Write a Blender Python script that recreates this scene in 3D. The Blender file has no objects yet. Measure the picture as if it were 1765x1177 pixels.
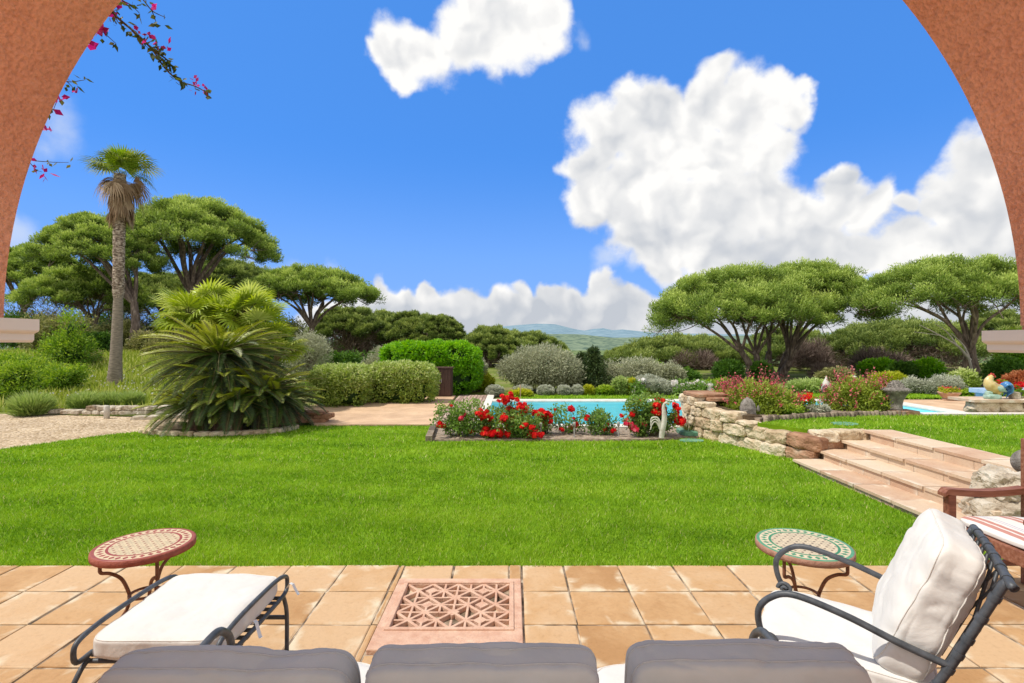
import bpy, bmesh, math, random
import numpy as np
from mathutils import Vector, noise as mnoise

scene = bpy.context.scene
COL = scene.collection
rng = np.random.default_rng(7)
random.seed(7)
R = math.radians

# ------------------------------------------------------------------ camera model used to lay the place out
CAMH, FPX, CX, CY = 1.667, 892.0, 882.5, 588.5
def at(px, py, Z):                      # a pixel of the photo at distance Z -> a point of the place
    return ((px - CX) / FPX * Z, Z, CAMH + (CY - py) / FPX * Z)
def X_at(px, Z): return (px - CX) / FPX * Z
def H_at(py, Z): return CAMH + (CY - py) / FPX * Z

# ------------------------------------------------------------------ mesh builder
class MB:
    def __init__(s):
        s.v = []; s.f = []; s.r = []; s.uv = []; s.n = 0; s.sm = []
    def add(s, verts, faces, rnd=0.5, uv=None, smooth=False):
        verts = np.asarray(verts, dtype=np.float64).reshape(-1, 3)
        if isinstance(faces, np.ndarray): groups = [faces]
        else:
            g = {}
            for f in faces: g.setdefault(len(f), []).append(f)
            groups = [np.array(x) for x in g.values()]
        for fa in groups:
            fa = fa.astype(np.int64) + s.n
            s.f.append(fa)
            rr = np.broadcast_to(np.asarray(rnd, dtype=np.float64), (len(fa),)) if np.ndim(rnd) == 0 or len(groups) == 1 else np.full(len(fa), float(np.mean(rnd)))
            s.r.append(rr)
            s.sm.append(np.full(len(fa), smooth))
            if uv is not None and len(groups) == 1: s.uv.append(np.asarray(uv, dtype=np.float64).reshape(-1, 2))
            else: s.uv.append(np.zeros((fa.size, 2)))
        s.v.append(verts); s.n += len(verts)
        return s
    def mesh(s, name, use_uv=False):
        me = bpy.data.meshes.new(name)
        V = np.concatenate(s.v); me.vertices.add(len(V)); me.vertices.foreach_set('co', V.ravel())
        loops = np.concatenate([f.ravel() for f in s.f])
        tot = np.concatenate([np.full(len(f), f.shape[1]) for f in s.f])
        start = np.concatenate([[0], np.cumsum(tot)[:-1]])
        me.loops.add(len(loops)); me.loops.foreach_set('vertex_index', loops.astype(np.int32))
        me.polygons.add(len(tot)); me.polygons.foreach_set('loop_start', start.astype(np.int32))
        try: me.polygons.foreach_set('loop_total', tot.astype(np.int32))
        except Exception: pass
        me.polygons.foreach_set('use_smooth', np.concatenate(s.sm))
        a = me.attributes.new('rnd', 'FLOAT', 'FACE'); a.data.foreach_set('value', np.concatenate(s.r).astype(np.float32))
        if use_uv:
            u = me.uv_layers.new(name='UVMap'); u.data.foreach_set('uv', np.concatenate(s.uv).astype(np.float32).ravel())
        me.update(calc_edges=True)
        return me
    def build(s, name, mat, parent=None, loc=None, use_uv=False):
        me = s.mesh(name, use_uv)
        if mat is not None: me.materials.append(mat)
        o = bpy.data.objects.new(name, me); COL.objects.link(o)
        if parent is not None: o.parent = parent
        if loc is not None: o.location = loc
        return o

def tag(o, label=None, cat=None, group=None, kind=None):
    if label: o['label'] = label
    if cat: o['category'] = cat
    if group: o['group'] = group
    if kind: o['kind'] = kind
    return o
def thing(name, label, cat, loc=(0, 0, 0), rotz=0.0, group=None):
    o = bpy.data.objects.new(name, None); COL.objects.link(o)
    o.empty_display_size = .2
    o.location = loc; o.rotation_euler = (0, 0, rotz)
    return tag(o, label, cat, group)
def struct(o): return tag(o, kind='structure')

def unit(v): return v / np.maximum(np.linalg.norm(v, axis=-1, keepdims=True), 1e-9)

def tube(mb, pts, rad, sides=8, rnd=.5, caps=True, ratio=1.0, up=None):
    P = np.asarray(pts, float); n = len(P)
    rad = np.broadcast_to(np.asarray(rad, float), (n,))
    T = np.gradient(P, axis=0); T = unit(T)
    t0 = T[0]
    a = np.array(up, float) if up is not None else (np.array([0, 0, 1.]) if abs(t0[2]) < .9 else np.array([1., 0, 0]))
    u = unit(a - t0 * a.dot(t0)); ang = np.linspace(0, 2 * np.pi, sides, endpoint=False)
    V = np.zeros((n, sides, 3))
    for i in range(n):
        u = u - T[i] * u.dot(T[i]); u = u / max(np.linalg.norm(u), 1e-9)
        w = np.cross(T[i], u)
        V[i] = P[i] + rad[i] * (np.cos(ang)[:, None] * u + ratio * np.sin(ang)[:, None] * w)
    idx = np.arange(n * sides).reshape(n, sides)
    q = np.stack([idx[:-1], np.roll(idx[:-1], -1, 1), np.roll(idx[1:], -1, 1), idx[1:]], -1).reshape(-1, 4)
    mb.add(V.reshape(-1, 3), q, rnd, smooth=True)
    if caps:
        for k, rev in ((0, True), (n - 1, False)):
            c = np.concatenate([V[k], P[k][None]])
            j = np.arange(sides)
            tri = np.stack([j, np.roll(j, -1), np.full(sides, sides)], -1)
            mb.add(c, tri[:, ::-1] if rev else tri, rnd, smooth=True)

def spline(ctrl, n=24):                 # Catmull-Rom through control points
    C = np.asarray(ctrl, float)
    C = np.vstack([2 * C[0] - C[1], C, 2 * C[-1] - C[-2]])
    out = []
    seg = len(C) - 3
    for t in np.linspace(0, seg - 1e-6, n):
        i = int(t); u = t - i
        p0, p1, p2, p3 = C[i:i + 4]
        out.append(.5 * ((2 * p1) + (-p0 + p2) * u + (2 * p0 - 5 * p1 + 4 * p2 - p3) * u * u + (-p0 + 3 * p1 - 3 * p2 + p3) * u ** 3))
    return np.array(out)

def lathe(mb, prof, sides=32, rnd=.5, c=(0, 0, 0), smooth=True):
    prof = np.asarray(prof, float); n = len(prof)
    a = np.linspace(0, 2 * np.pi, sides, endpoint=False)
    V = np.zeros((n, sides, 3))
    V[:, :, 0] = prof[:, 0:1] * np.cos(a) + c[0]; V[:, :, 1] = prof[:, 0:1] * np.sin(a) + c[1]; V[:, :, 2] = prof[:, 1:2] + c[2]
    idx = np.arange(n * sides).reshape(n, sides)
    q = np.stack([idx[:-1], np.roll(idx[:-1], -1, 1), np.roll(idx[1:], -1, 1), idx[1:]], -1).reshape(-1, 4)
    mb.add(V.reshape(-1, 3), q, rnd, smooth=smooth)

BOXF = np.array([[0, 3, 2, 1], [4, 5, 6, 7], [0, 1, 5, 4], [1, 2, 6, 5], [2, 3, 7, 6], [3, 0, 4, 7]])
def box(mb, lo, hi, rnd=.5, rot=None, org=None):
    x0, y0, z0 = lo; x1, y1, z1 = hi
    V = np.array([[x0, y0, z0], [x1, y0, z0], [x1, y1, z0], [x0, y1, z0], [x0, y0, z1], [x1, y0, z1], [x1, y1, z1], [x0, y1, z1]], float)
    if rot is not None:
        o = np.array(org if org is not None else V.mean(0)); c, s_ = math.cos(rot), math.sin(rot)
        d = V - o; V = np.stack([d[:, 0] * c - d[:, 1] * s_, d[:, 0] * s_ + d[:, 1] * c, d[:, 2]], 1) + o
    mb.add(V, BOXF, rnd)

def bbox_bev(mb, lo, hi, b=.006, rnd=.5, M=None):     # bevelled box
    lo = np.array(lo, float); hi = np.array(hi, float)
    bm = bmesh.new(); bmesh.ops.create_cube(bm, size=1)
    for v in bm.verts: v.co = Vector([(lo[i] + hi[i]) / 2 + v.co[i] * (hi[i] - lo[i]) for i in range(3)])
    bmesh.ops.bevel(bm, geom=bm.edges[:], offset=b, segments=2, affect='EDGES', profile=.5)
    bm.verts.index_update()
    V = np.array([v.co[:] for v in bm.verts]); F = [[v.index for v in f.verts] for f in bm.faces]; bm.free()
    if M is not None: V = V @ np.array(M[0]).T + np.array(M[1])
    mb.add(V, F, rnd)

_cg = {}
def cubegrid(cuts):
    if cuts not in _cg:
        bm = bmesh.new(); bmesh.ops.create_cube(bm, size=2)
        bmesh.ops.subdivide_edges(bm, edges=bm.edges[:], cuts=cuts, use_grid_fill=True)
        bm.verts.index_update()
        _cg[cuts] = (np.array([v.co[:] for v in bm.verts]), np.array([[v.index for v in f.verts] for f in bm.faces])); bm.free()
    return _cg[cuts]
def vnoise(P, scale, seed=0.0):
    return np.array([mnoise.noise(Vector((p[0] * scale + seed, p[1] * scale - seed * .7, p[2] * scale + seed * 1.3))) for p in P])
def rotz(V, a):
    c, s_ = math.cos(a), math.sin(a)
    return np.stack([V[:, 0] * c - V[:, 1] * s_, V[:, 0] * s_ + V[:, 1] * c, V[:, 2]], 1)
def rock(mb, c, size, rot=0.0, seed=0.0, rnd=.5, n=5.0, rough=.16, cuts=6, tilt=0.0):
    V, F = cubegrid(cuts)
    s_ = (np.abs(V) ** n).sum(1) ** (-1 / n)
    W = V * s_[:, None]
    Wq = W * np.array(size) / max(size) * 1.3; d = 1 + rough * vnoise(Wq, 1.3, seed) + rough * .5 * vnoise(Wq, 3.1, seed + 9) + rough * .28 * vnoise(Wq, 7.0, seed + 3)
    W = W * d[:, None] * np.array(size) / 2
    if tilt:
        cc, ss = math.cos(tilt), math.sin(tilt)
        W = np.stack([W[:, 0] * cc - W[:, 2] * ss, W[:, 1], W[:, 0] * ss + W[:, 2] * cc], 1)
    mb.add(rotz(W, rot) + np.array(c), F, rnd, smooth=False)

def cdisp(W, dims, wr, seed):
    nrm = unit(W * np.array([1 / dims[0], 1 / dims[1], 1 / dims[2]]))
    return W + nrm * (wr * vnoise(W, 4, seed) + wr * .5 * vnoise(W * np.array([1, 2.0, 1]), 8, seed + 4) - wr * .30 * (1 - np.abs(vnoise(W * np.array([1, 1.8, 1]), 5.5, seed + 11))) ** 9 - wr * .18 * (1 - np.abs(vnoise(W * np.array([2.2, 1, 1]), 7, seed + 17))) ** 10)[:, None]
def cushion(mb, w, d, t, n=5.0, bulge=.25, wr=.012, seed=0.0, cuts=15, fit=None, vexp=4.0):
    V, F = cubegrid(cuts)
    s_ = ((np.abs(V) ** n).sum(1)) ** (-1 / n)
    W = V * s_[:, None]
    x, y = W[:, 0], W[:, 1]
    W[:, 2] *= (1 + bulge * (1 - x ** 2) * (1 - y ** 2)) * (1 - .12 * (x ** 8) - .12 * (y ** 8))
    W = W * np.array([w, d, t]) / 2
    W = cdisp(W, (w, d, t), wr, seed)
    if fit is not None: W = fit(W)
    mb.add(W, F, .5, smooth=True)

def leaves(mb, P, L, W, D=None, up=.25, spread=1.0, rnd=None, nrm_up=0.0, fold=False):
    P = np.asarray(P, float); n = len(P)
    d = rng.normal(size=(n, 3)) * spread
    if D is not None: d = d + D
    d[:, 2] += up
    d = unit(d)
    q = rng.normal(size=(n, 3)); q[:, 2] += nrm_up
    s_ = unit(np.cross(d, q))
    L = (np.broadcast_to(L, (n,)) * rng.uniform(.7, 1.3, n))[:, None]; W = (np.broadcast_to(W, (n,)) * rng.uniform(.8, 1.2, n))[:, None]
    m = P + d * L * .45
    V = np.stack([P, m + s_ * W / 2, P + d * L, m - s_ * W / 2], 1).reshape(-1, 3)
    F = np.arange(4 * n).reshape(n, 4)
    mb.add(V, F, rng.uniform(0, 1, n) if rnd is None else rnd)

def clump_leaves(mb, C, m, rc, L, W, up=.25, crnd=None, out=None, flat=1.0, bias=.0, spread=1.0):
    C = np.asarray(C, float); k = len(C)
    rc = np.broadcast_to(rc, (k,))
    o = rng.normal(size=(k, m, 3)); o = unit(o) * (rng.uniform(0, 1, (k, m, 1)) ** .45)
    o[:, :, 2] *= flat
    P = C[:, None] + o * rc[:, None, None]
    cr = rng.uniform(0, 1, k) if crnd is None else crnd
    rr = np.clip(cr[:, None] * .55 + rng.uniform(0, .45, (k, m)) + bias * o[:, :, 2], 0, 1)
    D = o * 1.0
    if out is not None: D = D + out[:, None] * .6
    leaves(mb, P.reshape(-1, 3), L, W, D=D.reshape(-1, 3) * 1.2, up=up, spread=spread, rnd=rr.ravel())

def inpoly(x, y, poly):
    poly = np.asarray(poly); inside = np.zeros(len(x), bool); j = len(poly) - 1
    for i in range(len(poly)):
        xi, yi = poly[i]; xj, yj = poly[j]
        c = ((yi > y) != (yj > y)) & (x < (xj - xi) * (y - yi) / (yj - yi + 1e-12) + xi)
        inside ^= c; j = i
    return inside

def sheet(name, poly, z, mat, skirt=0.0):      # flat polygon sheet, optionally with a vertical skirt
    bm = bmesh.new()
    vs = [bm.verts.new((p[0], p[1], z)) for p in poly]
    f = bm.faces.new(vs)
    if f.normal.z < 0: f.normal_flip()
    if skirt:
        low = [bm.verts.new((p[0], p[1], z - skirt)) for p in poly]
        n = len(vs)
        for i in range(n): bm.faces.new((vs[i], vs[(i + 1) % n], low[(i + 1) % n], low[i]))
    bmesh.ops.triangulate(bm, faces=[f])
    bmesh.ops.recalc_face_normals(bm, faces=bm.faces[:])
    me = bpy.data.meshes.new(name); bm.to_mesh(me); bm.free(); me.materials.append(mat)
    o = bpy.data.objects.new(name, me); COL.objects.link(o)
    return o

# ------------------------------------------------------------------ materials
def newmat(name):
    m = bpy.data.materials.new(name); m.use_nodes = True
    nt = m.node_tree; nt.nodes.clear()
    out = nt.nodes.new('ShaderNodeOutputMaterial')
    return m, nt, out
def N(nt, t, **kw):
    n = nt.nodes.new(t)
    for k, v in kw.items():
        if k in ('operation', 'blend_type', 'data_type', 'feature', 'attribute_name', 'noise_dimensions', 'sky_type', 'interpolation_type', 'noise_type', 'distance', 'wave_type', 'bands_direction'): setattr(n, k, v)
        else: n.inputs[k].default_value = v
    return n
def ramp(nt, fac, stops):
    r = nt.nodes.new('ShaderNodeValToRGB'); e = r.color_ramp.elements
    while len(e) > 1: e.remove(e[-1])
    e[0].position = stops[0][0]; e[0].color = (*stops[0][1], 1)
    for p, c in stops[1:]:
        k = e.new(p); k.color = (*c, 1)
    nt.links.new(fac, r.inputs[0]); return r
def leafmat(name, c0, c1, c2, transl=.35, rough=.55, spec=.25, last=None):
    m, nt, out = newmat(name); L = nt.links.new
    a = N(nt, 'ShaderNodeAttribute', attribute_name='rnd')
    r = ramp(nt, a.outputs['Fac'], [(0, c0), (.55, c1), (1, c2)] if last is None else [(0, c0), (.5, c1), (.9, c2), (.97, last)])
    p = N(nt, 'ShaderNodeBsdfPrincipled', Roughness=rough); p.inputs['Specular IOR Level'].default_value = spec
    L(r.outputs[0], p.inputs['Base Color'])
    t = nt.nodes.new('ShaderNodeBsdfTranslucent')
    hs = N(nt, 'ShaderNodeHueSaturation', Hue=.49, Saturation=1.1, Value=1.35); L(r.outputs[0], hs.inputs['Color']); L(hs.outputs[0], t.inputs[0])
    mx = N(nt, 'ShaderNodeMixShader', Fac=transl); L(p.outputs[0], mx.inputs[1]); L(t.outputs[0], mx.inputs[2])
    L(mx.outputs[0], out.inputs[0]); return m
def noisemat(name, stops, scale=5.0, detail=6.0, rough=.8, bump=.3, bscale=None, bdist=.02, rndmix=0.0, spec=.3, coord='Object', stretch=(1, 1, 1), metallic=0.0, dist=0.0, sheen=0.0):
    m, nt, out = newmat(name); L = nt.links.new
    tc = nt.nodes.new('ShaderNodeTexCoord'); mp = N(nt, 'ShaderNodeMapping'); mp.inputs['Scale'].default_value = stretch
    L(tc.outputs[coord], mp.inputs[0])
    nz = N(nt, 'ShaderNodeTexNoise', Scale=scale, Detail=detail, Distortion=dist); L(mp.outputs[0], nz.inputs['Vector'])
    fac = nz.outputs['Fac']
    if rndmix:
        a = N(nt, 'ShaderNodeAttribute', attribute_name='rnd')
        x = N(nt, 'ShaderNodeMath', operation='SUBTRACT'); x.inputs[1].default_value = .5; L(a.outputs['Fac'], x.inputs[0])
        y = N(nt, 'ShaderNodeMath', operation='MULTIPLY_ADD'); y.inputs[1].default_value = rndmix; L(x.outputs[0], y.inputs[0]); L(fac, y.inputs[2]); fac = y.outputs[0]
    r = ramp(nt, fac, stops)
    p = N(nt, 'ShaderNodeBsdfPrincipled', Roughness=rough, Metallic=metallic); p.inputs['Specular IOR Level'].default_value = spec
    if sheen: p.inputs['Sheen Weight'].default_value = sheen
    L(r.outputs[0], p.inputs['Base Color'])
    if bump:
        n2 = N(nt, 'ShaderNodeTexNoise', Scale=bscale or scale * 4, Detail=5.0); L(mp.outputs[0], n2.inputs['Vector'])
        b = N(nt, 'ShaderNodeBump', Strength=bump, Distance=bdist); L(n2.outputs['Fac'], b.inputs['Height']); L(b.outputs[0], p.inputs['Normal'])
    L(p.outputs[0], out.inputs[0]); return m

M = {}
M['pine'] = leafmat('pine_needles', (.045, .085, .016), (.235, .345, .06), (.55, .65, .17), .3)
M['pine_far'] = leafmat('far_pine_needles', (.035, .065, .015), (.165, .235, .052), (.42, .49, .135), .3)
M['bark'] = noisemat('pine_bark', [(.3, (.07, .05, .04)), (.55, (.20, .145, .115)), (.75, (.36, .29, .24))], 9, 8, .9, .8, 22, .04, stretch=(1, 1, .35))
M['deadwood'] = leafmat('dead_twig', (.12, .08, .065), (.22, .16, .13), (.34, .27, .23), .05, .9, .05)
M['palebranch'] = noisemat('bleached_branch', [(.3, (.3, .26, .22)), (.7, (.5, .45, .4))], 8, rough=.9)
M['palm_trunk'] = noisemat('palm_trunk_fibre', [(.36, (.10, .07, .05)), (.5, (.32, .24, .18)), (.62, (.58, .48, .38))], 11, 8, .95, .9, 30, .04, stretch=(1, 1, 2.2))
M['palm_lower'] = noisemat('grey_palm_trunk', [(.3, (.15, .12, .09)), (.7, (.34, .28, .22))], 8, 8, .95, .5, 20, .02, stretch=(1, 1, 4))
M['fan'] = leafmat('fan_palm_leaf', (.14, .24, .02), (.30, .44, .04), (.5, .62, .08), .35, .45, .35)
M['fan_olive'] = leafmat('fading_palm_leaf', (.16, .17, .04), (.33, .33, .085), (.52, .46, .20), .3, .6)
M['fan_dead'] = leafmat('dead_palm_leaf', (.20, .13, .075), (.42, .30, .19), (.62, .49, .35), .25, .8, .1)
M['chamae'] = leafmat('shrubby_palm_leaf', (.17, .25, .02), (.36, .46, .05), (.62, .68, .20), .35, .45, .35)
M['sago'] = leafmat('sago_leaflet', (.015, .036, .006), (.075, .125, .012), (.43, .46, .05), .2, .38, .4)
M['sago_stem'] = noisemat('sago_trunk', [(.3, (.06, .03, .02)), (.7, (.20, .11, .065))], 18, bump=1, bscale=40)
M['olive'] = leafmat('olive_leaf', (.17, .18, .10), (.36, .375, .23), (.56, .56, .40), .2, .6, .3)
M['silver'] = leafmat('silver_leaf', (.22, .235, .17), (.40, .42, .315), (.56, .575, .46), .15, .7, .1)
M['lavender'] = leafmat('lavender_leaf', (.14, .24, .04), (.34, .46, .12), (.52, .60, .24), .25, .6)
M['hedge'] = leafmat('laurel_leaf', (.05, .17, .008), (.18, .44, .015), (.40, .66, .04), .35, .4, .4)
M['jasmine'] = leafmat('cream_flecked_leaf', (.08, .14, .018), (.33, .45, .075), (.78, .80, .42), .25, .5)
M['shrub'] = leafmat('shrub_leaf', (.05, .12, .012), (.20, .35, .03), (.46, .58, .08), .35)
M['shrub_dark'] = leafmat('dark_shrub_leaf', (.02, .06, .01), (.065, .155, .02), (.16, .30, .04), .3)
M['shrub_yellow'] = leafmat('yellow_green_leaf', (.15, .20, .012), (.36, .43, .025), (.60, .60, .07), .35)
M['maquis'] = leafmat('maquis_leaf', (.07, .085, .025), (.22, .24, .07), (.44, .40, .18), .3)
M['conifer'] = leafmat('conifer_leaf', (.025, .05, .02), (.06, .10, .03), (.13, .17, .05), .2)
M['rose_leaf'] = leafmat('rose_leaf', (.05, .12, .02), (.16, .29, .045), (.36, .46, .12), .3, .45, .4)
M['rose_red'] = leafmat('red_petal', (.52, .006, .008), (.85, .014, .012), (.95, .07, .04), .25, .5, .2)
M['rose_pink'] = leafmat('pink_petal', (.55, .02, .06), (.85, .05, .12), (.9, .22, .28), .25, .5, .2)
M['white_petal'] = leafmat('white_petal', (.6, .55, .5), (.8, .76, .7), (.85, .83, .8), .25, .5, .2)
M['salvia_flower'] = leafmat('salvia_petal', (.48, .06, .10), (.70, .13, .16), (.82, .32, .30), .3)
M['salvia_leaf'] = leafmat('salvia_leaf', (.14, .21, .025), (.33, .42, .06), (.54, .58, .14), .3)
M['maple'] = leafmat('red_maple_leaf', (.26, .08, .025), (.42, .15, .06), (.55, .25, .11), .35)
M['bract'] = leafmat('bougainvillea_bract', (.42, .03, .14), (.62, .05, .24), (.75, .14, .36), .35)
M['bract_leaf'] = leafmat('bougainvillea_leaf', (.04, .07, .015), (.10, .14, .03), (.22, .22, .07), .35)
M['stem'] = noisemat('green_brown_stem', [(.3, (.09, .07, .03)), (.7, (.17, .15, .06))], 20)
M['grass'] = leafmat('lawn_blade', (.10, .235, .008), (.232, .422, .02), (.41, .575, .06), .3, .5, .25, (.62, .58, .24))
M['wildgrass'] = leafmat('wild_grass_blade', (.18, .26, .02), (.36, .45, .06), (.60, .60, .20), .3)
M['lawnbase'] = noisemat('lawn_soil', [(.3, (.11, .20, .008)), (.6, (.17, .31, .012)), (.8, (.22, .36, .03))], 3, 9, .95, .6, 90, .02, spec=.05)
M['ground'] = noisemat('meadow_ground', [(.3, (.10, .14, .025)), (.5, (.17, .21, .045)), (.65, (.28, .24, .12)), (.8, (.36, .29, .18))], .5, 10, .95, .6, 20, .05, spec=.05)
M['soil'] = noisemat('flowerbed_soil', [(.3, (.22, .165, .12)), (.55, (.44, .35, .27)), (.75, (.60, .51, .42))], 12, 9, .95, .9, 50, .04, spec=.05)
M['bank'] = noisemat('soil_bank', [(.3, (.06, .04, .025)), (.7, (.15, .11, .07))], 9, 8, .95, .8, 40, .04, spec=.05)
M['stone'] = noisemat('pale_limestone', [(.22, (.30, .20, .12)), (.42, (.52, .40, .26)), (.6, (.66, .545, .39)), (.8, (.72, .64, .51))], 7, 12, .95, 1.0, 16, .05, rndmix=.25, spec=.15)
M['stone_brown'] = noisemat('brown_stone', [(.3, (.24, .12, .07)), (.6, (.42, .24, .15)), (.8, (.5, .36, .26))], 6, 9, .9, .8, 24, .03, rndmix=.3, spec=.15)
M['stone_grey'] = noisemat('grey_carved_stone', [(.3, (.13, .115, .10)), (.55, (.25, .225, .20)), (.8, (.40, .37, .33))], 14, 9, .9, .9, 50, .02, spec=.15)
M['boulder'] = noisemat('rough_limestone_boulder', [(.28, (.20, .14, .09)), (.45, (.46, .39, .30)), (.65, (.62, .56, .47)), (.85, (.70, .66, .6))], 5, 12, .95, 1.0, 14, .05, rndmix=.2, spec=.1)
M['log'] = noisemat('weathered_log', [(.3, (.13, .10, .075)), (.7, (.33, .265, .20))], 12, 8, .95, .6, 40, .02, rndmix=.5)
M['iron'] = noisemat('dark_grey_iron', [(.3, (.055, .062, .07)), (.7, (.11, .12, .135))], 30, 6, .5, .25, 120, .002, spec=.5, metallic=.2)
M['rust'] = noisemat('rusty_iron', [(.3, (.13, .055, .03)), (.7, (.27, .125, .075))], 30, 8, .75, .4, 150, .002)
M['teak'] = noisemat('reddish_teak', [(.3, (.16, .055, .032)), (.55, (.27, .105, .062)), (.75, (.36, .17, .11))], 4, 9, .55, .25, 40, .004, stretch=(1.5, 14, 14), rndmix=.25)
M['ceramic_white'] = noisemat('weathered_white_stone', [(.3, (.48, .44, .38)), (.7, (.74, .71, .64))], 10, 8, .7, .4, 40, .01)
M['plum'] = noisemat('plum_glaze', [(.3, (.07, .02, .035)), (.7, (.2, .07, .09))], 14, rough=.3, bump=.1)
M['terracotta_pot'] = noisemat('terracotta_pot', [(.3, (.42, .24, .15)), (.7, (.60, .40, .28))], 10, bump=.3)
M['rooster_body'] = noisemat('yellow_glaze', [(.35, (.50, .33, .10)), (.6, (.68, .52, .22)), (.8, (.72, .60, .36))], 9, 6, .3, .1, spec=.5)
M['rooster_red'] = noisemat('red_glaze', [(.3, (.45, .02, .02)), (.7, (.62, .05, .03))], 9, 6, .3, .1, spec=.5)
M['rooster_blue'] = noisemat('blue_glaze', [(.3, (.03, .10, .28)), (.55, (.07, .24, .50)), (.75, (.25, .45, .62))], 12, 6, .3, .1, spec=.5)
M['rooster_green'] = noisemat('pale_green_glaze', [(.3, (.20, .36, .30)), (.7, (.45, .58, .48))], 9, 6, .3, .1, spec=.5)
M['beak'] = noisemat('ochre_glaze', [(.3, (.6, .42, .15)), (.7, (.7, .52, .2))], 9)
M['black'] = noisemat('black_glaze', [(.3, (.01, .01, .01)), (.7, (.03, .03, .03))], 9, rough=.3)
M['impost'] = noisemat('cream_impost', [(.3, (.72, .64, .565)), (.7, (.78, .70, .625))], 6, 6, .8, .1, 80, .003)
M['coping'] = noisemat('white_pool_coping', [(.3, (.66, .60, .53)), (.7, (.78, .74, .69))], 6, rough=.7, bump=.2)
M['green_lid'] = noisemat('green_plastic_lid', [(.3, (.10, .26, .17)), (.7, (.19, .38, .27))], 8, rough=.6, bump=.2)
M['bollard'] = noisemat('pale_bollard', [(.3, (.52, .48, .42)), (.7, (.66, .63, .58))], 9)
M['cabinet'] = noisemat('dark_brown_wood', [(.3, (.045, .022, .017)), (.7, (.105, .058, .045))], 6, 8, .7, .4, 30, .005, stretch=(10, 10, .8))
M['label_white'] = noisemat('white_care_label', [(.3, (.75, .75, .75)), (.7, (.82, .82, .82))], 9, bump=0)
M['bench_blue'] = noisemat('pale_blue_paint', [(.3, (.30, .42, .62)), (.7, (.44, .55, .72))], 9)
M['spike'] = noisemat('lamp_grey', [(.3, (.28, .27, .26)), (.7, (.45, .44, .42))], 9)

def fabric(name, col, col2, bump=.25):
    m, nt, out = newmat(name); L = nt.links.new
    tc = nt.nodes.new('ShaderNodeTexCoord')
    nz = N(nt, 'ShaderNodeTexNoise', Scale=6.0, Detail=5.0); L(tc.outputs['Object'], nz.inputs['Vector'])
    r = ramp(nt, nz.outputs['Fac'], [(.3, col), (.7, col2)])
    p = N(nt, 'ShaderNodeBsdfPrincipled', Roughness=.95); p.inputs['Specular IOR Level'].default_value = .1; p.inputs['Sheen Weight'].default_value = .15
    L(r.outputs[0], p.inputs['Base Color'])
    n2 = N(nt, 'ShaderNodeTexNoise', Scale=420.0, Detail=2.0); L(tc.outputs['Object'], n2.inputs['Vector'])
    n3 = N(nt, 'ShaderNodeTexNoise', Scale=6.0, Detail=6.0, Roughness=.45, Distortion=.35); L(tc.outputs['Object'], n3.inputs['Vector'])
    b1 = N(nt, 'ShaderNodeBump', Strength=.15, Distance=.002); L(n2.outputs['Fac'], b1.inputs['Height'])
    b2 = N(nt, 'ShaderNodeBump', Strength=bump * 1.6, Distance=.035); L(n3.outputs['Fac'], b2.inputs['Height']); L(b1.outputs[0], b2.inputs['Normal'])
    L(b2.outputs[0], p.inputs['Normal']); L(p.outputs[0], out.inputs[0]); return m
M['cream'] = fabric('cream_canvas', (.70, .675, .635), (.75, .73, .69))
M['cream_side'] = fabric('cream_piping', (.70, .67, .62), (.76, .73, .68), .1)
M['shaded_cream'] = fabric('shade_toned_canvas', (.455, .435, .41), (.515, .49, .465), .25)  # cream canvas darkened: the shade on the sofa backs is in the colour
M['shaded_pipe'] = fabric('shade_toned_piping', (.40, .38, .37), (.45, .43, .42), .1)

def stucco():
    m, nt, out = newmat('terracotta_stucco'); L = nt.links.new
    tc = nt.nodes.new('ShaderNodeTexCoord')
    n1 = N(nt, 'ShaderNodeTexNoise', Scale=3.0, Detail=5.0); L(tc.outputs['Object'], n1.inputs['Vector'])
    n2 = N(nt, 'ShaderNodeTexNoise', Scale=75.0, Detail=6.0, Roughness=.65); L(tc.outputs['Object'], n2.inputs['Vector'])
    v = N(nt, 'ShaderNodeTexVoronoi', Scale=110.0); L(tc.outputs['Object'], v.inputs['Vector'])
    mx = N(nt, 'ShaderNodeMath', operation='MULTIPLY_ADD'); mx.inputs[1].default_value = .5; L(v.outputs['Distance'], mx.inputs[0]); L(n2.outputs['Fac'], mx.inputs[2])
    r = ramp(nt, n1.outputs['Fac'], [(.3, (.90, .37, .22)), (.7, (.95, .45, .28))])
    r2 = ramp(nt, n2.outputs['Fac'], [(.32, (.66, .6, .58)), (.58, (1, 1, 1))])
    mc = N(nt, 'ShaderNodeMixRGB', blend_type='MULTIPLY', Fac=.7); L(r.outputs[0], mc.inputs[1]); L(r2.outputs[0], mc.inputs[2])
    n5 = N(nt, 'ShaderNodeTexNoise', Scale=1.3, Detail=8.0, Roughness=.62, Distortion=.8); L(tc.outputs['Object'], n5.inputs['Vector'])
    r5 = ramp(nt, n5.outputs['Fac'], [(.32, (.84, .80, .78)), (.5, (1, 1, 1)), (.72, (1.12, 1.1, 1.08))])
    mc3 = N(nt, 'ShaderNodeMixRGB', blend_type='MULTIPLY', Fac=.8); L(mc.outputs[0], mc3.inputs[1]); L(r5.outputs[0], mc3.inputs[2]); mc = mc3
    p = N(nt, 'ShaderNodeBsdfPrincipled', Roughness=.95); p.inputs['Specular IOR Level'].default_value = .1
    L(mc.outputs[0], p.inputs['Base Color'])
    b = N(nt, 'ShaderNodeBump', Strength=.9, Distance=.012); L(mx.outputs[0], b.inputs['Height']); L(b.outputs[0], p.inputs['Normal'])
    L(p.outputs[0], out.inputs[0]); return m
M['stucco'] = stucco()

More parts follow.
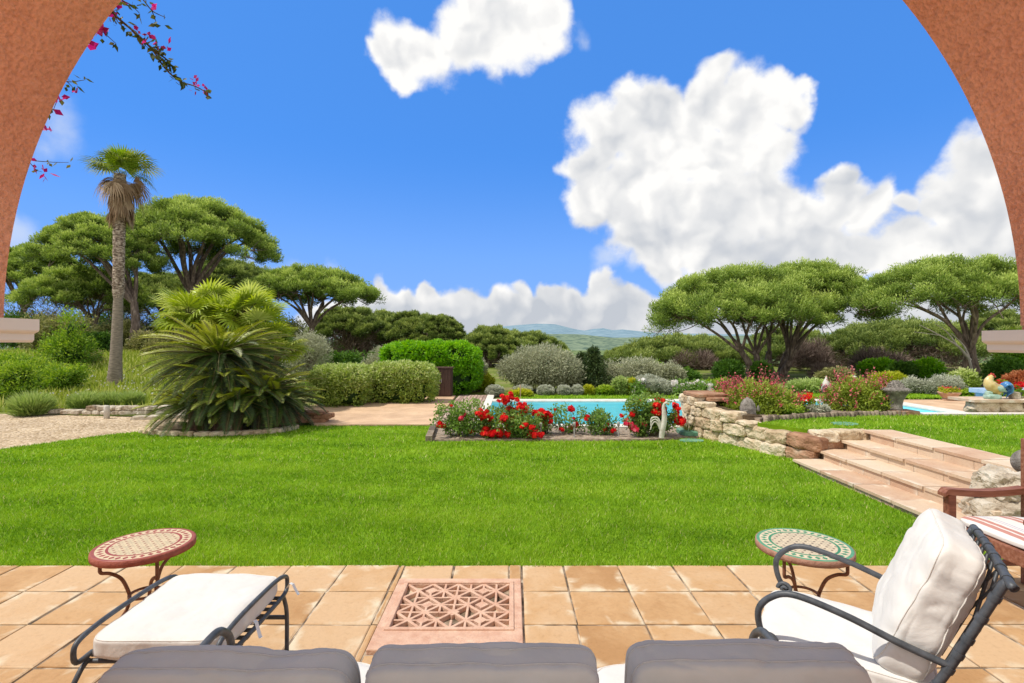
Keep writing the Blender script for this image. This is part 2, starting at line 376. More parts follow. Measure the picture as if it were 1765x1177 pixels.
def tilemat(name, stops, pale, edge=1.0, scale=3.0):
    m, nt, out = newmat(name); L = nt.links.new
    tc = nt.nodes.new('ShaderNodeTexCoord')
    a = N(nt, 'ShaderNodeAttribute', attribute_name='rnd')
    ofs = N(nt, 'ShaderNodeCombineXYZ'); ml = N(nt, 'ShaderNodeMath', operation='MULTIPLY'); ml.inputs[1].default_value = 37.0; L(a.outputs['Fac'], ml.inputs[0]); L(ml.outputs[0], ofs.inputs[2])
    ad = N(nt, 'ShaderNodeVectorMath', operation='ADD'); L(tc.outputs['Object'], ad.inputs[0]); L(ofs.outputs[0], ad.inputs[1])
    n1 = N(nt, 'ShaderNodeTexNoise', Scale=scale, Detail=11.0, Roughness=.68, Distortion=.25); L(ad.outputs[0], n1.inputs['Vector'])
    sm = N(nt, 'ShaderNodeMath', operation='MULTIPLY_ADD'); sm.inputs[1].default_value = .58; L(a.outputs['Fac'], sm.inputs[0])
    su = N(nt, 'ShaderNodeMath', operation='SUBTRACT'); su.inputs[1].default_value = .29; L(n1.outputs['Fac'], su.inputs[0]); L(su.outputs[0], sm.inputs[2])
    r = ramp(nt, sm.outputs[0], stops)
    # pale lime bloom, strongest along the tile edges
    uv = N(nt, 'ShaderNodeSeparateXYZ'); L(tc.outputs['UV'], uv.inputs[0])
    def edge1(s_):
        b_ = N(nt, 'ShaderNodeMath', operation='SUBTRACT'); b_.inputs[1].default_value = .5; L(s_, b_.inputs[0])
        c_ = N(nt, 'ShaderNodeMath', operation='ABSOLUTE'); L(b_.outputs[0], c_.inputs[0]); return c_.outputs[0]
    mxn = N(nt, 'ShaderNodeMath', operation='MAXIMUM'); L(edge1(uv.outputs[0]), mxn.inputs[0]); L(edge1(uv.outputs[1]), mxn.inputs[1])
    n2 = N(nt, 'ShaderNodeTexNoise', Scale=5.0, Detail=7.0, Distortion=.8); L(ad.outputs[0], n2.inputs['Vector'])
    q = N(nt, 'ShaderNodeMath', operation='MULTIPLY_ADD'); q.inputs[1].default_value = edge; L(mxn.outputs[0], q.inputs[0]); L(n2.outputs['Fac'], q.inputs[2])
    mr = N(nt, 'ShaderNodeMapRange', interpolation_type='SMOOTHSTEP'); mr.inputs[1].default_value = .5 + .42 * edge; mr.inputs[2].default_value = .72 + .48 * edge; L(q.outputs[0], mr.inputs[0])
    mc = N(nt, 'ShaderNodeMixRGB'); mc.inputs[2].default_value = (*pale, 1); L(mr.outputs[0], mc.inputs[0]); L(r.outputs[0], mc.inputs[1])
    n4 = N(nt, 'ShaderNodeTexNoise', Scale=38.0, Detail=8.0, Roughness=.7); L(ad.outputs[0], n4.inputs['Vector'])
    r4 = ramp(nt, n4.outputs['Fac'], [(.28, (.62, .56, .5)), (.45, (.95, .94, .92)), (.7, (1.06, 1.06, 1.05))])
    mc2 = N(nt, 'ShaderNodeMixRGB', blend_type='MULTIPLY', Fac=.45); L(mc.outputs[0], mc2.inputs[1]); L(r4.outputs[0], mc2.inputs[2]); mc = mc2
    p = N(nt, 'ShaderNodeBsdfPrincipled', Roughness=.75); p.inputs['Specular IOR Level'].default_value = .25
    L(mc.outputs[0], p.inputs['Base Color'])
    n3 = N(nt, 'ShaderNodeTexNoise', Scale=30.0, Detail=8.0); L(ad.outputs[0], n3.inputs['Vector'])
    b = N(nt, 'ShaderNodeBump', Strength=.35, Distance=.008); L(n3.outputs['Fac'], b.inputs['Height']); L(b.outputs[0], p.inputs['Normal'])
    L(p.outputs[0], out.inputs[0]); return m
M['tile'] = tilemat('terracotta_tile', [(.2, (.44, .245, .105)), (.45, (.555, .34, .165)), (.7, (.61, .41, .235))], (.71, .60, .43), .8)
M['joint'] = noisemat('dirty_joint', [(.38, (.10, .075, .05)), (.52, (.28, .21, .15)), (.64, (.62, .52, .39))], 7, 9, .95, .6, 60, .01)
M['step'] = tilemat('pink_step_tile', [(.1, (.52, .33, .22)), (.45, (.62, .455, .32)), (.8, (.68, .55, .41))], (.72, .63, .51), .7)
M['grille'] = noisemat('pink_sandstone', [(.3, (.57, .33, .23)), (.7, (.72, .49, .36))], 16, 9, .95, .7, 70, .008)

def brickpave(name, c1, c2, mortar, sx, rot=0.0, w=.5, h=.25):
    m, nt, out = newmat(name); L = nt.links.new
    tc = nt.nodes.new('ShaderNodeTexCoord'); mp = N(nt, 'ShaderNodeMapping'); mp.inputs['Rotation'].default_value = (0, 0, rot); L(tc.outputs['Object'], mp.inputs[0])
    br = nt.nodes.new('ShaderNodeTexBrick'); L(mp.outputs[0], br.inputs['Vector'])
    br.inputs['Color1'].default_value = (*c1, 1); br.inputs['Color2'].default_value = (*c2, 1); br.inputs['Mortar'].default_value = (*mortar, 1)
    br.inputs['Scale'].default_value = sx; br.inputs['Mortar Size'].default_value = .012; br.inputs['Brick Width'].default_value = w; br.inputs['Row Height'].default_value = h
    nz = N(nt, 'ShaderNodeTexNoise', Scale=1.6, Detail=8.0); L(tc.outputs['Object'], nz.inputs['Vector'])
    r2 = ramp(nt, nz.outputs['Fac'], [(.3, (.78, .74, .72)), (.7, (1.12, 1.1, 1.08))])
    mc = N(nt, 'ShaderNodeMixRGB', blend_type='MULTIPLY', Fac=1.0); L(br.outputs[0], mc.inputs[1]); L(r2.outputs[0], mc.inputs[2])
    p = N(nt, 'ShaderNodeBsdfPrincipled', Roughness=.85); L(mc.outputs[0], p.inputs['Base Color'])
    L(p.outputs[0], out.inputs[0]); return m
M['pave'] = brickpave('terracotta_paving', (.59, .395, .245), (.68, .48, .31), (.50, .37, .26), 4.0)
M['deckwood'] = noisemat('greyed_deck_timber', [(.3, (.30, .20, .16)), (.7, (.50, .37, .30))], 3, 8, .8, .3, 40, .004, stretch=(8, .6, 1), rndmix=.5)

def gravelmat():
    m, nt, out = newmat('buff_gravel'); L = nt.links.new
    tc = nt.nodes.new('ShaderNodeTexCoord')
    v = N(nt, 'ShaderNodeTexVoronoi', Scale=24.0); L(tc.outputs['Object'], v.inputs['Vector'])
    r = ramp(nt, v.outputs['Color'], [(.1, (.36, .26, .16)), (.5, (.58, .45, .30)), (.9, (.74, .62, .47))])
    nz = N(nt, 'ShaderNodeTexNoise', Scale=.9, Detail=6.0); L(tc.outputs['Object'], nz.inputs['Vector'])
    r2 = ramp(nt, nz.outputs['Fac'], [(.3, (.75, .72, .70)), (.7, (1.05, 1.05, 1.05))])
    mc = N(nt, 'ShaderNodeMixRGB', blend_type='MULTIPLY', Fac=1.0); L(r.outputs[0], mc.inputs[1]); L(r2.outputs[0], mc.inputs[2])
    p = N(nt, 'ShaderNodeBsdfPrincipled', Roughness=.95); p.inputs['Specular IOR Level'].default_value = .1; L(mc.outputs[0], p.inputs['Base Color'])
    b = N(nt, 'ShaderNodeBump', Strength=.8, Distance=.03); b.invert = True; L(v.outputs['Distance'], b.inputs['Height']); L(b.outputs[0], p.inputs['Normal'])
    L(p.outputs[0], out.inputs[0]); return m
M['gravel'] = gravelmat()

def watermat():
    m, nt, out = newmat('pool_water'); L = nt.links.new
    tc = nt.nodes.new('ShaderNodeTexCoord')
    nz = N(nt, 'ShaderNodeTexNoise', Scale=3.5, Detail=4.0, Distortion=.5); L(tc.outputs['Object'], nz.inputs['Vector'])
    b = N(nt, 'ShaderNodeBump', Strength=.5, Distance=.05); L(nz.outputs['Fac'], b.inputs['Height'])
    t = nt.nodes.new('ShaderNodeBsdfTransparent'); t.inputs[0].default_value = (.86, .985, 1.0, 1)
    g = N(nt, 'ShaderNodeBsdfGlossy', Roughness=.03); L(b.outputs[0], g.inputs['Normal'])
    fr = N(nt, 'ShaderNodeFresnel', IOR=1.33); L(b.outputs[0], fr.inputs['Normal'])
    ml = N(nt, 'ShaderNodeMath', operation='MULTIPLY'); ml.inputs[1].default_value = .35; L(fr.outputs[0], ml.inputs[0])
    mx = N(nt, 'ShaderNodeMixShader'); L(ml.outputs[0], mx.inputs[0]); L(t.outputs[0], mx.inputs[1]); L(g.outputs[0], mx.inputs[2])
    L(mx.outputs[0], out.inputs[0]); return m
M['water'] = watermat()
M['basin'] = noisemat('pale_turquoise_basin', [(.3, (.26, .75, .85)), (.7, (.37, .84, .90))], 2.2, 7, .7, 0)

def mosaic(name, main, rim, dark, cream):
    m, nt, out = newmat(name); L = nt.links.new
    tc = nt.nodes.new('ShaderNodeTexCoord'); sp = N(nt, 'ShaderNodeSeparateXYZ'); L(tc.outputs['Object'], sp.inputs[0])
    def mth(op, a, b=None):
        n = N(nt, 'ShaderNodeMath', operation=op)
        for i, q in enumerate((a, b)):
            if q is None: continue
            if isinstance(q, (int, float)): n.inputs[i].default_value = q
            else: L(q, n.inputs[i])
        return n.outputs[0]
    x, y = sp.outputs[0], sp.outputs[1]
    r = mth('SQRT', mth('ADD', mth('MULTIPLY', x, x), mth('MULTIPLY', y, y)))
    ang = mth('ARCTAN2', y, x)
    # dots on a diagonal grid
    k = 1 / .036
    u = mth('FRACT', mth('ADD', mth('MULTIPLY', mth('ADD', x, y), k * .7071), 100.5)); v = mth('FRACT', mth('ADD', mth('MULTIPLY', mth('SUBTRACT', x, y), k * .7071), 100.5))
    du = mth('ABSOLUTE', mth('SUBTRACT', u, .5)); dv = mth('ABSOLUTE', mth('SUBTRACT', v, .5))
    dot = mth('LESS_THAN', mth('MAXIMUM', du, dv), .16)
    line = mth('GREATER_THAN', mth('MAXIMUM', du, dv), .475)
    # ring of leaf-shaped pieces
    seg = mth('ABSOLUTE', mth('SUBTRACT', mth('FRACT', mth('ADD', mth('MULTIPLY', ang, 34 / 6.28318), 50.0)), .5))
    dr = mth('ABSOLUTE', mth('SUBTRACT', r, .205))
    leafm = mth('LESS_THAN', mth('ADD', mth('MULTIPLY', seg, .05), dr), .019)
    def mix(f, c1, c2):
        n = N(nt, 'ShaderNodeMixRGB'); L(f, n.inputs[0])
        for i, c in ((1, c1), (2, c2)):
            if isinstance(c, tuple): n.inputs[i].default_value = (*c, 1)
            else: L(c, n.inputs[i])
        return n.outputs[0]
    c = mix(line, cream, tuple(.8 * q for q in cream)); c = mix(dot, c, dark)
    ring = mix(leafm, tuple(1.08 * q for q in cream), main)
    c = mix(mth('GREATER_THAN', r, .168), c, main); c = mix(mth('GREATER_THAN', r, .182), c, ring); c = mix(mth('GREATER_THAN', r, .229), c, rim)
    nz = N(nt, 'ShaderNodeTexNoise', Scale=30.0, Detail=6.0); L(tc.outputs['Object'], nz.inputs['Vector'])
    r2 = ramp(nt, nz.outputs['Fac'], [(.3, (.8, .8, .8)), (.7, (1.08, 1.08, 1.08))])
    mc = N(nt, 'ShaderNodeMixRGB', blend_type='MULTIPLY', Fac=1.0); L(c, mc.inputs[1]); L(r2.outputs[0], mc.inputs[2])
    p = N(nt, 'ShaderNodeBsdfPrincipled', Roughness=.5); L(mc.outputs[0], p.inputs['Base Color']); L(p.outputs[0], out.inputs[0]); return m
M['mosaic_red'] = mosaic('red_mosaic', (.36, .07, .05), (.36, .09, .06), (.33, .10, .06), (.66, .53, .33))
M['mosaic_green'] = mosaic('green_mosaic', (.05, .25, .12), (.10, .33, .18), (.14, .08, .05), (.64, .53, .36))
M['rim_red'] = noisemat('red_tile_rim', [(.3, (.26, .06, .04)), (.7, (.40, .13, .09))], 20)
M['rim_brown'] = noisemat('pinkish_brown_rim', [(.3, (.30, .15, .10)), (.7, (.45, .26, .19))], 20)

def stripes():
    m, nt, out = newmat('striped_canvas'); L = nt.links.new
    tc = nt.nodes.new('ShaderNodeTexCoord'); sp = N(nt, 'ShaderNodeSeparateXYZ'); L(tc.outputs['Object'], sp.inputs[0])
    ml = N(nt, 'ShaderNodeMath', operation='MULTIPLY_ADD'); ml.inputs[1].default_value = 1 / .26; ml.inputs[2].default_value = 10.1; L(sp.outputs[0], ml.inputs[0])
    fr = N(nt, 'ShaderNodeMath', operation='FRACT'); L(ml.outputs[0], fr.inputs[0])
    w, red, blu = (.76, .73, .69), (.53, .26, .22), (.45, .44, .54)
    r = ramp(nt, fr.outputs[0], [(0, w), (.24, red), (.40, w), (.46, red), (.60, w), (.72, blu), (.76, w), (.82, blu), (.86, w)])
    r.color_ramp.interpolation = 'CONSTANT'
    p = N(nt, 'ShaderNodeBsdfPrincipled', Roughness=.95); p.inputs['Specular IOR Level'].default_value = .1; L(r.outputs[0], p.inputs['Base Color'])
    L(p.outputs[0], out.inputs[0]); return m
M['striped'] = stripes()

def hillmat(name, c1, c2, c3, scale, patch):
    m, nt, out = newmat(name); L = nt.links.new
    tc = nt.nodes.new('ShaderNodeTexCoord')
    v = N(nt, 'ShaderNodeTexVoronoi', Scale=scale); L(tc.outputs['Object'], v.inputs['Vector'])
    nz = N(nt, 'ShaderNodeTexNoise', Scale=scale * .35, Detail=10.0, Roughness=.65); L(tc.outputs['Object'], nz.inputs['Vector'])
    ad = N(nt, 'ShaderNodeMath', operation='MULTIPLY_ADD'); ad.inputs[1].default_value = .35; L(v.outputs['Distance'], ad.inputs[0]); L(nz.outputs['Fac'], ad.inputs[2])
    r = ramp(nt, ad.outputs[0], [(.50, c1), (.64, c2), (.78, c3)])
    n2 = N(nt, 'ShaderNodeTexNoise', Scale=scale * .06, Detail=5.0); L(tc.outputs['Object'], n2.inputs['Vector'])
    mr = N(nt, 'ShaderNodeMapRange'); mr.inputs[1].default_value = .66; mr.inputs[2].default_value = .70; L(n2.outputs['Fac'], mr.inputs[0])
    mc = N(nt, 'ShaderNodeMixRGB'); mc.inputs[2].default_value = (*patch, 1); L(mr.outputs[0], mc.inputs[0]); L(r.outputs[0], mc.inputs[1])
    d = nt.nodes.new('ShaderNodeBsdfDiffuse'); L(mc.outputs[0], d.inputs[0])
    L(d.outputs[0], out.inputs[0]); return m
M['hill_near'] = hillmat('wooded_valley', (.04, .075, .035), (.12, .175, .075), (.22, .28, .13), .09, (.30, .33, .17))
M['hill_mid'] = hillmat('hazy_wooded_hill', (.06, .105, .09), (.135, .19, .14), (.22, .28, .19), .045, (.30, .35, .24))  # distance haze is mixed into this and the far hill's colours
M['hill_far'] = hillmat('haze_tinted_far_hill', (.14, .23, .30), (.19, .285, .35), (.235, .33, .39), .014, (.22, .32, .38))
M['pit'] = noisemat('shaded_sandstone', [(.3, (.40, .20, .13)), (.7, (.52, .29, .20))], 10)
M['fan_side'] = leafmat('olive_palm_leaf', (.09, .14, .02), (.26, .32, .05), (.46, .47, .14), .3, .55)
# ------------------------------------------------------------------ camera, sun, sky
cam = bpy.data.cameras.new('camera'); cam.sensor_width = 36; cam.lens = 36 * FPX / 1765.0; cam.clip_start = .02; cam.clip_end = 30000
co = bpy.data.objects.new('camera', cam); COL.objects.link(co)
co.location = (0, 0, CAMH); co.rotation_euler = (R(90), 0, 0)
scene.camera = co
SUN_EL, SUN_AZ = R(60), R(-101)          # azimuth measured from +Y (away from the house) towards +X
sd = Vector((math.sin(SUN_AZ) * math.cos(SUN_EL), math.cos(SUN_AZ) * math.cos(SUN_EL), math.sin(SUN_EL)))
sl = bpy.data.lights.new('sun', 'SUN'); sl.energy = 4.0; sl.angle = R(.53); sl.color = (1.0, .945, .85)
so = bpy.data.objects.new('sun', sl); COL.objects.link(so); so.rotation_euler = sd.to_track_quat('Z', 'Y').to_euler()

w = bpy.data.worlds.new('World'); scene.world = w; w.use_nodes = True
nt = w.node_tree; nt.nodes.clear(); L = nt.links.new
wo = nt.nodes.new('ShaderNodeOutputWorld'); bg = nt.nodes.new('ShaderNodeBackground'); bg.inputs['Strength'].default_value = .12
L(bg.outputs[0], wo.inputs[0])
sky = nt.nodes.new('ShaderNodeTexSky'); sky.sky_type = 'NISHITA'; sky.sun_disc = False; sky.sun_elevation = SUN_EL; sky.sun_rotation = SUN_AZ
sky.air_density = 1.0; sky.dust_density = .25; sky.ozone_density = 2.2
tc = nt.nodes.new('ShaderNodeTexCoord'); D = tc.outputs['Generated']
bw = nt.nodes.new('ShaderNodeRGBToBW'); L(sky.outputs[0], bw.inputs[0])
mp0 = N(nt, 'ShaderNodeMapRange'); mp0.inputs[1].default_value = .6; mp0.inputs[2].default_value = 4.0; mp0.inputs[3].default_value = .82; mp0.inputs[4].default_value = 1.22; L(bw.outputs[0], mp0.inputs[0])
skc = N(nt, 'ShaderNodeVectorMath', operation='SCALE'); skc.inputs[0].default_value = (.68, 2.48, 7.15); L(mp0.outputs[0], skc.inputs['Scale'])
blobs = [  # photo px centre, radius: cumulus masses, as directions in the real sky
 (690,100,62),(745,98,62),(800,60,70),(860,45,80),(915,45,62),(845,-20,90),(700,135,36),(650,100,30),
 (1045,225,66),(1095,200,62),(1150,190,52),(1230,165,66),(1290,185,68),(1350,180,52),(1395,155,30),(1025,285,52),(1010,355,46),(1080,340,66),(1150,280,84),(1230,270,86),(1300,260,60),
 (1170,380,90),(1260,370,95),(1330,360,72),(1240,450,80),(1150,455,46),(1390,390,80),(1445,300,30),(1440,350,52),(1500,370,50),(1550,360,28),(1400,470,90),(1100,405,52),(1330,450,90),
 (1690,275,58),(1745,250,70),(1650,335,60),(1600,365,46),(1720,370,100),(1640,420,86),(1560,420,56),(1700,470,100),(1540,480,64),(1800,330,140),(1500,450,55),(1900,400,150),
 (650,503,20),(612,535,34),(660,530,36),(700,512,18),(745,506,20),(800,520,26),(850,516,26),(898,500,20),(945,498,20),(985,512,22),(1040,494,24),(1085,528,38),(1150,516,28),
 (690,560,58),(780,550,52),(870,550,60),(960,550,60),(1050,550,60),(1140,550,50),(1200,520,60),(560,560,40),
 (1140,545,40)]
def node_math(op, a, b=None, c=None):
    n = N(nt, 'ShaderNodeMath', operation=op)
    for i, q in enumerate((a, b, c)):
        if q is None: continue
        if isinstance(q, (int, float)): n.inputs[i].default_value = q
        else: L(q, n.inputs[i])
    return n.outputs[0]
# domain warp so that the masses lose their round outlines
wn = N(nt, 'ShaderNodeTexNoise', Scale=9.0, Detail=5.0); L(D, wn.inputs['Vector'])
ws = N(nt, 'ShaderNodeVectorMath', operation='SUBTRACT'); ws.inputs[1].default_value = (.5, .5, .5); L(wn.outputs['Color'], ws.inputs[0])
wm = N(nt, 'ShaderNodeVectorMath', operation='SCALE'); wm.inputs['Scale'].default_value = .10; L(ws.outputs[0], wm.inputs[0])
wa = N(nt, 'ShaderNodeVectorMath', operation='ADD'); L(D, wa.inputs[0]); L(wm.outputs[0], wa.inputs[1])
def blob_mask(bl, vec, soft=1.55):
    acc = None
    for px, py, r in bl:
        d0 = Vector((px - CX, FPX, CY - py)).normalized()
        rr = sum(((Vector((px + a - CX, FPX, CY - py - b)).normalized() - d0).length) for a, b in ((r, 0), (-r, 0), (0, r), (0, -r))) / 4 * soft
        n = N(nt, 'ShaderNodeVectorMath', operation='DISTANCE'); n.inputs[1].default_value = d0; L(vec, n.inputs[0])
        v = node_math('MULTIPLY_ADD', n.outputs['Value'], -1.0 / rr, 1.0)
        acc = v if acc is None else node_math('SMOOTH_MAX', acc, v, .12)
    return node_math('MAXIMUM', acc, -.35)
mask = blob_mask(blobs, wa.outputs[0])
off = N(nt, 'ShaderNodeVectorMath', operation='ADD'); off.inputs[1].default_value = tuple(Vector((-.55, 0, .85)).normalized() * .028); L(wa.outputs[0], off.inputs[0])
def fbm(vec, s, det, rough=.58):
    n = N(nt, 'ShaderNodeTexNoise', Scale=s, Detail=det, Roughness=rough); L(vec, n.inputs['Vector']); return n.outputs['Fac']
n1 = fbm(D, 11.0, 9.0); n1o = fbm(off.outputs[0], 11.0, 5.0)
vb = N(nt, 'ShaderNodeTexVoronoi', Scale=22.0, feature='SMOOTH_F1'); vb.inputs['Smoothness'].default_value = .6; L(wa.outputs[0], vb.inputs['Vector'])
dens = node_math('ADD', mask, node_math('MULTIPLY', node_math('SUBTRACT', n1, .5), .85))
dens = node_math('ADD', dens, node_math('MULTIPLY', node_math('SUBTRACT', .42, vb.outputs['Distance']), .28))
sep = N(nt, 'ShaderNodeSeparateXYZ'); L(D, sep.inputs[0])
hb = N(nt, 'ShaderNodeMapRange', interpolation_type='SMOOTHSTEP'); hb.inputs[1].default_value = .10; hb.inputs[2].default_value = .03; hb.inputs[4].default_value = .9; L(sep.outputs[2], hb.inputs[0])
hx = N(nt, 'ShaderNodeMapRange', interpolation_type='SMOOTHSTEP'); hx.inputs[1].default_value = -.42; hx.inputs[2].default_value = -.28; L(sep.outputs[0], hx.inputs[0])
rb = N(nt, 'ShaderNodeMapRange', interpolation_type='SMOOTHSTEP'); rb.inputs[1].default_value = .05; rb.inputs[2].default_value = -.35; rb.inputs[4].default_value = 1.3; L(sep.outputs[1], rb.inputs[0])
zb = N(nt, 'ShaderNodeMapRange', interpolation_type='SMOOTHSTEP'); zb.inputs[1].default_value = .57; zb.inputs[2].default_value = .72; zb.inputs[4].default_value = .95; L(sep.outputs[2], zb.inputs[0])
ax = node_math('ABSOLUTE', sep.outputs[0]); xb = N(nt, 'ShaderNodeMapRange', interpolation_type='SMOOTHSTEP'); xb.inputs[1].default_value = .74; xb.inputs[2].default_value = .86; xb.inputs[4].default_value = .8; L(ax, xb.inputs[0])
dens = node_math('ADD', dens, node_math('MAXIMUM', node_math('MAXIMUM', rb.outputs[0], xb.outputs[0]), zb.outputs[0]))  # unseen rear, side and overhead cloud, added to whiten the fill light
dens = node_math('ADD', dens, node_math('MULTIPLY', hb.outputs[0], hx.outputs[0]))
al = N(nt, 'ShaderNodeMapRange', interpolation_type='SMOOTHSTEP'); al.inputs[1].default_value = .21; al.inputs[2].default_value = .54; L(dens, al.inputs[0])
lit = node_math('MULTIPLY_ADD', node_math('SUBTRACT', fbm(wa.outputs[0], 6.5, 3.0), fbm(off.outputs[0], 6.5, 3.0)), 2.5, .72)
thick = N(nt, 'ShaderNodeMapRange'); thick.inputs[1].default_value = .45; thick.inputs[2].default_value = 1.15; thick.inputs[3].default_value = .16; thick.inputs[4].default_value = -.10; L(dens, thick.inputs[0])
lit = node_math('ADD', lit, thick.outputs[0])
lowg = N(nt, 'ShaderNodeMapRange'); lowg.inputs[1].default_value = .02; lowg.inputs[2].default_value = .42; lowg.inputs[3].default_value = -.24; lowg.inputs[4].default_value = 0.10; L(sep.outputs[2], lowg.inputs[0])
lit = node_math('ADD', lit, lowg.outputs[0])
cr = ramp(nt, lit, [(.30, (4.7, 5.0, 5.5)), (.52, (5.9, 6.05, 6.3)), (.78, (7.3, 7.3, 7.3)), (.95, (8.5, 8.4, 8.2))])
# thin wisps to the left
wmask = blob_mask([(105,225,70),(60,250,50),(35,405,60),(490,470,48),(430,472,48),(560,470,30),(1045,452,26),(1085,456,20),(990,60,30)], wa.outputs[0], 1.2)
wd = node_math('ADD', wmask, node_math('MULTIPLY', node_math('SUBTRACT', n1, .5), 1.3))
wal = N(nt, 'ShaderNodeMapRange', interpolation_type='SMOOTHSTEP'); wal.inputs[1].default_value = .15; wal.inputs[2].default_value = 1.0; wal.inputs[4].default_value = .55; L(wd, wal.inputs[0])
hz = N(nt, 'ShaderNodeMapRange', interpolation_type='SMOOTHSTEP'); hz.inputs[1].default_value = .36; hz.inputs[2].default_value = .0; hz.inputs[4].default_value = .34; L(sep.outputs[2], hz.inputs[0])
mxh = N(nt, 'ShaderNodeMixRGB'); mxh.inputs[2].default_value = (4.6, 6.1, 7.9, 1); L(hz.outputs[0], mxh.inputs[0]); L(skc.outputs[0], mxh.inputs[1])
mx0 = N(nt, 'ShaderNodeMixRGB'); mx0.inputs[2].default_value = (6.8, 7.2, 7.7, 1); L(wal.outputs[0], mx0.inputs[0]); L(mxh.outputs[0], mx0.inputs[1])
mx1 = N(nt, 'ShaderNodeMixRGB'); L(al.outputs[0], mx1.inputs[0]); L(mx0.outputs[0], mx1.inputs[1]); L(cr.outputs[0], mx1.inputs[2])
# unseen rear cloud, added as neutral fill light, is boosted; overhead cloud is dimmed
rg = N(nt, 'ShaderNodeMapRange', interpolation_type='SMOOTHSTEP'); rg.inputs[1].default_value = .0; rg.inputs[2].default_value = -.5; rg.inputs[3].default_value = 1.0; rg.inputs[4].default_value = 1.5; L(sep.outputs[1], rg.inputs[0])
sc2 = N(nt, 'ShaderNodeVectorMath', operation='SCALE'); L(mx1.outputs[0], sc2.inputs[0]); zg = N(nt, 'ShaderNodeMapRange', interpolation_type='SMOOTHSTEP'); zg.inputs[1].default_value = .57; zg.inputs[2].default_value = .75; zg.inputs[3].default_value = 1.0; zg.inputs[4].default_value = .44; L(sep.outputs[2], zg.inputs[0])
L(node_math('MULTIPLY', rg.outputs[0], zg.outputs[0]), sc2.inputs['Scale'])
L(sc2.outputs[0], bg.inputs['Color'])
w.cycles.sampling_method = 'MANUAL'; w.cycles.sample_map_resolution = 512

scene.view_settings.view_transform = 'Standard'; scene.view_settings.look = 'None'; scene.view_settings.exposure = 0; scene.view_settings.gamma = 1
cy = scene.cycles
cy.max_bounces = 8; cy.diffuse_bounces = 3; cy.glossy_bounces = 3; cy.transmission_bounces = 4; cy.transparent_max_bounces = 8
cy.caustics_reflective = False; cy.caustics_refractive = False; cy.sample_clamp_indirect = 6
cy.use_denoising = True
try: cy.denoiser = 'OPENIMAGEDENOISE'
except Exception: pass

# ------------------------------------------------------------------ terrain
def sstep(a, b, x):
    t = np.clip((x - a) / (b - a), 0, 1); return t * t * (3 - 2 * t)
PX0, PX1, PZ0, PZ1 = -.55, 10.2, 10.25, 14.35        # pool opening
UPZ = .40                                            # upper lawn level
def ground_h(x, z):
    x = np.asarray(x, float); z = np.asarray(z, float)
    left = sstep(0, 9, -x - 8.5 - .15 * np.maximum(z - 12, 0)) * sstep(11.5, 24, z) * 1.0
    h = -.055 + left
    far = sstep(36, 140, z)
    h = h - far * 14.0
    return h
xs = np.unique(np.concatenate([np.linspace(-400, -60, 18), np.linspace(-60, 60, 81), np.linspace(60, 400, 18), [PX0, PX1]]))
zs = np.unique(np.concatenate([np.linspace(-6, 60, 90), np.linspace(60, 330, 30), [PZ0, PZ1]]))
def terrain():
    Xg, Zg = np.meshgrid(xs, zs)
    Hh = ground_h(Xg, Zg)
    nn = np.array([[mnoise.noise(Vector((x * .13, z * .13, 0))) for x in xs] for z in zs])
    amp = np.where((Xg > -8) & (Zg < 17), 0.0, 1.0) * np.clip((Zg - 12) / 20, 0, 1) * .22
    Hh = Hh + nn * amp
    V = np.stack([Xg, Zg, Hh], -1).reshape(-1, 3)
    nx, nz = len(xs), len(zs); F = []
    for j in range(nz - 1):
        for i in range(nx - 1):
            cx_, cz_ = (xs[i] + xs[i + 1]) / 2, (zs[j] + zs[j + 1]) / 2
            if PX0 < cx_ < PX1 and PZ0 < cz_ < PZ1: continue
            a = j * nx + i; F.append((a, a + 1, a + nx + 1, a + nx))
    mb = MB(); mb.add(V, np.array(F), .5, smooth=True); struct(mb.build('ground', M['ground']))
terrain()

# far valley and hills
def ridge(name, mat, y0, y1, prof, n=220, rows=40, base=-30, rough=.06, seed=0.0):
    px = np.linspace(-900, 2700, n)
    ph = np.interp(px, [p[0] for p in prof], [p[1] for p in prof])
    V = []
    for j in range(rows):
        t = j / (rows - 1); y = y0 + (y1 - y0) * t
        for i in range(n):
            X = (px[i] - CX) / FPX * y
            top = CAMH + (CY - ph[i]) / FPX * y1
            e = t ** 1.5
            z = base + (top - base) * e
            z += rough * (top - base) * mnoise.fractal(Vector((X / (y1 * .12) + seed, y / (y1 * .12), seed)), 1.0, 2.0, 5) * (.3 + .7 * math.sin(math.pi * min(t, .95)))
            V.append((X, y, z))
    idx = np.arange(n * rows).reshape(rows, n)
    F = np.stack([idx[:-1, :-1], idx[:-1, 1:], idx[1:, 1:], idx[1:, :-1]], -1).reshape(-1, 4)
    mb = MB(); mb.add(np.array(V), F, .5, smooth=True); return struct(mb.build(name, mat))
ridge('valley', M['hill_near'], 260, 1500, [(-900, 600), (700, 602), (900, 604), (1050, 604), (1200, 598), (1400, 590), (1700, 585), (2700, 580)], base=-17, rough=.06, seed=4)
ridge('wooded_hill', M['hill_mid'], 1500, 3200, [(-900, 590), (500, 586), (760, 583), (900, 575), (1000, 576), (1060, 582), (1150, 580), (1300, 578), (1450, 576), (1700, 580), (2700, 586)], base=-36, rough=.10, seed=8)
ridge('far_hill', M['hill_far'], 3200, 8000, [(-900, 580), (600, 584), (760, 582), (800, 576), (840, 566), (880, 561), (930, 557.5), (960, 559), (985, 566), (1005, 570), (1020, 567), (1040, 565.5), (1055, 569), (1075, 567.5), (1095, 570), (1130, 574), (1200, 575), (1350, 577), (1500, 570), (2700, 578)], base=-20, rough=.02, seed=2)

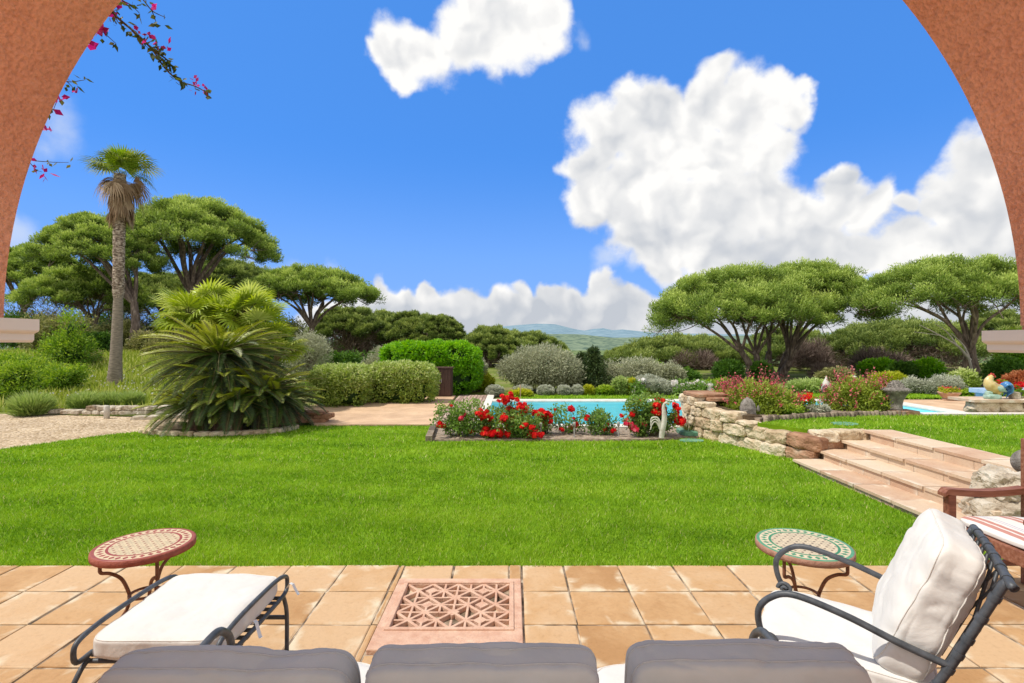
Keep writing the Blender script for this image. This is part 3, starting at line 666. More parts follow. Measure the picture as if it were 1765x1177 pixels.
# ------------------------------------------------------------------ lawn, lower and upper
STX = 3.9
LAWN = [(-10.5, 3.86), (-8.0, 8.1), (-7.3, 9.35), (-6.5, 10.1), (-5.5, 10.3), (-1.55, 10.32), (-1.42, 8.72), (-.5, 8.76), (1.6, 8.74), (2.6, 8.8), (3.05, 8.98), (3.42, 8.98), (3.75, 8.2), (4.2, 7.28), (3.98, 7.12), (3.86, 7.0), (3.86, 4.5), (4.6, 4.3), (4.6, 3.86)]
UPPER = [(3.82, 8.05), (4.3, 8.32), (5.2, 8.62), (6.3, 8.8), (7.0, 8.84), (16, 8.95), (16, 3.9), (5.41, 4.6), (5.41, 7.36), (4.95, 7.5), (4.55, 7.5), (4.25, 7.45)]
struct(sheet('lawn', LAWN, -.018, M['lawnbase'], .06))
struct(sheet('upper_lawn', UPPER, UPZ, M['lawnbase'], UPZ + .05))
struct(sheet('far_lawn', [(-.3, 14.75), (-.3, 16.1), (2, 16.15), (7, 16.2), (11, 17.0), (16, 17.0), (24, 15.8), (24, 14.75)], .012, M['lawnbase']))
def grass_blades(name, label, polys, bands, mat):
    mb = MB()
    for poly, z in polys:
        pa = np.array(poly); lo = pa.min(0); hi = pa.max(0)
        for z0, z1, dens, hgt, wid in bands:
            a, b = max(lo[1], z0), min(hi[1], z1)
            if b <= a: continue
            n = int((hi[0] - lo[0]) * (b - a) * dens)
            x = rng.uniform(lo[0], hi[0], n); y = rng.uniform(a, b, n)
            k = inpoly(x, y, poly) & (np.abs(x) < 1.02 * y + .4); x = x[k]; y = y[k]; n = len(x)
            # mowing bands and soft patches
            pt = .5 + .22 * np.sin(y * 2 * np.pi / .95 + .25 * np.sin(x * .8)) * .6
            pt += .16 * np.sin(x * 1.7 + 1.3 * np.sin(y * 1.1)) * np.sin(y * 2.3 + .7 * x) + .12 * np.sin(x * 5.1 + y * 3.3) * np.sin(y * 6.7 - x * 2)
            P = np.stack([x, y, np.full(n, z)], 1)
            lean = rng.normal(size=(n, 2)) * .45
            h = hgt * rng.uniform(.55, 1.25, n) * (1 + .25 * (pt - .5))
            tip = P + np.stack([lean[:, 0] * h, lean[:, 1] * h, h], 1)
            a_ = rng.uniform(0, 2 * np.pi, n); s_ = np.stack([np.cos(a_), np.sin(a_), np.zeros(n)], 1) * (wid * rng.uniform(.7, 1.3, n))[:, None] / 2
            V = np.stack([P - s_, P + s_, tip], 1).reshape(-1, 3)
            mb.add(V, np.arange(3 * n).reshape(n, 3), np.where(rng.uniform(size=n) < .035, 1.0, np.clip(pt + rng.normal(size=n) * .22, 0, .9)))
    o = mb.build(name, mat); return tag(o, label, 'grass', kind='stuff')
LB = [(3.8, 5.2, 7500, .032, .0062), (5.2, 7.2, 3600, .034, .009), (7.2, 11, 1500, .038, .015), (11, 20, 260, .05, .035)]
grass_blades('grass', 'short mown bright green grass of the lower and upper lawn', [(LAWN, -.02), (UPPER, UPZ - .003), ([(-6, 3.875)] + [(x_, 3.852 - .028 * abs(math.sin(x_ * 7.3) * math.sin(x_ * 3.1 + 1))) for x_ in np.linspace(-6, 4.6, 160)] + [(4.6, 3.875)], -.006)], LB, M['grass'])
grass_blades('grass', 'thin band of mown grass on the far side of the pool', [([(-.3, 14.75), (-.3, 16.1), (2, 16.15), (7, 16.2), (11, 17.0), (16, 17.0), (24, 15.8), (24, 14.75)], .01)], [(14, 18, 200, .05, .03)], M['grass'])

# ------------------------------------------------------------------ terrace of tiles with the stone grille let in
GX0, GX1, GZ0, GZ1 = -.785, .065, 2.76, 3.60
struct(sheet('terrace_bed', [(-5.5, -1), (5.5, -1), (5.5, 3.86), (-5.5, 3.86)], -.008, M['joint'], .06))
def terrace():
    mb = MB(); p = .4045; gap = .013
    for i in range(-13, 14):
        for j in range(-11, 10):
            x0 = -.015 + i * p + rng.normal() * .002; x1 = x0 + p - gap; z1 = 3.855 - (9 - j) * p + rng.normal() * .002; z0 = z1 - p + gap
            rects = [(x0, z0, x1, z1)]
            if x0 < GX1 and x1 > GX0 and z0 < GZ1 and z1 > GZ0:
                rects = []
                if x0 < GX0 - .02: rects.append((x0, z0, GX0 - .012, z1))
                if x1 > GX1 + .02: rects.append((GX1 + .012, z0, x1, z1))
                a, b = max(x0, GX0), min(x1, GX1)
                if z1 > GZ1 + .02: rects.append((a, GZ1 + .012, b, z1))
                if z0 < GZ0 - .02: rects.append((a, z0, b, GZ0 - .012))
            for (a, c, b, d) in rects:
                r = rng.uniform(); t = rng.normal(size=2) * .004; bv = .007
                zz = rng.normal() * .0008
                def cr_(x, y, dz): return (x, y, zz + dz + t[0] * (x - a - .2) + t[1] * (y - c - .2))
                j_ = rng.normal(size=8) * .0022
                top = [cr_(a + bv + j_[0], c + bv + j_[1], 0), cr_(b - bv + j_[2], c + bv + j_[3], 0), cr_(b - bv + j_[4], d - bv + j_[5], 0), cr_(a + bv + j_[6], d - bv + j_[7], 0)]
                k_ = rng.normal(size=8) * .0022; mid = [cr_(a + k_[0], c + k_[1], -.004), cr_(b + k_[2], c + k_[3], -.004), cr_(b + k_[4], d + k_[5], -.004), cr_(a + k_[6], d + k_[7], -.004)]
                low = [(q[0], q[1], -.014) for q in mid]
                V = top + mid + low
                F = np.array([[0, 1, 2, 3], [4, 5, 1, 0], [5, 6, 2, 1], [6, 7, 3, 2], [7, 4, 0, 3], [8, 9, 5, 4], [9, 10, 6, 5], [10, 11, 7, 6], [11, 8, 4, 7]])
                uvs = [[0, 0], [1, 0], [1, 1], [0, 1]] + [[0, 0]] * 32
                mb.add(V, F, r, uv=uvs)
    struct(mb.build('terrace', M['tile'], use_uv=True))
terrace()
def grille():
    t = thing('floor_grille', 'square pink stone floor grille pierced with a star lattice, let into the terrace', 'floor grille', ((GX0 + GX1) / 2, (GZ0 + GZ1) / 2, 0))
    w2, d2 = (GX1 - GX0) / 2 - .004, (GZ1 - GZ0) / 2 - .004
    ix, z0, z1 = .342, -.205, .335          # lattice opening (local)
    mb = MB()
    for lo, hi in (((-w2, z1, -.05), (w2, d2, .022)), ((-w2, -d2, -.05), (w2, z0, .022)), ((-w2, z0, -.05), (-ix, z1, .022)), ((ix, z0, -.05), (w2, z1, .022))):
        bbox_bev(mb, lo, hi, .006, rng.uniform())
    mb.build('frame', M['grille'], t)
    mb = MB()
    for lo, hi in (((-ix - .03, z1 + .002, .02), (ix + .03, z1 + .03, .030)), ((-ix - .03, z0 - .03, .02), (ix + .03, z0 - .002, .030)), ((-ix - .03, z0 - .002, .02), (-ix - .002, z1 + .002, .030)), ((ix + .002, z0 - .002, .02), (ix + .03, z1 + .002, .030))):
        bbox_bev(mb, lo, hi, .004)
    mb.build('moulding', M['grille'], t)
    mb = MB()
    def bar(p, q, wd=.019, top=.020):
        p = np.array(p); q = np.array(q); d = q - p; l = np.linalg.norm(d)
        if l < .01: return
        a = math.atan2(d[1], d[0]); c = (p + q) / 2
        ca, sa = math.cos(a), math.sin(a)
        bbox_bev(mb, (-l / 2, -wd / 2, -.045), (l / 2, wd / 2, top), .003, rng.uniform(), M=(np.array([[ca, -sa, 0], [sa, ca, 0], [0, 0, 1]]), np.array([c[0], c[1], rng.uniform(-.001, .001)])))
    nx, ny = 8, 6
    gx = np.linspace(-ix, ix, nx + 1); gy = np.linspace(z0, z1, ny + 1)
    P = lambda i, j: (gx[i], gy[j])
    for i in range(nx):
        for j in range(ny):
            a, b, c, d = P(i, j), P(i + 1, j), P(i + 1, j + 1), P(i, j + 1)
            if (i + j) % 2 == 0: bar(a, c)
            else: bar(b, d)
    for i in range(1, nx):
        for j in range(ny):
            if (3 * i + 5 * j) % 7 not in (0, 3): bar(P(i, j), P(i, j + 1), .015, .0195)
    for j in range(1, ny):
        for i in range(nx):
            if (4 * i + 3 * j) % 7 not in (1, 5): bar(P(i, j), P(i + 1, j), .015, .019)
    for i in range(2, nx, 4):
        for j in (1, 3, 5):
            c = P(i, j); box(mb, (c[0] - .032, c[1] - .028, -.043), (c[0] + .032, c[1] + .028, .0185), .5, rot=R(45))
    for i in range(0, nx + 1, 4):
        for j in (2, 4):
            c = P(i, j)
            if abs(c[0]) < ix - .05: box(mb, (c[0] - .03, c[1] - .027, -.043), (c[0] + .03, c[1] + .027, .0185), .5, rot=R(45))
    mb.build('lattice', M['grille'], t)
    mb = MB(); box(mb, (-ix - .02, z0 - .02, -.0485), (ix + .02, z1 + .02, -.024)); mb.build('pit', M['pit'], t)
grille()

# ------------------------------------------------------------------ gravel, deck, pool
struct(sheet('gravel_path', [(-14, 3.86), (-10.5, 3.86), (-8.0, 8.1), (-7.3, 9.35), (-6.5, 10.1), (-6.2, 10.5), (-7.2, 11.4), (-9.2, 11.75), (-11.5, 12.1), (-16, 12.3), (-22, 11.5), (-22, 3.86)], -.03, M['gravel'], .03))
struct(sheet('pool_deck', [(-3.95, 10.33), (-1.57, 10.33), (-1.62, 12), (-1.73, 15.9), (-2.35, 15.9), (-4.4, 14.6), (-5.35, 13.3), (-5.0, 12.2)], .012, M['pave'], .08))
def timber_deck():
    mb = MB(); n = 9; x0, x1 = -1.62, -.76
    wd = (x1 - x0) / n
    for i in range(n):
        y = 10.3
        while y < 15.9:
            l = rng.uniform(1.6, 2.6); y2 = min(y + l, 15.92)
            box(mb, (x0 + i * wd + .007, y, -.02), (x0 + (i + 1) * wd - .007, y2 - .008, .022 + rng.normal() * .002), rng.uniform()); y = y2
    tag(mb.build('timber_deck', M['deckwood']), 'greyed timber boardwalk running along the left edge of the pool', 'deck')
timber_deck()
struct(sheet('right_pool_terrace', [(10.62, 10.2), (10.62, 15.2), (15.0, 15.2), (19, 13.0), (19, 10.2)], .012, M['pave'], .06))
def pool():
    t = thing('swimming_pool', 'long turquoise swimming pool with pale coping behind the rose bed', 'swimming pool', (4.8, 12.3, 0))
    T = np.array([-4.8, -12.3, 0])
    mb = MB()
    x0, x1, y0, y1, zb = PX0, PX1, PZ0, PZ1, -1.35
    V = np.array([[x0, y0, zb], [x1, y0, zb], [x1, y1, zb], [x0, y1, zb], [x0, y0, -.02], [x1, y0, -.02], [x1, y1, -.02], [x0, y1, -.02]]) + T
    mb.add(V, np.array([[0, 1, 2, 3], [0, 4, 5, 1], [1, 5, 6, 2], [2, 6, 7, 3], [3, 7, 4, 0]])); mb.build('basin', M['basin'], t)
    mb = MB(); c = .30
    for lo, hi in (((x0 - .2, y1 - .01, -.02), (x1 + .4, y1 + .36, .035)), ((x0 - .2, y0 - c, -.02), (x1 + .4, y0 + .01, .035)), ((x0 - .2, y0 + .012, -.02), (x0 + .01, 16.1, .0345)), ((x1 - .01, y0 + .012, -.02), (x1 + .4, y1 - .012, .035))):
        if hi[1] > 15 and lo[0] < x0 and hi[0] < 1:
            bbox_bev(mb, np.array(lo) + T, np.array((hi[0], y1 - .012, hi[2])) + T, .012); bbox_bev(mb, np.array((lo[0], y1 + .362, lo[2])) + T, np.array(hi) + T, .012)
        else: bbox_bev(mb, np.array(lo) + T, np.array(hi) + T, .012)
    mb.build('coping', M['coping'], t)
    mb = MB(); nx, ny = 60, 26
    gx, gy = np.meshgrid(np.linspace(x0 + .008, x1 - .008, nx), np.linspace(y0 + .008, y1 - .008, ny))
    V = np.stack([gx, gy, np.full(gx.shape, -.075)], -1).reshape(-1, 3) + T
    idx = np.arange(nx * ny).reshape(ny, nx)
    mb.add(V, np.stack([idx[:-1, :-1], idx[:-1, 1:], idx[1:, 1:], idx[1:, :-1]], -1).reshape(-1, 4), smooth=True)
    tag(mb.build('water', M['water'], t), kind='structure')
pool()
struct(sheet('rose_bed', [(-1.36, 8.8), (-.5, 8.83), (1.6, 8.81), (2.6, 8.87), (3.05, 9.04), (3.36, 9.04), (3.36, 9.93), (-1.5, 9.93)], .002, M['soil'], .06))
def bed_kerb():
    mb = MB(); x = -1.40
    for (y0, y1, xa, xb) in ((8.70, 9.3, -1.40, -1.45), (9.31, 9.9, -1.45, -1.50)):
        a = math.atan2(xa - xb, y1 - y0)
        box(mb, ((xa + xb) / 2 - .055, y0, -.05), ((xa + xb) / 2 + .055, y1, .075), rng.uniform(), rot=a)
    tag(mb.build('sleeper_kerb', M['log']), 'two weathered timber sleepers edging the left end of the rose bed', 'kerb')
bed_kerb()
struct(sheet('upper_flowerbed', [(3.62, 9.95), (3.52, 9.2), (3.65, 8.75), (3.95, 8.25), (4.3, 8.42), (5.2, 8.72), (6.3, 8.9), (7.0, 8.95), (7.0, 9.95)], .44, M['soil'], .5))

# ------------------------------------------------------------------ dry-stone retaining wall
def stone_wall():
    t = thing('dry_stone_wall', 'curving dry stone retaining wall of pale limestone beside the steps', 'stone wall', (3.8, 8.3, 0))
    T = np.array([3.8, 8.3, 0])
    path = spline([(3.40, 9.95), (3.37, 9.4), (3.48, 8.95), (3.78, 8.3), (4.05, 7.7), (4.28, 7.27)], 80)
    ds = np.concatenate([[0], np.cumsum(np.linalg.norm(np.diff(path, axis=0), axis=1))])
    Ltot = ds[-1]
    def pos(s): return np.array([np.interp(s, ds, path[:, 0]), np.interp(s, ds, path[:, 1])])
    topH = lambda s: np.interp(s, [0, .75, .8, 1.25, 1.3, 1.72, 1.76, Ltot], [.68, .68, .60, .56, .54, .54, .40, .385])
    mb = MB(); mbr = MB(); seed = 0
    z = -.06; row = 0
    while z < .62:
        hrow = [.21, .19, .17, .16, .14][min(row, 4)]
        s = -.1 + .12 * (row % 2)
        while s < Ltot:
            l = rng.uniform(.26, .50) if s > .5 else rng.uniform(.16, .3)
            sc = min(s + l / 2, Ltot - .02); p = pos(sc); q = pos(min(sc + .05, Ltot)) - pos(max(sc - .05, 0)); a = math.atan2(q[1], q[0])
            H = topH(sc); hh = min(hrow, H - z)
            if hh > .055:
                nrm = np.array([math.sin(a), -math.cos(a)])
                if nrm[0] > 0: nrm = -nrm
                dep = rng.uniform(.26, .34)
                off = rng.uniform(-.02, .03)
                c = (p[0] + nrm[0] * off - nrm[0] * 0.0, p[1] + nrm[1] * off, z + hh / 2)
                m_ = mbr if (sc > Ltot - .30 and z < .22) else mb
                rock(m_, np.array(c) - T, (l * 1.03, dep, hh * 1.06), a + rng.normal() * .06, seed * 3.7, rng.uniform(), n=6.0, rough=.13, cuts=9, tilt=rng.normal() * .05); seed += 1
            s += l
        z += hrow; row += 1
    for k, (x, y, z_, sx) in enumerate(((4.42, 7.36, .33, .34), (4.72, 7.38, .335, .36), (4.98, 7.40, .33, .26))):
        rock(mb, np.array((x, y, z_)) - T, (sx, .28, .15), rng.normal() * .05, 200 + k * 5, rng.uniform(), n=6, rough=.15)
    for k in range(6):
        rock(mbr, np.array((4.42 + .12 * (k % 3), 7.36 + .004 * k, .06 + .15 * (k // 3))) - T, (.3, .24, .16), 0, 300 + k * 5, rng.uniform(), n=8, rough=.08)
    mb.build('stonework', M['stone'], t)
    o = mbr.build('stonework', M['stone_brown'], t); o['label'] = 'reddish brown stones at the end of the wall by the steps'
    # capping slabs of the pillar end
    mb = MB()
    rock(mb, np.array((3.55, 9.55, .70)) - T, (.62, .7, .07), .02, 31, .4, n=9, rough=.05); rock(mb, np.array((3.75, 9.32, .64)) - T, (.6, .4, .07), .1, 37, .7, n=9, rough=.05)
    mb.build('capstone', M['stone_brown'], t)
    # earth core behind the stones
    mb = MB()
    n = 40
    ss = np.linspace(0, Ltot, n); P0 = np.array([pos(s) for s in ss]); top = np.array([topH(s) for s in ss]) - .07
    V = []
    for i in range(n):
        V += [(P0[i, 0] + .02, P0[i, 1], -.06), (P0[i, 0] + .02, P0[i, 1], top[i]), (P0[i, 0] + .28, P0[i, 1] + .05, top[i])]
    V = np.array(V) - T
    F = []
    for i in range(n - 1):
        a = 3 * i; F += [(a, a + 3, a + 4, a + 1), (a + 1, a + 4, a + 5, a + 2)]
    mb.add(V, np.array(F)); mb.build('earth_core', M['bank'], t)
stone_wall()

# ------------------------------------------------------------------ steps
def steps():
    t = thing('garden_steps', 'wide flight of pink stone garden steps climbing to the upper lawn', 'steps', (4.4, 6.0, 0))
    T = np.array([4.4, 6.0, 0])
    zs_ = [(7.16, 4.3), (7.24, 4.55), (7.30, 4.75), (7.34, 4.7)]
    xs_ = [3.90, 4.27, 4.63, 4.98]; hs = [.045, .165, .285, .418]
    U = [[0, 0], [1, 0], [1, 1], [0, 1]]
    for k in range(4):
        s_ = thing_part('step', t)
        y1, y0 = zs_[k]; x0 = xs_[k]; x1 = xs_[k + 1] + .03 if k < 3 else x0 + .40; h = hs[k]; lowh = hs[k - 1] if k else -.06
        mb = MB(); y = y1
        while y > y0 + .05:
            l = .62 + rng.normal() * .02; ya = max(y - l, y0); r = rng.uniform()
            lo = np.array((x0 - .022, ya + .006, h - .032)) - T; hi = np.array((x1, y - .006, h)) - T
            V = np.array([[lo[0], lo[1], lo[2]], [hi[0], lo[1], lo[2]], [hi[0], hi[1], lo[2]], [lo[0], hi[1], lo[2]], [lo[0], lo[1], hi[2]], [hi[0], lo[1], hi[2]], [hi[0], hi[1], hi[2]], [lo[0], hi[1], hi[2]]])
            V[4:, 2] += rng.normal(size=4) * .0015
            V[[0, 3, 4, 7], 0] += rng.normal() * .004
            mb.add(V, BOXF, r, uv=U * 6); y = ya
        mb.build('tread', M['step'], s_, use_uv=True)
        mb = MB(); y = y1 - .15
        while y > y0 + .02:
            l = .40 + rng.normal() * .015; ya = max(y - l, y0)
            lo = np.array((x0, ya + .003, lowh - .01)) - T; hi = np.array((x0 + .05, y - .003, h - .034)) - T
            V = np.array([[lo[0], lo[1], lo[2]], [hi[0], lo[1], lo[2]], [hi[0], hi[1], lo[2]], [lo[0], hi[1], lo[2]], [lo[0], lo[1], hi[2]], [hi[0], lo[1], hi[2]], [hi[0], hi[1], hi[2]], [lo[0], hi[1], hi[2]]])
            mb.add(V, BOXF, rng.uniform(.0, .75), uv=U * 6); y = ya
        mb.build('riser', M['step'], s_, use_uv=True)
        mb = MB(); box(mb, np.array((x0 + .03, y0 + .003, -.06)) - T, np.array((x1 - .003, y1 - .003, h - .0335)) - T); mb.build('bed', M['joint'], s_)
def thing_part(name, parent):
    o = bpy.data.objects.new(name, None); COL.objects.link(o); o.parent = parent; return o
steps()
for k, (x, y, z, s_, ro, lab) in enumerate(((4.52, 4.78, .235, (.40, .34, .25), .5, 'larger rough limestone boulder on top of another at the foot of the steps'), (4.45, 4.72, .02, (.48, .40, .24), -.2, 'low flat limestone boulder lying under another behind the teak chair'))):
    mb = MB(); rock(mb, (0, 0, s_[2] / 2), s_, ro, 11.3 + 7 * k, rng.uniform(), n=4, rough=.3, cuts=16, tilt=.12); tag(mb.build('boulder', M['boulder'], loc=(x, y, z - .02)), lab, 'boulder', 'boulders by the steps')

# log-roll edging of the upper bed
def log_edging():
    mb = MB()
    path = spline([(3.98, 8.16), (4.3, 8.37), (5.2, 8.67), (6.2, 8.84), (6.75, 8.86)], 200)
    ds = np.concatenate([[0], np.cumsum(np.linalg.norm(np.diff(path, axis=0), axis=1))]); s = .04
    while s < ds[-1]:
        x, y = np.interp(s, ds, path[:, 0]), np.interp(s, ds, path[:, 1]); h = UPZ + .105 + rng.normal() * .008
        prof = [(.037, 0), (.037, h - UPZ - .012 + .0), (.030, h - UPZ), (0.0, h - UPZ + .002)]
        lathe(mb, prof, 10, rng.uniform(), (x, y, UPZ - .03)); s += .078
    tag(mb.build('log_edging', M['log']), 'low edging of upright half logs between the upper lawn and the flowerbed', 'edging')
log_edging()

# low stone wall at the right, with slab top
def low_wall():
    t = thing('low_wall', 'low limestone wall with flat slab top under the ceramic rooster', 'stone wall', (10, 9.35, 0))
    mb = MB(); x = -1.75; k = 0
    while x < 3.0:
        l = rng.uniform(.3, .5)
        rock(mb, (x + l / 2, -.02 - (.05 * (x + 1.7)), .49), (l * 1.04, .3, .21), 0, k * 4.1 + 77, rng.uniform(), n=6, rough=.14, cuts=7); x += l; k += 1
    mb.build('stonework', M['stone'], t)
    mb = MB(); x = -1.82
    for l in (1.2, 1.15, 1.3, 1.2):
        box(mb, (x, -.23, .59), (x + l - .012, .36, .635), rng.uniform(), rot=R(-2.0)); x += l
    mb.build('slab', M['step'], t)
    mb = MB(); box(mb, (-3.2, -.42, .38), (4, -.24, .42)); mb.build('footing', M['coping'], t)
low_wall()

# ------------------------------------------------------------------ archway
def archway():
    t = thing('stucco_archway', 'terracotta stucco archway with cream imposts framing the garden', 'archway', (0, 1.0, 0))
    Rr = 1.228; y0, y1 = -.42, .25; cxw = 0.0; zc = 1.705
    ang = np.linspace(0, np.pi, 97)
    inn = np.stack([cxw - Rr * np.cos(ang), zc + Rr * np.sin(ang)], 1)
    o_ = []
    for a in ang:
        dx, dz = -math.cos(a), math.sin(a)
        k = min(3.2 / max(abs(dx), 1e-6), 2.4 / max(dz, 1e-6)); o_.append((cxw + dx * k, zc + dz * k))
    out_ = np.array(o_)
    mb = MB(); n = len(ang); V = []
    for y in (y0, y1):
        V += [(p[0], y, p[1]) for p in inn]; V += [(p[0], y, p[1]) for p in out_]
    F = []
    for i in range(n - 1):
        a, b, c, d = i, i + 1, 2 * n + i, 2 * n + i + 1
        F.append((a, b, d, c))                                   # soffit
        F.append((a, n + i, n + i + 1, b)); F.append((c, d, 3 * n + i + 1, 3 * n + i))
        F.append((n + i, 3 * n + i, 3 * n + i + 1, n + i + 1))
    mb.add(np.array(V), np.array(F), .5, smooth=False)
    for s_ in (-1, 1):
        lo, hi = sorted((s_ * 1.30, s_ * 3.2)); box(mb, (lo, y0 + .02, 0), (hi, y1 - .02, zc - .08))
        lo, hi = sorted((s_ * 1.229, s_ * 3.2)); box(mb, (lo, y0 + .003, zc - .03), (hi, y1 - .003, zc - .001))
    mb.build('arch', M['stucco'], t)
    for s_, top, bot, xin in ((-1, 550.5, 590, 70), (1, 570, 607, 1690)):
        Zf = 1.28; zt = H_at(top, Zf); zb = H_at(bot, Zf); xi = (xin - CX) / FPX * Zf; x2 = xi + s_ * .013
        mid = zb + (zt - zb) * .42
        prof = [(xi, zt), (xi, mid + .006), (xi + s_ * .003, mid + .002), (x2, mid - .003), (x2, zb + .006), (x2 + s_ * .005, zb)]
        xo = s_ * 3.15; V = []
        for y in (y0 - .03, Zf - 1.0): V += [(xo, y, zt)] + [(p[0], y, p[1]) for p in prof] + [(xo, y, zb)]
        m = len(prof) + 2; F = [tuple(range(m)), tuple(range(2 * m - 1, m - 1, -1))]
        for i in range(m):
            j = (i + 1) % m; F.append((i, m + i, m + j, j))
        bm = bmesh.new(); vv = [bm.verts.new(v) for v in V]
        for f in F: bm.faces.new([vv[k] for k in f])
        bmesh.ops.recalc_face_normals(bm, faces=bm.faces[:])
        bmesh.ops.bevel(bm, geom=[e for e in bm.edges if abs(e.verts[0].co.y - e.verts[1].co.y) < .001 and abs(e.verts[0].co.y - (Zf - 1)) < .01], offset=.003, segments=2, affect='EDGES')
        me = bpy.data.meshes.new('impost'); bm.to_mesh(me); bm.free(); me.materials.append(M['impost'])
        o = bpy.data.objects.new('impost', me); COL.objects.link(o); o.parent = t
archway()
# ------------------------------------------------------------------ umbrella pines
def pine(label, Z, bx, cxp, half, topy, edgey, forky, trunkpx, basez=None, mat='pine', group=None, stems=1, name='umbrella_pine', thick=.42, nclump=270, m=120, dead=0, lean=None, yr=.92, cut=1.0, sub=38, skew=0.0, stemspread=.5, vis=1.0):
    X = X_at(bx, Z); bz = float(ground_h(X, Z)) - .05 if basez is None else basez
    t = thing(name, label, 'pine tree', (X, Z, bz), 0, group)
    ox = (cxp - bx) / FPX * Z; Rr = half / FPX * Z
    Ht = H_at(topy, Z) - bz; He = H_at(edgey, Z) - bz; Hf = max(H_at(forky, Z) - bz, .5); tr = trunkpx / FPX * Z / 2
    th = thick * Rr * .62
    ph = rng.uniform(0, 6.28, 4)
    def outline(a): return 1 + .05 * np.sin(2 * a + ph[0]) + .05 * np.sin(3 * a + ph[1]) + .04 * np.sin(5 * a + ph[2]) + .03 * np.sin(9 * a + ph[3])
    def surf(x, y):
        r = np.sqrt((x / Rr) ** 2 + (y / (Rr * yr)) ** 2); a = np.arctan2(y / yr, x); q = r / outline(a)
        return Ht - (Ht - He) * np.clip(q, 0, 1.2) ** 2.7 + skew * x, q
    # lumps of foliage spread sunflower-wise over the dome, each a small cushion of needle tufts
    nl = int(nclump * .70); i = np.arange(nl) + .5; rr = np.sqrt(i / nl); aa = i * 2.39996 + rng.normal(size=nl) * .3
    rr = np.clip(rr + rng.normal(size=nl) * .04, 0, 1.0)
    lx = rr * np.cos(aa) * Rr * outline(aa) * .93; ly = rr * np.sin(aa) * Rr * yr * outline(aa) * .93
    lt, q = surf(lx, ly); rl = Rr * .125 * rng.uniform(.7, 1.3, nl)
    lz = lt - rl * .45 - rng.uniform(0, 1, nl) ** 1.6 * th * .7 * (1 - .6 * q) + rng.normal(size=nl) * .018 * Rr
    per = 4; d_ = unit(rng.normal(size=(nl, per, 3))); d_[:, :, 2] = np.abs(d_[:, :, 2]) * .9 - .12
    C = (np.stack([lx + ox, ly, lz], 1)[:, None] + d_ * rl[:, None, None] * np.array([.85, .85, .72])).reshape(-1, 3); nclump = len(C)
    lr = rng.uniform(0, 1, nl)
    hf = (np.clip(.30 + .60 * d_[:, :, 2], 0, 1) + .70 * (lr[:, None] - .45)).ravel()  # tufts lighter on top, darker beneath: light and shade put into needle colour
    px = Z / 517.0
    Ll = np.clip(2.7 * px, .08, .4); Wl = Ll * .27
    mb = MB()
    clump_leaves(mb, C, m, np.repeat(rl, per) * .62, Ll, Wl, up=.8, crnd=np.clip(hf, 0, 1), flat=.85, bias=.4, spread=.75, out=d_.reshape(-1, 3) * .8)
    mb.build('crown', M[mat], t)
    # trunk, limbs, boughs
    tb = MB()
    lean = lean if lean is not None else ox * .25
    stems_top = []
    for k in range(stems):
        if stems == 1: b0 = np.zeros(3); f = np.array([lean, 0, Hf])
        else:
            a = k / stems * 6.28 + .4; b0 = np.array([math.cos(a) * tr * 2.0 * stemspread, math.sin(a) * tr * 1.2, 0]); f = np.array([lean + math.cos(a) * Rr * .28 * stemspread, math.sin(a) * Rr * .25, Hf * rng.uniform(.95, 1.25)])
        mid = b0 * .5 + f * .5 + np.array([rng.normal() * tr * .6, rng.normal() * tr * .6, 0]) - np.array([lean * .12, 0, 0])
        pts = spline([b0, mid, f], 14); rad = np.linspace(tr * 1.0, tr * .62, 14); rad[0] *= 1.3; rad[1] *= 1.1
        pts[:, :2] += rng.normal(size=(14, 2)) * tr * .05
        tube(tb, pts, rad, 10, rng.uniform()); stems_top.append(f)
    nS = sub
    i = np.arange(nS) + .5; r2 = np.sqrt(i / nS) * .93; a2 = i * 2.39996 + 1
    sx = r2 * np.cos(a2) * Rr; sy = r2 * np.sin(a2) * Rr * yr; st, sq = surf(sx, sy)
    S = np.stack([sx + ox, sy, st - th * (1.0 - .45 * sq) - .02 * Rr], 1)
    nP = 9 if stems == 1 else 5 * stems
    i = np.arange(nP); a1 = i * 6.28 / nP + rng.uniform(0, 1)
    r1 = np.where(i % 2 == 0, .58, .32)
    pxs = r1 * np.cos(a1) * Rr; pys = r1 * np.sin(a1) * Rr * yr; pt, pq = surf(pxs, pys)
    Pp = np.stack([pxs + ox, pys, np.minimum(pt - th * 1.12, Hf + (pt - Hf) * .72)], 1)
    lim_r = tr * (.40 if stems == 1 else .36)
    for k, p in enumerate(Pp):
        f = min(stems_top, key=lambda q: np.linalg.norm(q[:2] - p[:2] * .6))
        f0 = f + np.array([0, 0, -.06 * Hf])
        d = p - f0; c1 = f0 + d * np.array([.38, .38, .5]) + rng.normal(size=3) * .03 * Rr; c2 = f0 + d * np.array([.72, .72, .80]) + rng.normal(size=3) * .035 * Rr
        tube(tb, spline([f0, c1, c2, p], 12), np.linspace(lim_r, lim_r * .45, 12), 7, rng.uniform())
    near = np.argmin(np.linalg.norm(S[:, None] - Pp[None], axis=2), 1)
    for k, s_ in enumerate(S):
        p = Pp[near[k]]; d = s_ - p; c = p + d * np.array([.5, .5, .35]) + rng.normal(size=3) * .03 * Rr
        tube(tb, spline([p, c, s_], 7), np.linspace(lim_r * .42, lim_r * .16, 7), 5, rng.uniform(), caps=False)
    sel = np.arange(nclump)[::2]
    near = np.argmin(np.linalg.norm(C[sel][:, None] - S[None], axis=2), 1)
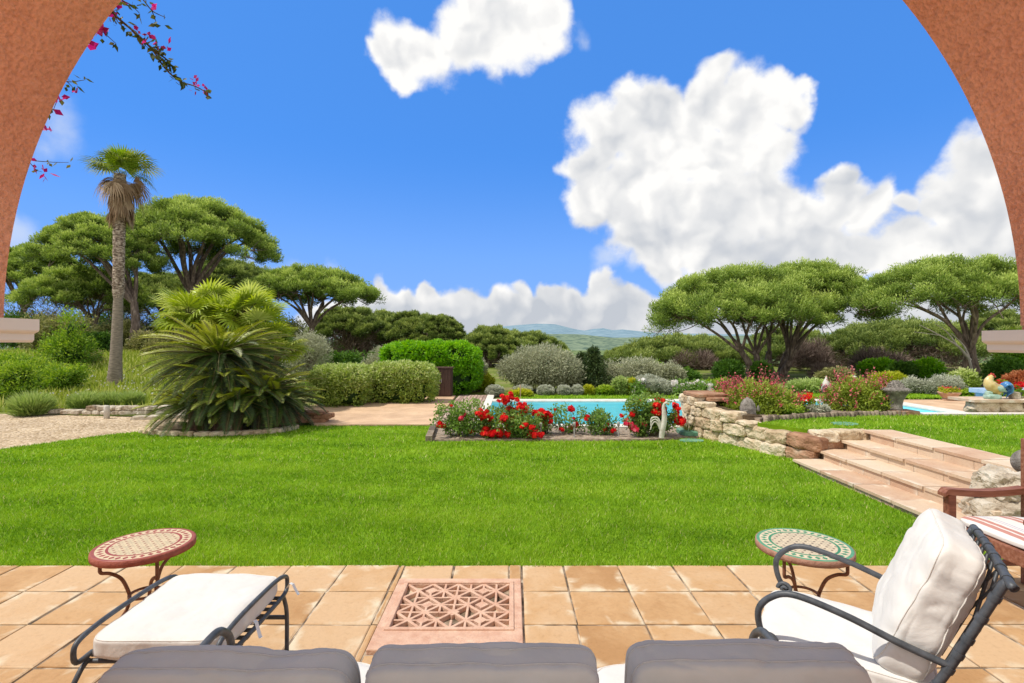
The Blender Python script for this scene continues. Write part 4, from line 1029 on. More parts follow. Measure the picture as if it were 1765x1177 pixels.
    for j, k in enumerate(sel):
        a_ = S[near[j]]; b_ = C[k]; c = (a_ + b_) / 2 + rng.normal(size=3) * .02 * Rr - np.array([0, 0, .02 * Rr])
        tube(tb, spline([a_, c, b_], 4), [lim_r * .17, lim_r * .13, lim_r * .1, lim_r * .06], 3, rng.uniform(), caps=False)
    tb.build('trunk', M['bark'], t)
    if dead:
        # dry inner twigs hanging under the crown
        n = dead; r_ = np.sqrt(rng.uniform(0, 1, n)) * .86; a_ = rng.uniform(0, 6.28, n); x = r_ * np.cos(a_) * Rr; y = r_ * np.sin(a_) * Rr * yr
        zt, qq = surf(x, y); lowz = Hf * .55 * (1 - .3 * qq)
        z = zt - th * .8 - rng.uniform(0, 1, n) * np.maximum(zt - th * .8 - lowz, .1)
        P = np.stack([x + ox, y, z], 1); dmb = MB()
        leaves(dmb, P, Ll * 2.4, Ll * .16, D=unit(P - np.array([ox * .5, 0, Hf * .5])) * .9, up=.2, spread=.7)
        dmb.build('dead_wood', M['deadwood'], t)
    return t
PG = 'umbrella pines round the garden'
pine('tall umbrella pine with the biggest crown, behind the fan palm', 34, 322, 342, 124, 350, 440, 505, 20, mat='pine', group=PG, nclump=380, m=120, lean=0.3, thick=.5)
pine('umbrella pine with dark straight trunk just right of the tall palm', 30, 226, 172, 98, 376, 468, 520, 17, group=PG, nclump=280, lean=.2, thick=.42)
pine('umbrella pine cut off by the left side of the arch', 38, 40, 48, 88, 430, 490, 530, 13, group=PG, nclump=240, dead=1500)
pine('low spreading umbrella pine under the others, left of the tall palm', 33, 168, 150, 98, 466, 530, 560, 9, group=PG, nclump=260, dead=2500)
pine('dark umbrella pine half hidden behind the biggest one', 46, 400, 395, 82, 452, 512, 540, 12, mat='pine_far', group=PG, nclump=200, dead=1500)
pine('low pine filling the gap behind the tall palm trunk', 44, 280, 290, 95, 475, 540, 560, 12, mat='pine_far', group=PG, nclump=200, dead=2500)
pine('flat topped umbrella pine standing alone with open sky under its crown', 34, 538, 538, 108, 465, 515, 562, 14, group=PG, nclump=280, thick=.46)
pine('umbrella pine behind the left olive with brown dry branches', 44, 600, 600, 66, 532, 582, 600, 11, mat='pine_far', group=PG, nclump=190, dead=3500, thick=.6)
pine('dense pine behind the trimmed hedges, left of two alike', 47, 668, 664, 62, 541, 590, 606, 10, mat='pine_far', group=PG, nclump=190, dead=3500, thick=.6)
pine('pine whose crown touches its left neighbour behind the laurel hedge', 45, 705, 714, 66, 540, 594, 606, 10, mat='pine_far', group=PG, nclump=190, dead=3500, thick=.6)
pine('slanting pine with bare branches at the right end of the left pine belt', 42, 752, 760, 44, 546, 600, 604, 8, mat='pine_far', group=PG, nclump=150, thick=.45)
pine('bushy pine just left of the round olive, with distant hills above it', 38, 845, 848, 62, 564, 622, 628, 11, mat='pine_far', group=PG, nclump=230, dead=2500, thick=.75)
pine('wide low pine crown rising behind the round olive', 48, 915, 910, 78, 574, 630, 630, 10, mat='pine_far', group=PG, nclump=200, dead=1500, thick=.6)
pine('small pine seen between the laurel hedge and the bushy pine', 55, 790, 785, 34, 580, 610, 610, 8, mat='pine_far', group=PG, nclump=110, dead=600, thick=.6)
pine('left one of the two big pines whose crowns join beyond the pool', 25, 1296, 1268, 150, 466, 562, 612, 15, group=PG, nclump=360, stems=2, lean=-.15, thick=.55, m=130)
pine('right one of the two joined pines, with three thick trunks', 26, 1340, 1385, 122, 457, 552, 614, 15, group=PG, nclump=320, stems=3, lean=.25, thick=.58, m=130)
pine('umbrella pine leaning over the right edge of the garden, bare pale branch on its trunk', 20, 1684, 1640, 150, 450, 528, 604, 17, group=PG, nclump=330, lean=-.25, thick=.45, stems=2, m=130, stemspread=.35)
pine('broad low pine with brown dry underside behind the right flowerbed', 31, 1560, 1545, 125, 556, 606, 622, 12, mat='pine_far', group=PG, nclump=260, dead=9000, thick=.34)
pine('pine behind the joined pair, its underside a thicket of brown twigs', 37, 1165, 1176, 108, 582, 618, 630, 13, mat='pine_far', group=PG, nclump=270, dead=9000, thick=.36)
pine('distant pine whose crown slopes down toward the valley', 52, 1090, 1090, 56, 600, 626, 632, 9, mat='pine_far', group=PG, nclump=150, dead=1200, thick=.6)
pine('green pine seen through the trunks of the joined pair', 40, 1350, 1360, 95, 568, 640, 634, 10, mat='pine_far', group=PG, nclump=200, dead=3500, thick=.6)
pine('far pine filling the skyline behind the leaning one', 40, 1720, 1725, 90, 540, 612, 612, 12, mat='pine_far', group=PG, nclump=200, dead=3000, thick=.6)
# bleached dead branch of the leaning pine is a sub-branch: part of that tree
leanp = [o for o in COL.objects if o.get('label', '').startswith('umbrella pine leaning')][0]
mb = MB(); b = np.array(leanp.location)
for ctrl, r0 in (([at(1672, 620, 19.6), at(1650, 596, 19.4), at(1620, 578, 19.2), at(1585, 560, 19.0)], .055), ([at(1650, 596, 19.4), at(1632, 572, 19.3), at(1612, 558, 19.2)], .035), ([at(1676, 640, 19.6), at(1664, 600, 19.5), at(1640, 575, 19.4)], .05), ([at(1620, 578, 19.2), at(1600, 575, 19.1), at(1575, 572, 19.0)], .02)):
    tube(mb, spline([np.array(c) - b for c in ctrl], 14), np.linspace(r0, r0 * .3, 14), 6)
mb.build('bare_branch', M['palebranch'], leanp)

# ------------------------------------------------------------------ shrubs of many kinds
def lump_clumps(lumps, k, shell=.25, low=0.0):
    lumps = np.asarray(lumps, float); ar = (lumps[:, 3] * lumps[:, 4] + lumps[:, 4] * lumps[:, 5] + lumps[:, 3] * lumps[:, 5])
    c = rng.choice(len(lumps), k, p=ar / ar.sum()); d = unit(rng.normal(size=(k, 3)))
    rad = 1 - shell * rng.uniform(0, 1, k)
    P = lumps[c, :3] + d * lumps[c, 3:] * rad[:, None]
    keep = P[:, 2] > low
    # drop points deep inside another lump
    for j, l in enumerate(lumps):
        q = ((P - l[:3]) / l[3:]); keep &= ((q ** 2).sum(1) > .55) | (c == j)
    return P[keep], d[keep]
def shrub(name, label, cat, px, py, Z, wpx, hpx, mat, k=120, m=60, L=None, rcf=.16, group=None, lumps=None, ry=.8, core='shrub_dark', up=.3, basez=None, trunk=None, spread=1.0, leafratio=.42, coref=.78, flat=1.0, wild=0.0):
    """px,py = centre of the foot in the photo; wpx,hpx the size there."""
    if basez is None and py > 640 and X_at(px, Z) > -7.5 and Z > 13:
        Z = CAMH * FPX / (py - CY); basez = -.03
    X = X_at(px, Z); s_ = Z / FPX; w2, h = wpx * s_ / 2, hpx * s_
    bz = (H_at(py, Z) if basez is None else basez)
    Lf = L if L is not None else np.clip(3.0 * Z / 517, .03, .3)
    if lumps is None: lumps = [(0, 0, .5, 1, 1, .5), (-.45, .1, .42, .55, .7, .40), (.45, -.1, .42, .55, .7, .42), (.1, -.3, .6, .6, .6, .42)]
    A = np.array(lumps, float) * np.array([w2, w2 * ry, h, w2, w2 * ry, h])
    rc = rcf * (w2 + h * .5)
    A[:, 3:] = np.maximum(A[:, 3:] - rc * .55, .02)
    P, d = lump_clumps(A, k)
    mb = MB()
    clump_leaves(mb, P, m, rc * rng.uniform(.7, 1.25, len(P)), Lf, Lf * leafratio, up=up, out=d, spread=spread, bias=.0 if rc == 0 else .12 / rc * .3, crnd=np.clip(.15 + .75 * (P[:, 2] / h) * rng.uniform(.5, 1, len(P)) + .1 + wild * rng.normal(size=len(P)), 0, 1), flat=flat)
    if core is None and trunk is None:
        return tag(mb.build(name, M[mat], loc=(X, Z, bz)), label, cat, group)
    t = thing(name, label, cat, (X, Z, bz), 0, group)
    mb.build('foliage', M[mat], t)
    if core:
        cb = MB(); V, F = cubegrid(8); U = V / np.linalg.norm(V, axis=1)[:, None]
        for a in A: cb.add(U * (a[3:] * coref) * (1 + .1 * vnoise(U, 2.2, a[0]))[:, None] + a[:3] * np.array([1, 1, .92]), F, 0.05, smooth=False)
        cb.build('dark_core', M[core], t)  # solid dark core: shade inside the foliage put in as colour
    if trunk:
        tb = MB()
        for q in range(trunk[1]):
            a = rng.uniform(0, 6.28); r = trunk[0]
            tube(tb, spline([(math.cos(a) * r, math.sin(a) * r, -.05), (math.cos(a) * w2 * .15, math.sin(a) * w2 * .15, h * .25), (math.cos(a) * w2 * .5, math.sin(a) * w2 * .4, h * .6)], 8), np.linspace(r, r * .35, 8), 6)
        tb.build('trunk', M['bark'], t)
    return t
BALL = [(0, 0, .46, 1, 1, .54)]
# olives
shrub('olive_tree', 'big round grey green olive bush in the middle beyond the pool', 'olive tree', 932, 672, 19.5, 148, 78, 'olive', 260, 150, L=.10, rcf=.12, leafratio=.26, lumps=[(0, 0, .5, .95, 1, .5), (-.5, 0, .40, .5, .7, .40), (.52, 0, .38, .5, .7, .38), (.0, -.2, .62, .62, .6, .40)], trunk=(.10, 3), core='olive')
shrub('olive_tree', 'loose pale olive tree rising beside the fan palm, left of the white flecked hedge', 'olive tree', 532, 655, 21, 84, 82, 'olive', 130, 120, L=.10, rcf=.15, leafratio=.26, trunk=(.09, 4), core=None)
shrub('olive_tree', 'silvery olive crown showing over the white flecked hedge', 'olive tree', 665, 660, 23, 80, 64, 'olive', 130, 110, L=.11, leafratio=.26, trunk=(.08, 3), core='olive')
shrub('olive_tree', 'silvery olive crown behind the top of the laurel hedge', 'olive tree', 765, 668, 23, 130, 78, 'olive', 150, 110, L=.11, leafratio=.26, trunk=(.08, 3), core='olive')
shrub('olive_tree', 'pale olive bush squeezed between the laurel hedge and the yellow shrub', 'olive tree', 822, 672, 21, 36, 60, 'olive', 60, 110, L=.10, leafratio=.26, trunk=(.06, 3), core='olive')
shrub('olive_tree', 'wide silvery olive behind the small conifer and the green bush', 'olive tree', 1090, 668, 23.5, 120, 52, 'olive', 150, 110, L=.11, leafratio=.26, trunk=(.08, 3), core='olive')
shrub('olive_tree', 'small pale olive above the clipped silver mound', 'olive tree', 1150, 668, 23, 60, 46, 'olive', 80, 100, L=.11, leafratio=.26, trunk=(.06, 3), core='olive')
# clipped silver balls
for i, (px, w_, lab) in enumerate(((853, 36, 'first silver ball shrub from the left beyond the pool'), (900, 42, 'silver ball shrub with a yellow green mat in front'), (940, 36, 'roundest silver ball shrub, below the olive'), (972, 28, 'silver ball shrub under the right side of the olive'), (995, 25, 'smallest silver ball shrub, at the right end of the row'))):
    shrub('silver_shrub', lab, 'shrub', px, 681, 17.9, w_ * .86, 19, 'silver', 150, 55, L=.05, rcf=.10, group='clipped silver balls beyond the pool', lumps=BALL, ry=1, core='silver', leafratio=.3, coref=.9)
shrub('silver_shrub', 'broad clipped silver mound beyond the pool with white flowers at its foot', 'shrub', 1124, 680, 18.3, 70, 36, 'silver', 260, 60, L=.06, rcf=.08, lumps=[(-.2, 0, .5, .8, 1, .5), (.5, 0, .38, .5, .9, .42)], core='silver', leafratio=.3, coref=.9)
shrub('silver_shrub', 'grey green shrub in front of the leaning pine trunk', 'shrub', 1625, 680, 16.8, 66, 34, 'silver', 200, 55, L=.07, leafratio=.3, core='silver')
shrub('silver_shrub', 'smaller grey green shrub behind the stone urn', 'shrub', 1568, 678, 17.0, 50, 28, 'silver', 160, 55, L=.07, leafratio=.3, core='silver')
# others beyond the pool
SH = [
 ('yellow_shrub', 'upright yellow green shrub between the laurel hedge and the round olive', 833, 672, 19, 34, 32, 'shrub_yellow'),
 ('yellow_shrub', 'flat yellow green mat in front of a silver ball', 897, 683, 17.3, 40, 11, 'shrub_yellow'),
 ('yellow_shrub', 'little yellow green tuft right of the silver ball row', 1014, 681, 17.8, 16, 17, 'shrub_yellow'),
 ('green_shrub', 'leafy green bush behind the clipped silver mound', 1116, 665, 21, 74, 42, 'shrub'),
 ('yellow_shrub', 'low yellow green bush in front of the clipped silver mound', 1110, 681, 17.4, 28, 22, 'shrub_yellow'),
 ('green_shrub', 'dark green bush below the small conifer', 1045, 681, 18, 30, 16, 'shrub'),
 ('green_shrub', 'upright grassy clump left of the clipped silver mound', 1068, 681, 18, 26, 32, 'lavender'),
 ('green_shrub', 'clipped dome beside the spiky clump left of the silver mound', 1088, 681, 18.2, 22, 28, 'shrub_yellow'),
 ('green_shrub', 'long clipped green hedge in front of the joined pines', 1242, 677, 18.2, 76, 23, 'shrub'),
 ('green_shrub', 'low bright grassy hedge behind the salvia, between the pine trunks and the white ornament', 1395, 676, 18, 70, 22, 'lavender'),
 ('green_shrub', 'dark bush at the foot of the joined pines, left of the trunks', 1255, 655, 23, 52, 34, 'shrub_dark'),
 ('green_shrub', 'dark bush between the trunks of the joined pines', 1312, 655, 23, 30, 34, 'shrub_dark'),
 ('green_shrub', 'glossy dark green bush behind the second salvia', 1513, 648, 24, 58, 30, 'hedge'),
 ('yellow_shrub', 'yellow green bush behind the urn, over the second salvia', 1530, 668, 19, 60, 26, 'shrub_yellow'),
 ('green_shrub', 'glossy green bush left of the leaning pine trunk', 1595, 655, 22, 52, 38, 'hedge'),
 ('green_shrub', 'dark glossy bush between two green ones under the brown pine', 1555, 655, 23, 44, 32, 'shrub_dark'),
 ('green_shrub', 'dark bush right of the leaning pine trunk', 1728, 668, 20, 56, 56, 'shrub_dark'),
 ('green_shrub', 'pale flecked bush behind the terracotta bowl', 1660, 672, 18, 44, 36, 'jasmine'),
 ('green_shrub', 'light green strip of ground cover behind the terracotta bowl', 1660, 682, 16, 46, 10, 'shrub'),
 ('green_shrub', 'thin green bush right of the joined pines', 1440, 668, 20, 60, 34, 'maquis'),
 ('green_shrub', 'dark bush under the twiggy pine behind the clipped mound', 1180, 662, 25, 50, 26, 'shrub_dark'),
]
for nm, lab, px, py, Z, w_, h_, mt in SH:
    shrub(nm, lab, 'shrub', px, py, Z, w_, h_, mt, k=int(80 + w_ * 1.6), m=55, rcf=.16, coref=.66)
shrub('leafy_tree', 'broad leaved bright green tree under the right impost', 'tree', 1762, 662, 16, 60, 92, 'hedge', 110, 45, L=.16, rcf=.18, core=None, trunk=(.05, 3), leafratio=.6)
shrub('japanese_maple', 'rust red japanese maple at the right edge', 'tree', 1762, 688, 13, 66, 50, 'maple', 120, 70, L=.07, rcf=.14, core=None, trunk=(.03, 3), flat=.6)
shrub('leafy_tree', 'young green tree at the right edge over the impost', 'tree', 1738, 662, 21.5, 40, 96, 'shrub', 60, 40, L=.16, core=None, trunk=(.08, 1))
# small conifer
def conifer(label, px, Z, top, base, half):
    Z = CAMH * FPX / (base - CY); X = X_at(px, Z); bz = -.04; h = H_at(top, Z) - bz; r = half / FPX * Z
    t = thing('small_conifer', label, 'conifer', (X, Z, bz)); mb = MB(); C = []
    for i in range(170):
        u = rng.uniform(0, 1) ** .8; a = rng.uniform(0, 6.28); rr = r * (1 - u) ** .85 * rng.uniform(.5, 1) * (1 + .25 * math.sin(u * 26))
        C.append((math.cos(a) * rr, math.sin(a) * rr, u * h * .97 + .05))
    C = np.array(C); clump_leaves(mb, C, 45, .16 + .1 * (1 - C[:, 2] / h), .11, .035, up=.1, out=unit(C * np.array([1, 1, 0]) + 1e-6), flat=.6)
    mb.build('foliage', M['conifer'], t)
    tb = MB(); tube(tb, [(0, 0, -.1), (0, 0, h * .5), (0, 0, h * .95)], [.09, .05, .015], 6); tb.build('trunk', M['bark'], t)
conifer('small dark conifer beyond the pool, right of the round olive', 1023, 21, 602, 672, 28)
conifer('dark conifer bush hiding behind the round olive', 1003, 23, 612, 668, 22)
# dead grey-brown bush
def dead_bush(label, px, Z, top, base, half, n=5000):
    X = X_at(px, Z); bz = float(ground_h(X, Z)) - .05; h = H_at(top, Z) - bz; r = half / FPX * Z
    mb = MB(); d = unit(rng.normal(size=(n, 3))); d[:, 2] = np.abs(d[:, 2]); cc = np.stack([rng.uniform(-.6, .6, 7) * r, rng.uniform(-.5, .5, 7) * r, rng.uniform(0, .25, 7) * h], 1); sc_ = rng.uniform(.4, .8, 7); kk = rng.integers(0, 7, n); P = cc[kk] + d * np.array([r * .6, r * .6, h]) * (rng.uniform(.1, 1, n) ** .5)[:, None] * sc_[kk][:, None]
    leaves(mb, P, .35, .022, D=d * 1.2, up=.3, spread=.6)
    tag(mb.build('dry_bush', M['deadwood'], loc=(X, Z, bz)), label, 'bush')
dead_bush('leafless grey brown thicket right of the joined pines', 1395, 30, 578, 668, 42, 9000)
dead_bush('brown twiggy thicket under the broad low pine', 1510, 27, 600, 662, 60, 9000)
dead_bush('tangle of dry stems behind the white ornament', 1430, 24, 630, 672, 40, 5000)
dead_bush('brown leafless scrub under the pine behind the clipped mound', 1200, 33, 600, 660, 48, 7000)

# left wild bank of scrub
LW = [
 ('scrub_bush', 'tall yellow green scrub bush right of the left impost', 118, 640, 20, 92, 100, 'shrub'),
 ('scrub_bush', 'brown tipped scrub behind the tall left bush', 100, 612, 25, 120, 74, 'maquis'),
 ('scrub_bush', 'bright green bush cut by the left side of the arch', 28, 668, 17, 100, 78, 'shrub'),
 ('scrub_bush', 'rounded bush at the bottom of the bank, left edge', 15, 700, 14, 90, 80, 'shrub'),
 ('scrub_bush', 'wide leafy bush above the left lavender', 90, 682, 16, 86, 58, 'shrub'),
 ('scrub_bush', 'dark evergreen bush left of the tall palm trunk', 172, 618, 25, 46, 50, 'shrub_dark'),
 ('scrub_bush', 'olive green scrub behind the left lavender and the bank', 150, 640, 21, 50, 34, 'maquis'),
 ('scrub_bush', 'dull green scrub between the tall palm and the dark pine trunk', 245, 628, 27, 60, 60, 'maquis'),
 ('scrub_bush', 'dull scrub behind the sago palm', 290, 640, 26, 70, 70, 'maquis'),
 ('scrub_bush', 'dark scrub behind the shrubby fan palm', 460, 640, 28, 110, 90, 'shrub_dark'),
 ('scrub_bush', 'dark bush between the pale olive and the pine belt', 585, 648, 26, 70, 40, 'shrub_dark'),
 ('scrub_bush', 'green bush at the foot of the pale olive', 560, 672, 20, 50, 28, 'shrub'),
 ('scrub_bush', 'dark scrub under the brown pines behind the flecked hedge', 640, 645, 30, 90, 40, 'shrub_dark'),
 ('scrub_bush', 'dark undergrowth bush below the left pines', 60, 600, 32, 130, 60, 'shrub_dark'),
 ('scrub_bush', 'dull green bush below the low spreading pine', 200, 605, 31, 80, 52, 'maquis'),
 ('scrub_bush', 'green scrub right of the dark pine trunk', 268, 655, 22, 44, 30, 'shrub'),
 ('scrub_bush', 'dark tree-high scrub at the far left under the pines', 90, 610, 42, 150, 75, 'maquis'),
 ('scrub_bush', 'dark scrub filling the skyline left of the fan palm', 215, 612, 44, 150, 80, 'shrub_dark'),
 ('scrub_bush', 'dull scrub behind the trunk of the biggest pine', 335, 610, 46, 150, 90, 'maquis'),
 ('scrub_bush', 'dark scrub between the fan palm and the lone flat pine', 470, 612, 48, 130, 70, 'maquis'),
 ('scrub_bush', 'dark scrub at the foot of the left end of the pine belt', 590, 625, 50, 120, 45, 'shrub_dark'),
]
for nm, lab, px, py, Z, w_, h_, mt in LW:
    lp = [(rng.uniform(-.65, .65), rng.uniform(-.4, .4), rng.uniform(.3, .72), rng.uniform(.3, .5), rng.uniform(.3, .5), rng.uniform(.2, .32)) for _ in range(9)] + [(0, 0, .3, .95, .8, .32)]
    shrub(nm, lab, 'bush', px, py, Z, w_ * 1.12, h_ * 1.05, mt, k=int(85 + w_ * 1.3), m=48, rcf=.17, lumps=lp, coref=.62, leafratio=.34, wild=.35, up=.55)
for px, w_, h_, Z, py, lab in ((55, 62, 44, 11.9, 717, 'round lavender tuft left of the low stone edging'), (147, 52, 32, 12.6, 706, 'lavender tuft at the left half of the stone edging'), (188, 48, 30, 12.9, 704, 'lavender tuft right behind the pale bollard'), (226, 40, 30, 13.0, 703, 'lavender tuft touching the sago palm')):
    X = X_at(px, Z); mb = MB(); n = 3200; a = rng.uniform(0, 6.28, n); r = np.sqrt(rng.uniform(0, 1, n)) * w_ / FPX * Z * .30; h = h_ / FPX * Z
    d = np.stack([np.cos(a) * r * 1.6, np.sin(a) * r * 1.6, np.full(n, .32)], 1); d = unit(d)
    P = np.stack([np.cos(a) * r, np.sin(a) * r, rng.uniform(0, .55, n) * h * (1 - .3 * (r / r.max()) ** 2)], 1)
    leaves(mb, P, h * .5, .02, D=d * 2.4, up=.3, spread=.5, rnd=np.clip(P[:, 2] / h * 1.1 + rng.uniform(0, .4, n), 0, 1))
    tag(mb.build('lavender', M['lavender'], loc=(X, Z, H_at(py, Z))), lab, 'lavender', 'lavender tufts along the gravel')
# wild grass on the bank
def wild():
    n = 60000; x = rng.uniform(-26, -6.6, n); y = rng.uniform(12.4, 34, n)
    k = (x < -.43 * y - 1.0) & (x > -1.02 * y); x = x[k]; y = y[k]
    P = np.stack([x, y, ground_h(x, y) - .05], 1); mb = MB()
    leaves(mb, P, .22 + .006 * y, .02 + .0012 * y, D=np.array([0, 0, 1.3]), up=.2, spread=.5)
    tag(mb.build('wild_grass', M['wildgrass']), 'tall wild grass growing on the bank left of the palms', 'grass', kind='stuff')
    n = 500; x = rng.uniform(-15, -8, n); y = rng.uniform(14, 24, n); P = np.stack([x, y, ground_h(x, y) + .18], 1); mb = MB()
    leaves(mb, P, .07, .06, up=.5)
    tag(mb.build('wild_flowers', M['white_petal']), 'scattered white wild flowers in the long grass', 'flowers', kind='stuff')
wild()
# low stone edging on the left
t = thing('stone_edging', 'low rough stone edging between the gravel and the lavender', 'stone edging', (-8.8, 11.9, 0)); mb = MB()
path = spline([(-10.9, 12.15), (-9.9, 11.95), (-9.0, 11.9), (-8.2, 11.95), (-7.3, 12.1), (-6.6, 12.3)], 60); k = 0; s = 0
while s < 59:
    p = path[int(s)]; l = rng.uniform(.16, .32)
    for r_ in range(2 if 12 < s < 40 else 1):
        rock(mb, (p[0] + 8.8 + .08 * r_, p[1] - 11.9, .04 + .10 * r_), (l, .24, .105), rng.normal() * .15, 500 + k * 3, rng.uniform(), n=5, rough=.16); k += 1
    s += l * 59 / 4.4
mb.build('stonework', M['boulder'], t)
mb = MB()
for k, (x, y, sx) in enumerate(((-8.0, 11.35, .55), (-7.5, 11.55, .6), (-7.0, 11.75, .5), (-6.7, 12.0, .5))): rock(mb, (x, y, .0), (sx, .3, .09), .25, 600 + k * 5, rng.uniform(), n=7, rough=.1)
tag(mb.build('stepping_stone', M['boulder']), 'flat pale stones laid at the end of the gravel beside the sago palm', 'paving stones')
mb = MB(); lathe(mb, [(.0, 0), (.055, 0), (.055, .27), (.048, .285), (0, .287)], 16); tag(mb.build('bollard_light', M['bollard'], loc=(X_at(184, 11.4), 11.4, -.03)), 'short pale bollard light standing in front of the stone edging', 'bollard light')

# ------------------------------------------------------------------ hedges and cabinet
def hedge(label, x0, x1, y0, y1, h, mat, k, m, L=.07, lr=.5, roundness=5.5, taper=0.0):
    cx_, cy_ = (x0 + x1) / 2, (y0 + y1) / 2; w2, d2 = (x1 - x0) / 2, (y1 - y0) / 2
    t = thing('hedge', label, 'hedge', (cx_, cy_, 0)); n = roundness
    d = rng.normal(size=(k, 3)); d[:, 2] = np.where(rng.uniform(size=k) < .55, np.abs(d[:, 2]), d[:, 2]); s_ = (np.abs(unit(d)) ** n).sum(1) ** (-1 / n); P = unit(d) * s_[:, None]
    rc = .10
    wob = 1 + .05 * np.sin(P[:, 0] * 6 + 1) * np.sin(P[:, 1] * 5) + .04 * np.sin(P[:, 0] * 13)
    Q = P * np.array([w2 - rc * .5, d2 - rc * .5, (h - rc * .5) * .5]) * wob[:, None]; Q[:, 2] += h * .5; Q[:, 2] = np.maximum(Q[:, 2], .03)
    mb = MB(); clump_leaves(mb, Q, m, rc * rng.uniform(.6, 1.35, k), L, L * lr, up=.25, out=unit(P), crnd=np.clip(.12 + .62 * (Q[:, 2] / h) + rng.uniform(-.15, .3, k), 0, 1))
    mb.build('foliage', M[mat], t)
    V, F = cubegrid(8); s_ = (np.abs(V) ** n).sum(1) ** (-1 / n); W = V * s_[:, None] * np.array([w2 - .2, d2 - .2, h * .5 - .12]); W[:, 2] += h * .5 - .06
    cb = MB(); cb.add(W, F, .05); cb.build('dark_core', M['shrub_dark'], t)  # dark solid standing in for the shade deep in the hedge
hedge('lower clipped hedge flecked with cream leaves, its left rounded block', -5.15, -3.80, 13.0, 14.2, .98, 'jasmine', 660, 36)
hedge('long clipped hedge flecked with cream leaves, left of the brown cabinet', -3.98, -2.12, 13.75, 14.75, 1.02, 'jasmine', 860, 36)
hedge('tall rounded bright green laurel hedge behind the brown cabinet', -4.15, -1.12, 16.2, 17.6, 1.56, 'hedge', 1100, 36, L=.10)
t = thing('pool_cabinet', 'dark brown wooden pool cabinet with double doors beside the hedges', 'cabinet', (X_at(760, 15.6), 15.6, .012)); mb = MB()
bbox_bev(mb, (-.32, -.05, 0), (.32, .4, .84), .008); mb.build('carcass', M['cabinet'], t)
for s_ in (0, 1):
    d = MB()
    for q in range(3): box(d, (-.30 + s_ * .305 + q * .0985, -.075, .03), (-.30 + s_ * .305 + q * .0985 + .093, -.052, .82), rng.uniform())
    o = d.build('door', M['cabinet'], t); h_ = MB(); box(h_, (-.035 + s_ * .05, -.10, .42), (-.02 + s_ * .05, -.077, .52)); h_.build('handle', M['spike'], o)
mb = MB(); bbox_bev(mb, (-.36, -.10, .842), (.36, .44, .88), .006); mb.build('lid', M['cabinet'], t)
# ------------------------------------------------------------------ palms
def fan_leaf(mb, c, dirv, size, nseg=26, spread=R(118), droop=.35, rnd=.5, width=.075, roll=0.0):
    d = unit(np.array(dirv, float)); up = np.array([0, 0, 1.]);
    s_ = np.cross(d, up); s_ = unit(s_) if np.linalg.norm(s_) > 1e-3 else np.array([1., 0, 0])
    if roll: s_ = unit(s_ * math.cos(roll) + np.cross(d, s_) * math.sin(roll))
    nrm = np.cross(s_, d)
    V = []; rr = []
    for k in range(nseg):
        a = -spread + 2 * spread * k / (nseg - 1); l = size * (1 - .22 * abs(a / spread) ** 2) * rng.uniform(.92, 1.06)
        e = d * math.cos(a) + s_ * math.sin(a); p = np.cross(nrm, e)
        m1 = c + e * l * .5 + nrm * (.05 * size * (k % 2)) ; m1[2] -= droop * size * .10
        t = c + e * l; t[2] -= droop * l * rng.uniform(.5, 1.3)
        m2 = c + e * l * .78; m2[2] -= droop * l * .38
        wd = width * size
        V += [c, m1 + p * wd, m2 + p * wd * .55, t, m2 - p * wd * .55, m1 - p * wd]; rr.append(np.clip(rnd + rng.normal() * .12, 0, 1))
    n = nseg; base = np.arange(n)[:, None] * 6
    tri = base + np.array([0, 1, 5]); q = base + np.array([1, 2, 4, 5]); t3 = base + np.array([2, 3, 4])
    V = np.array(V)
    k0 = mb.n
    mb.add(V, tri, np.array(rr)); mb.n -= len(V); mb.v.pop()
    mb.add(V, q, np.array(rr)); mb.n -= len(V); mb.v.pop()
    mb.add(V, t3, np.array(rr))

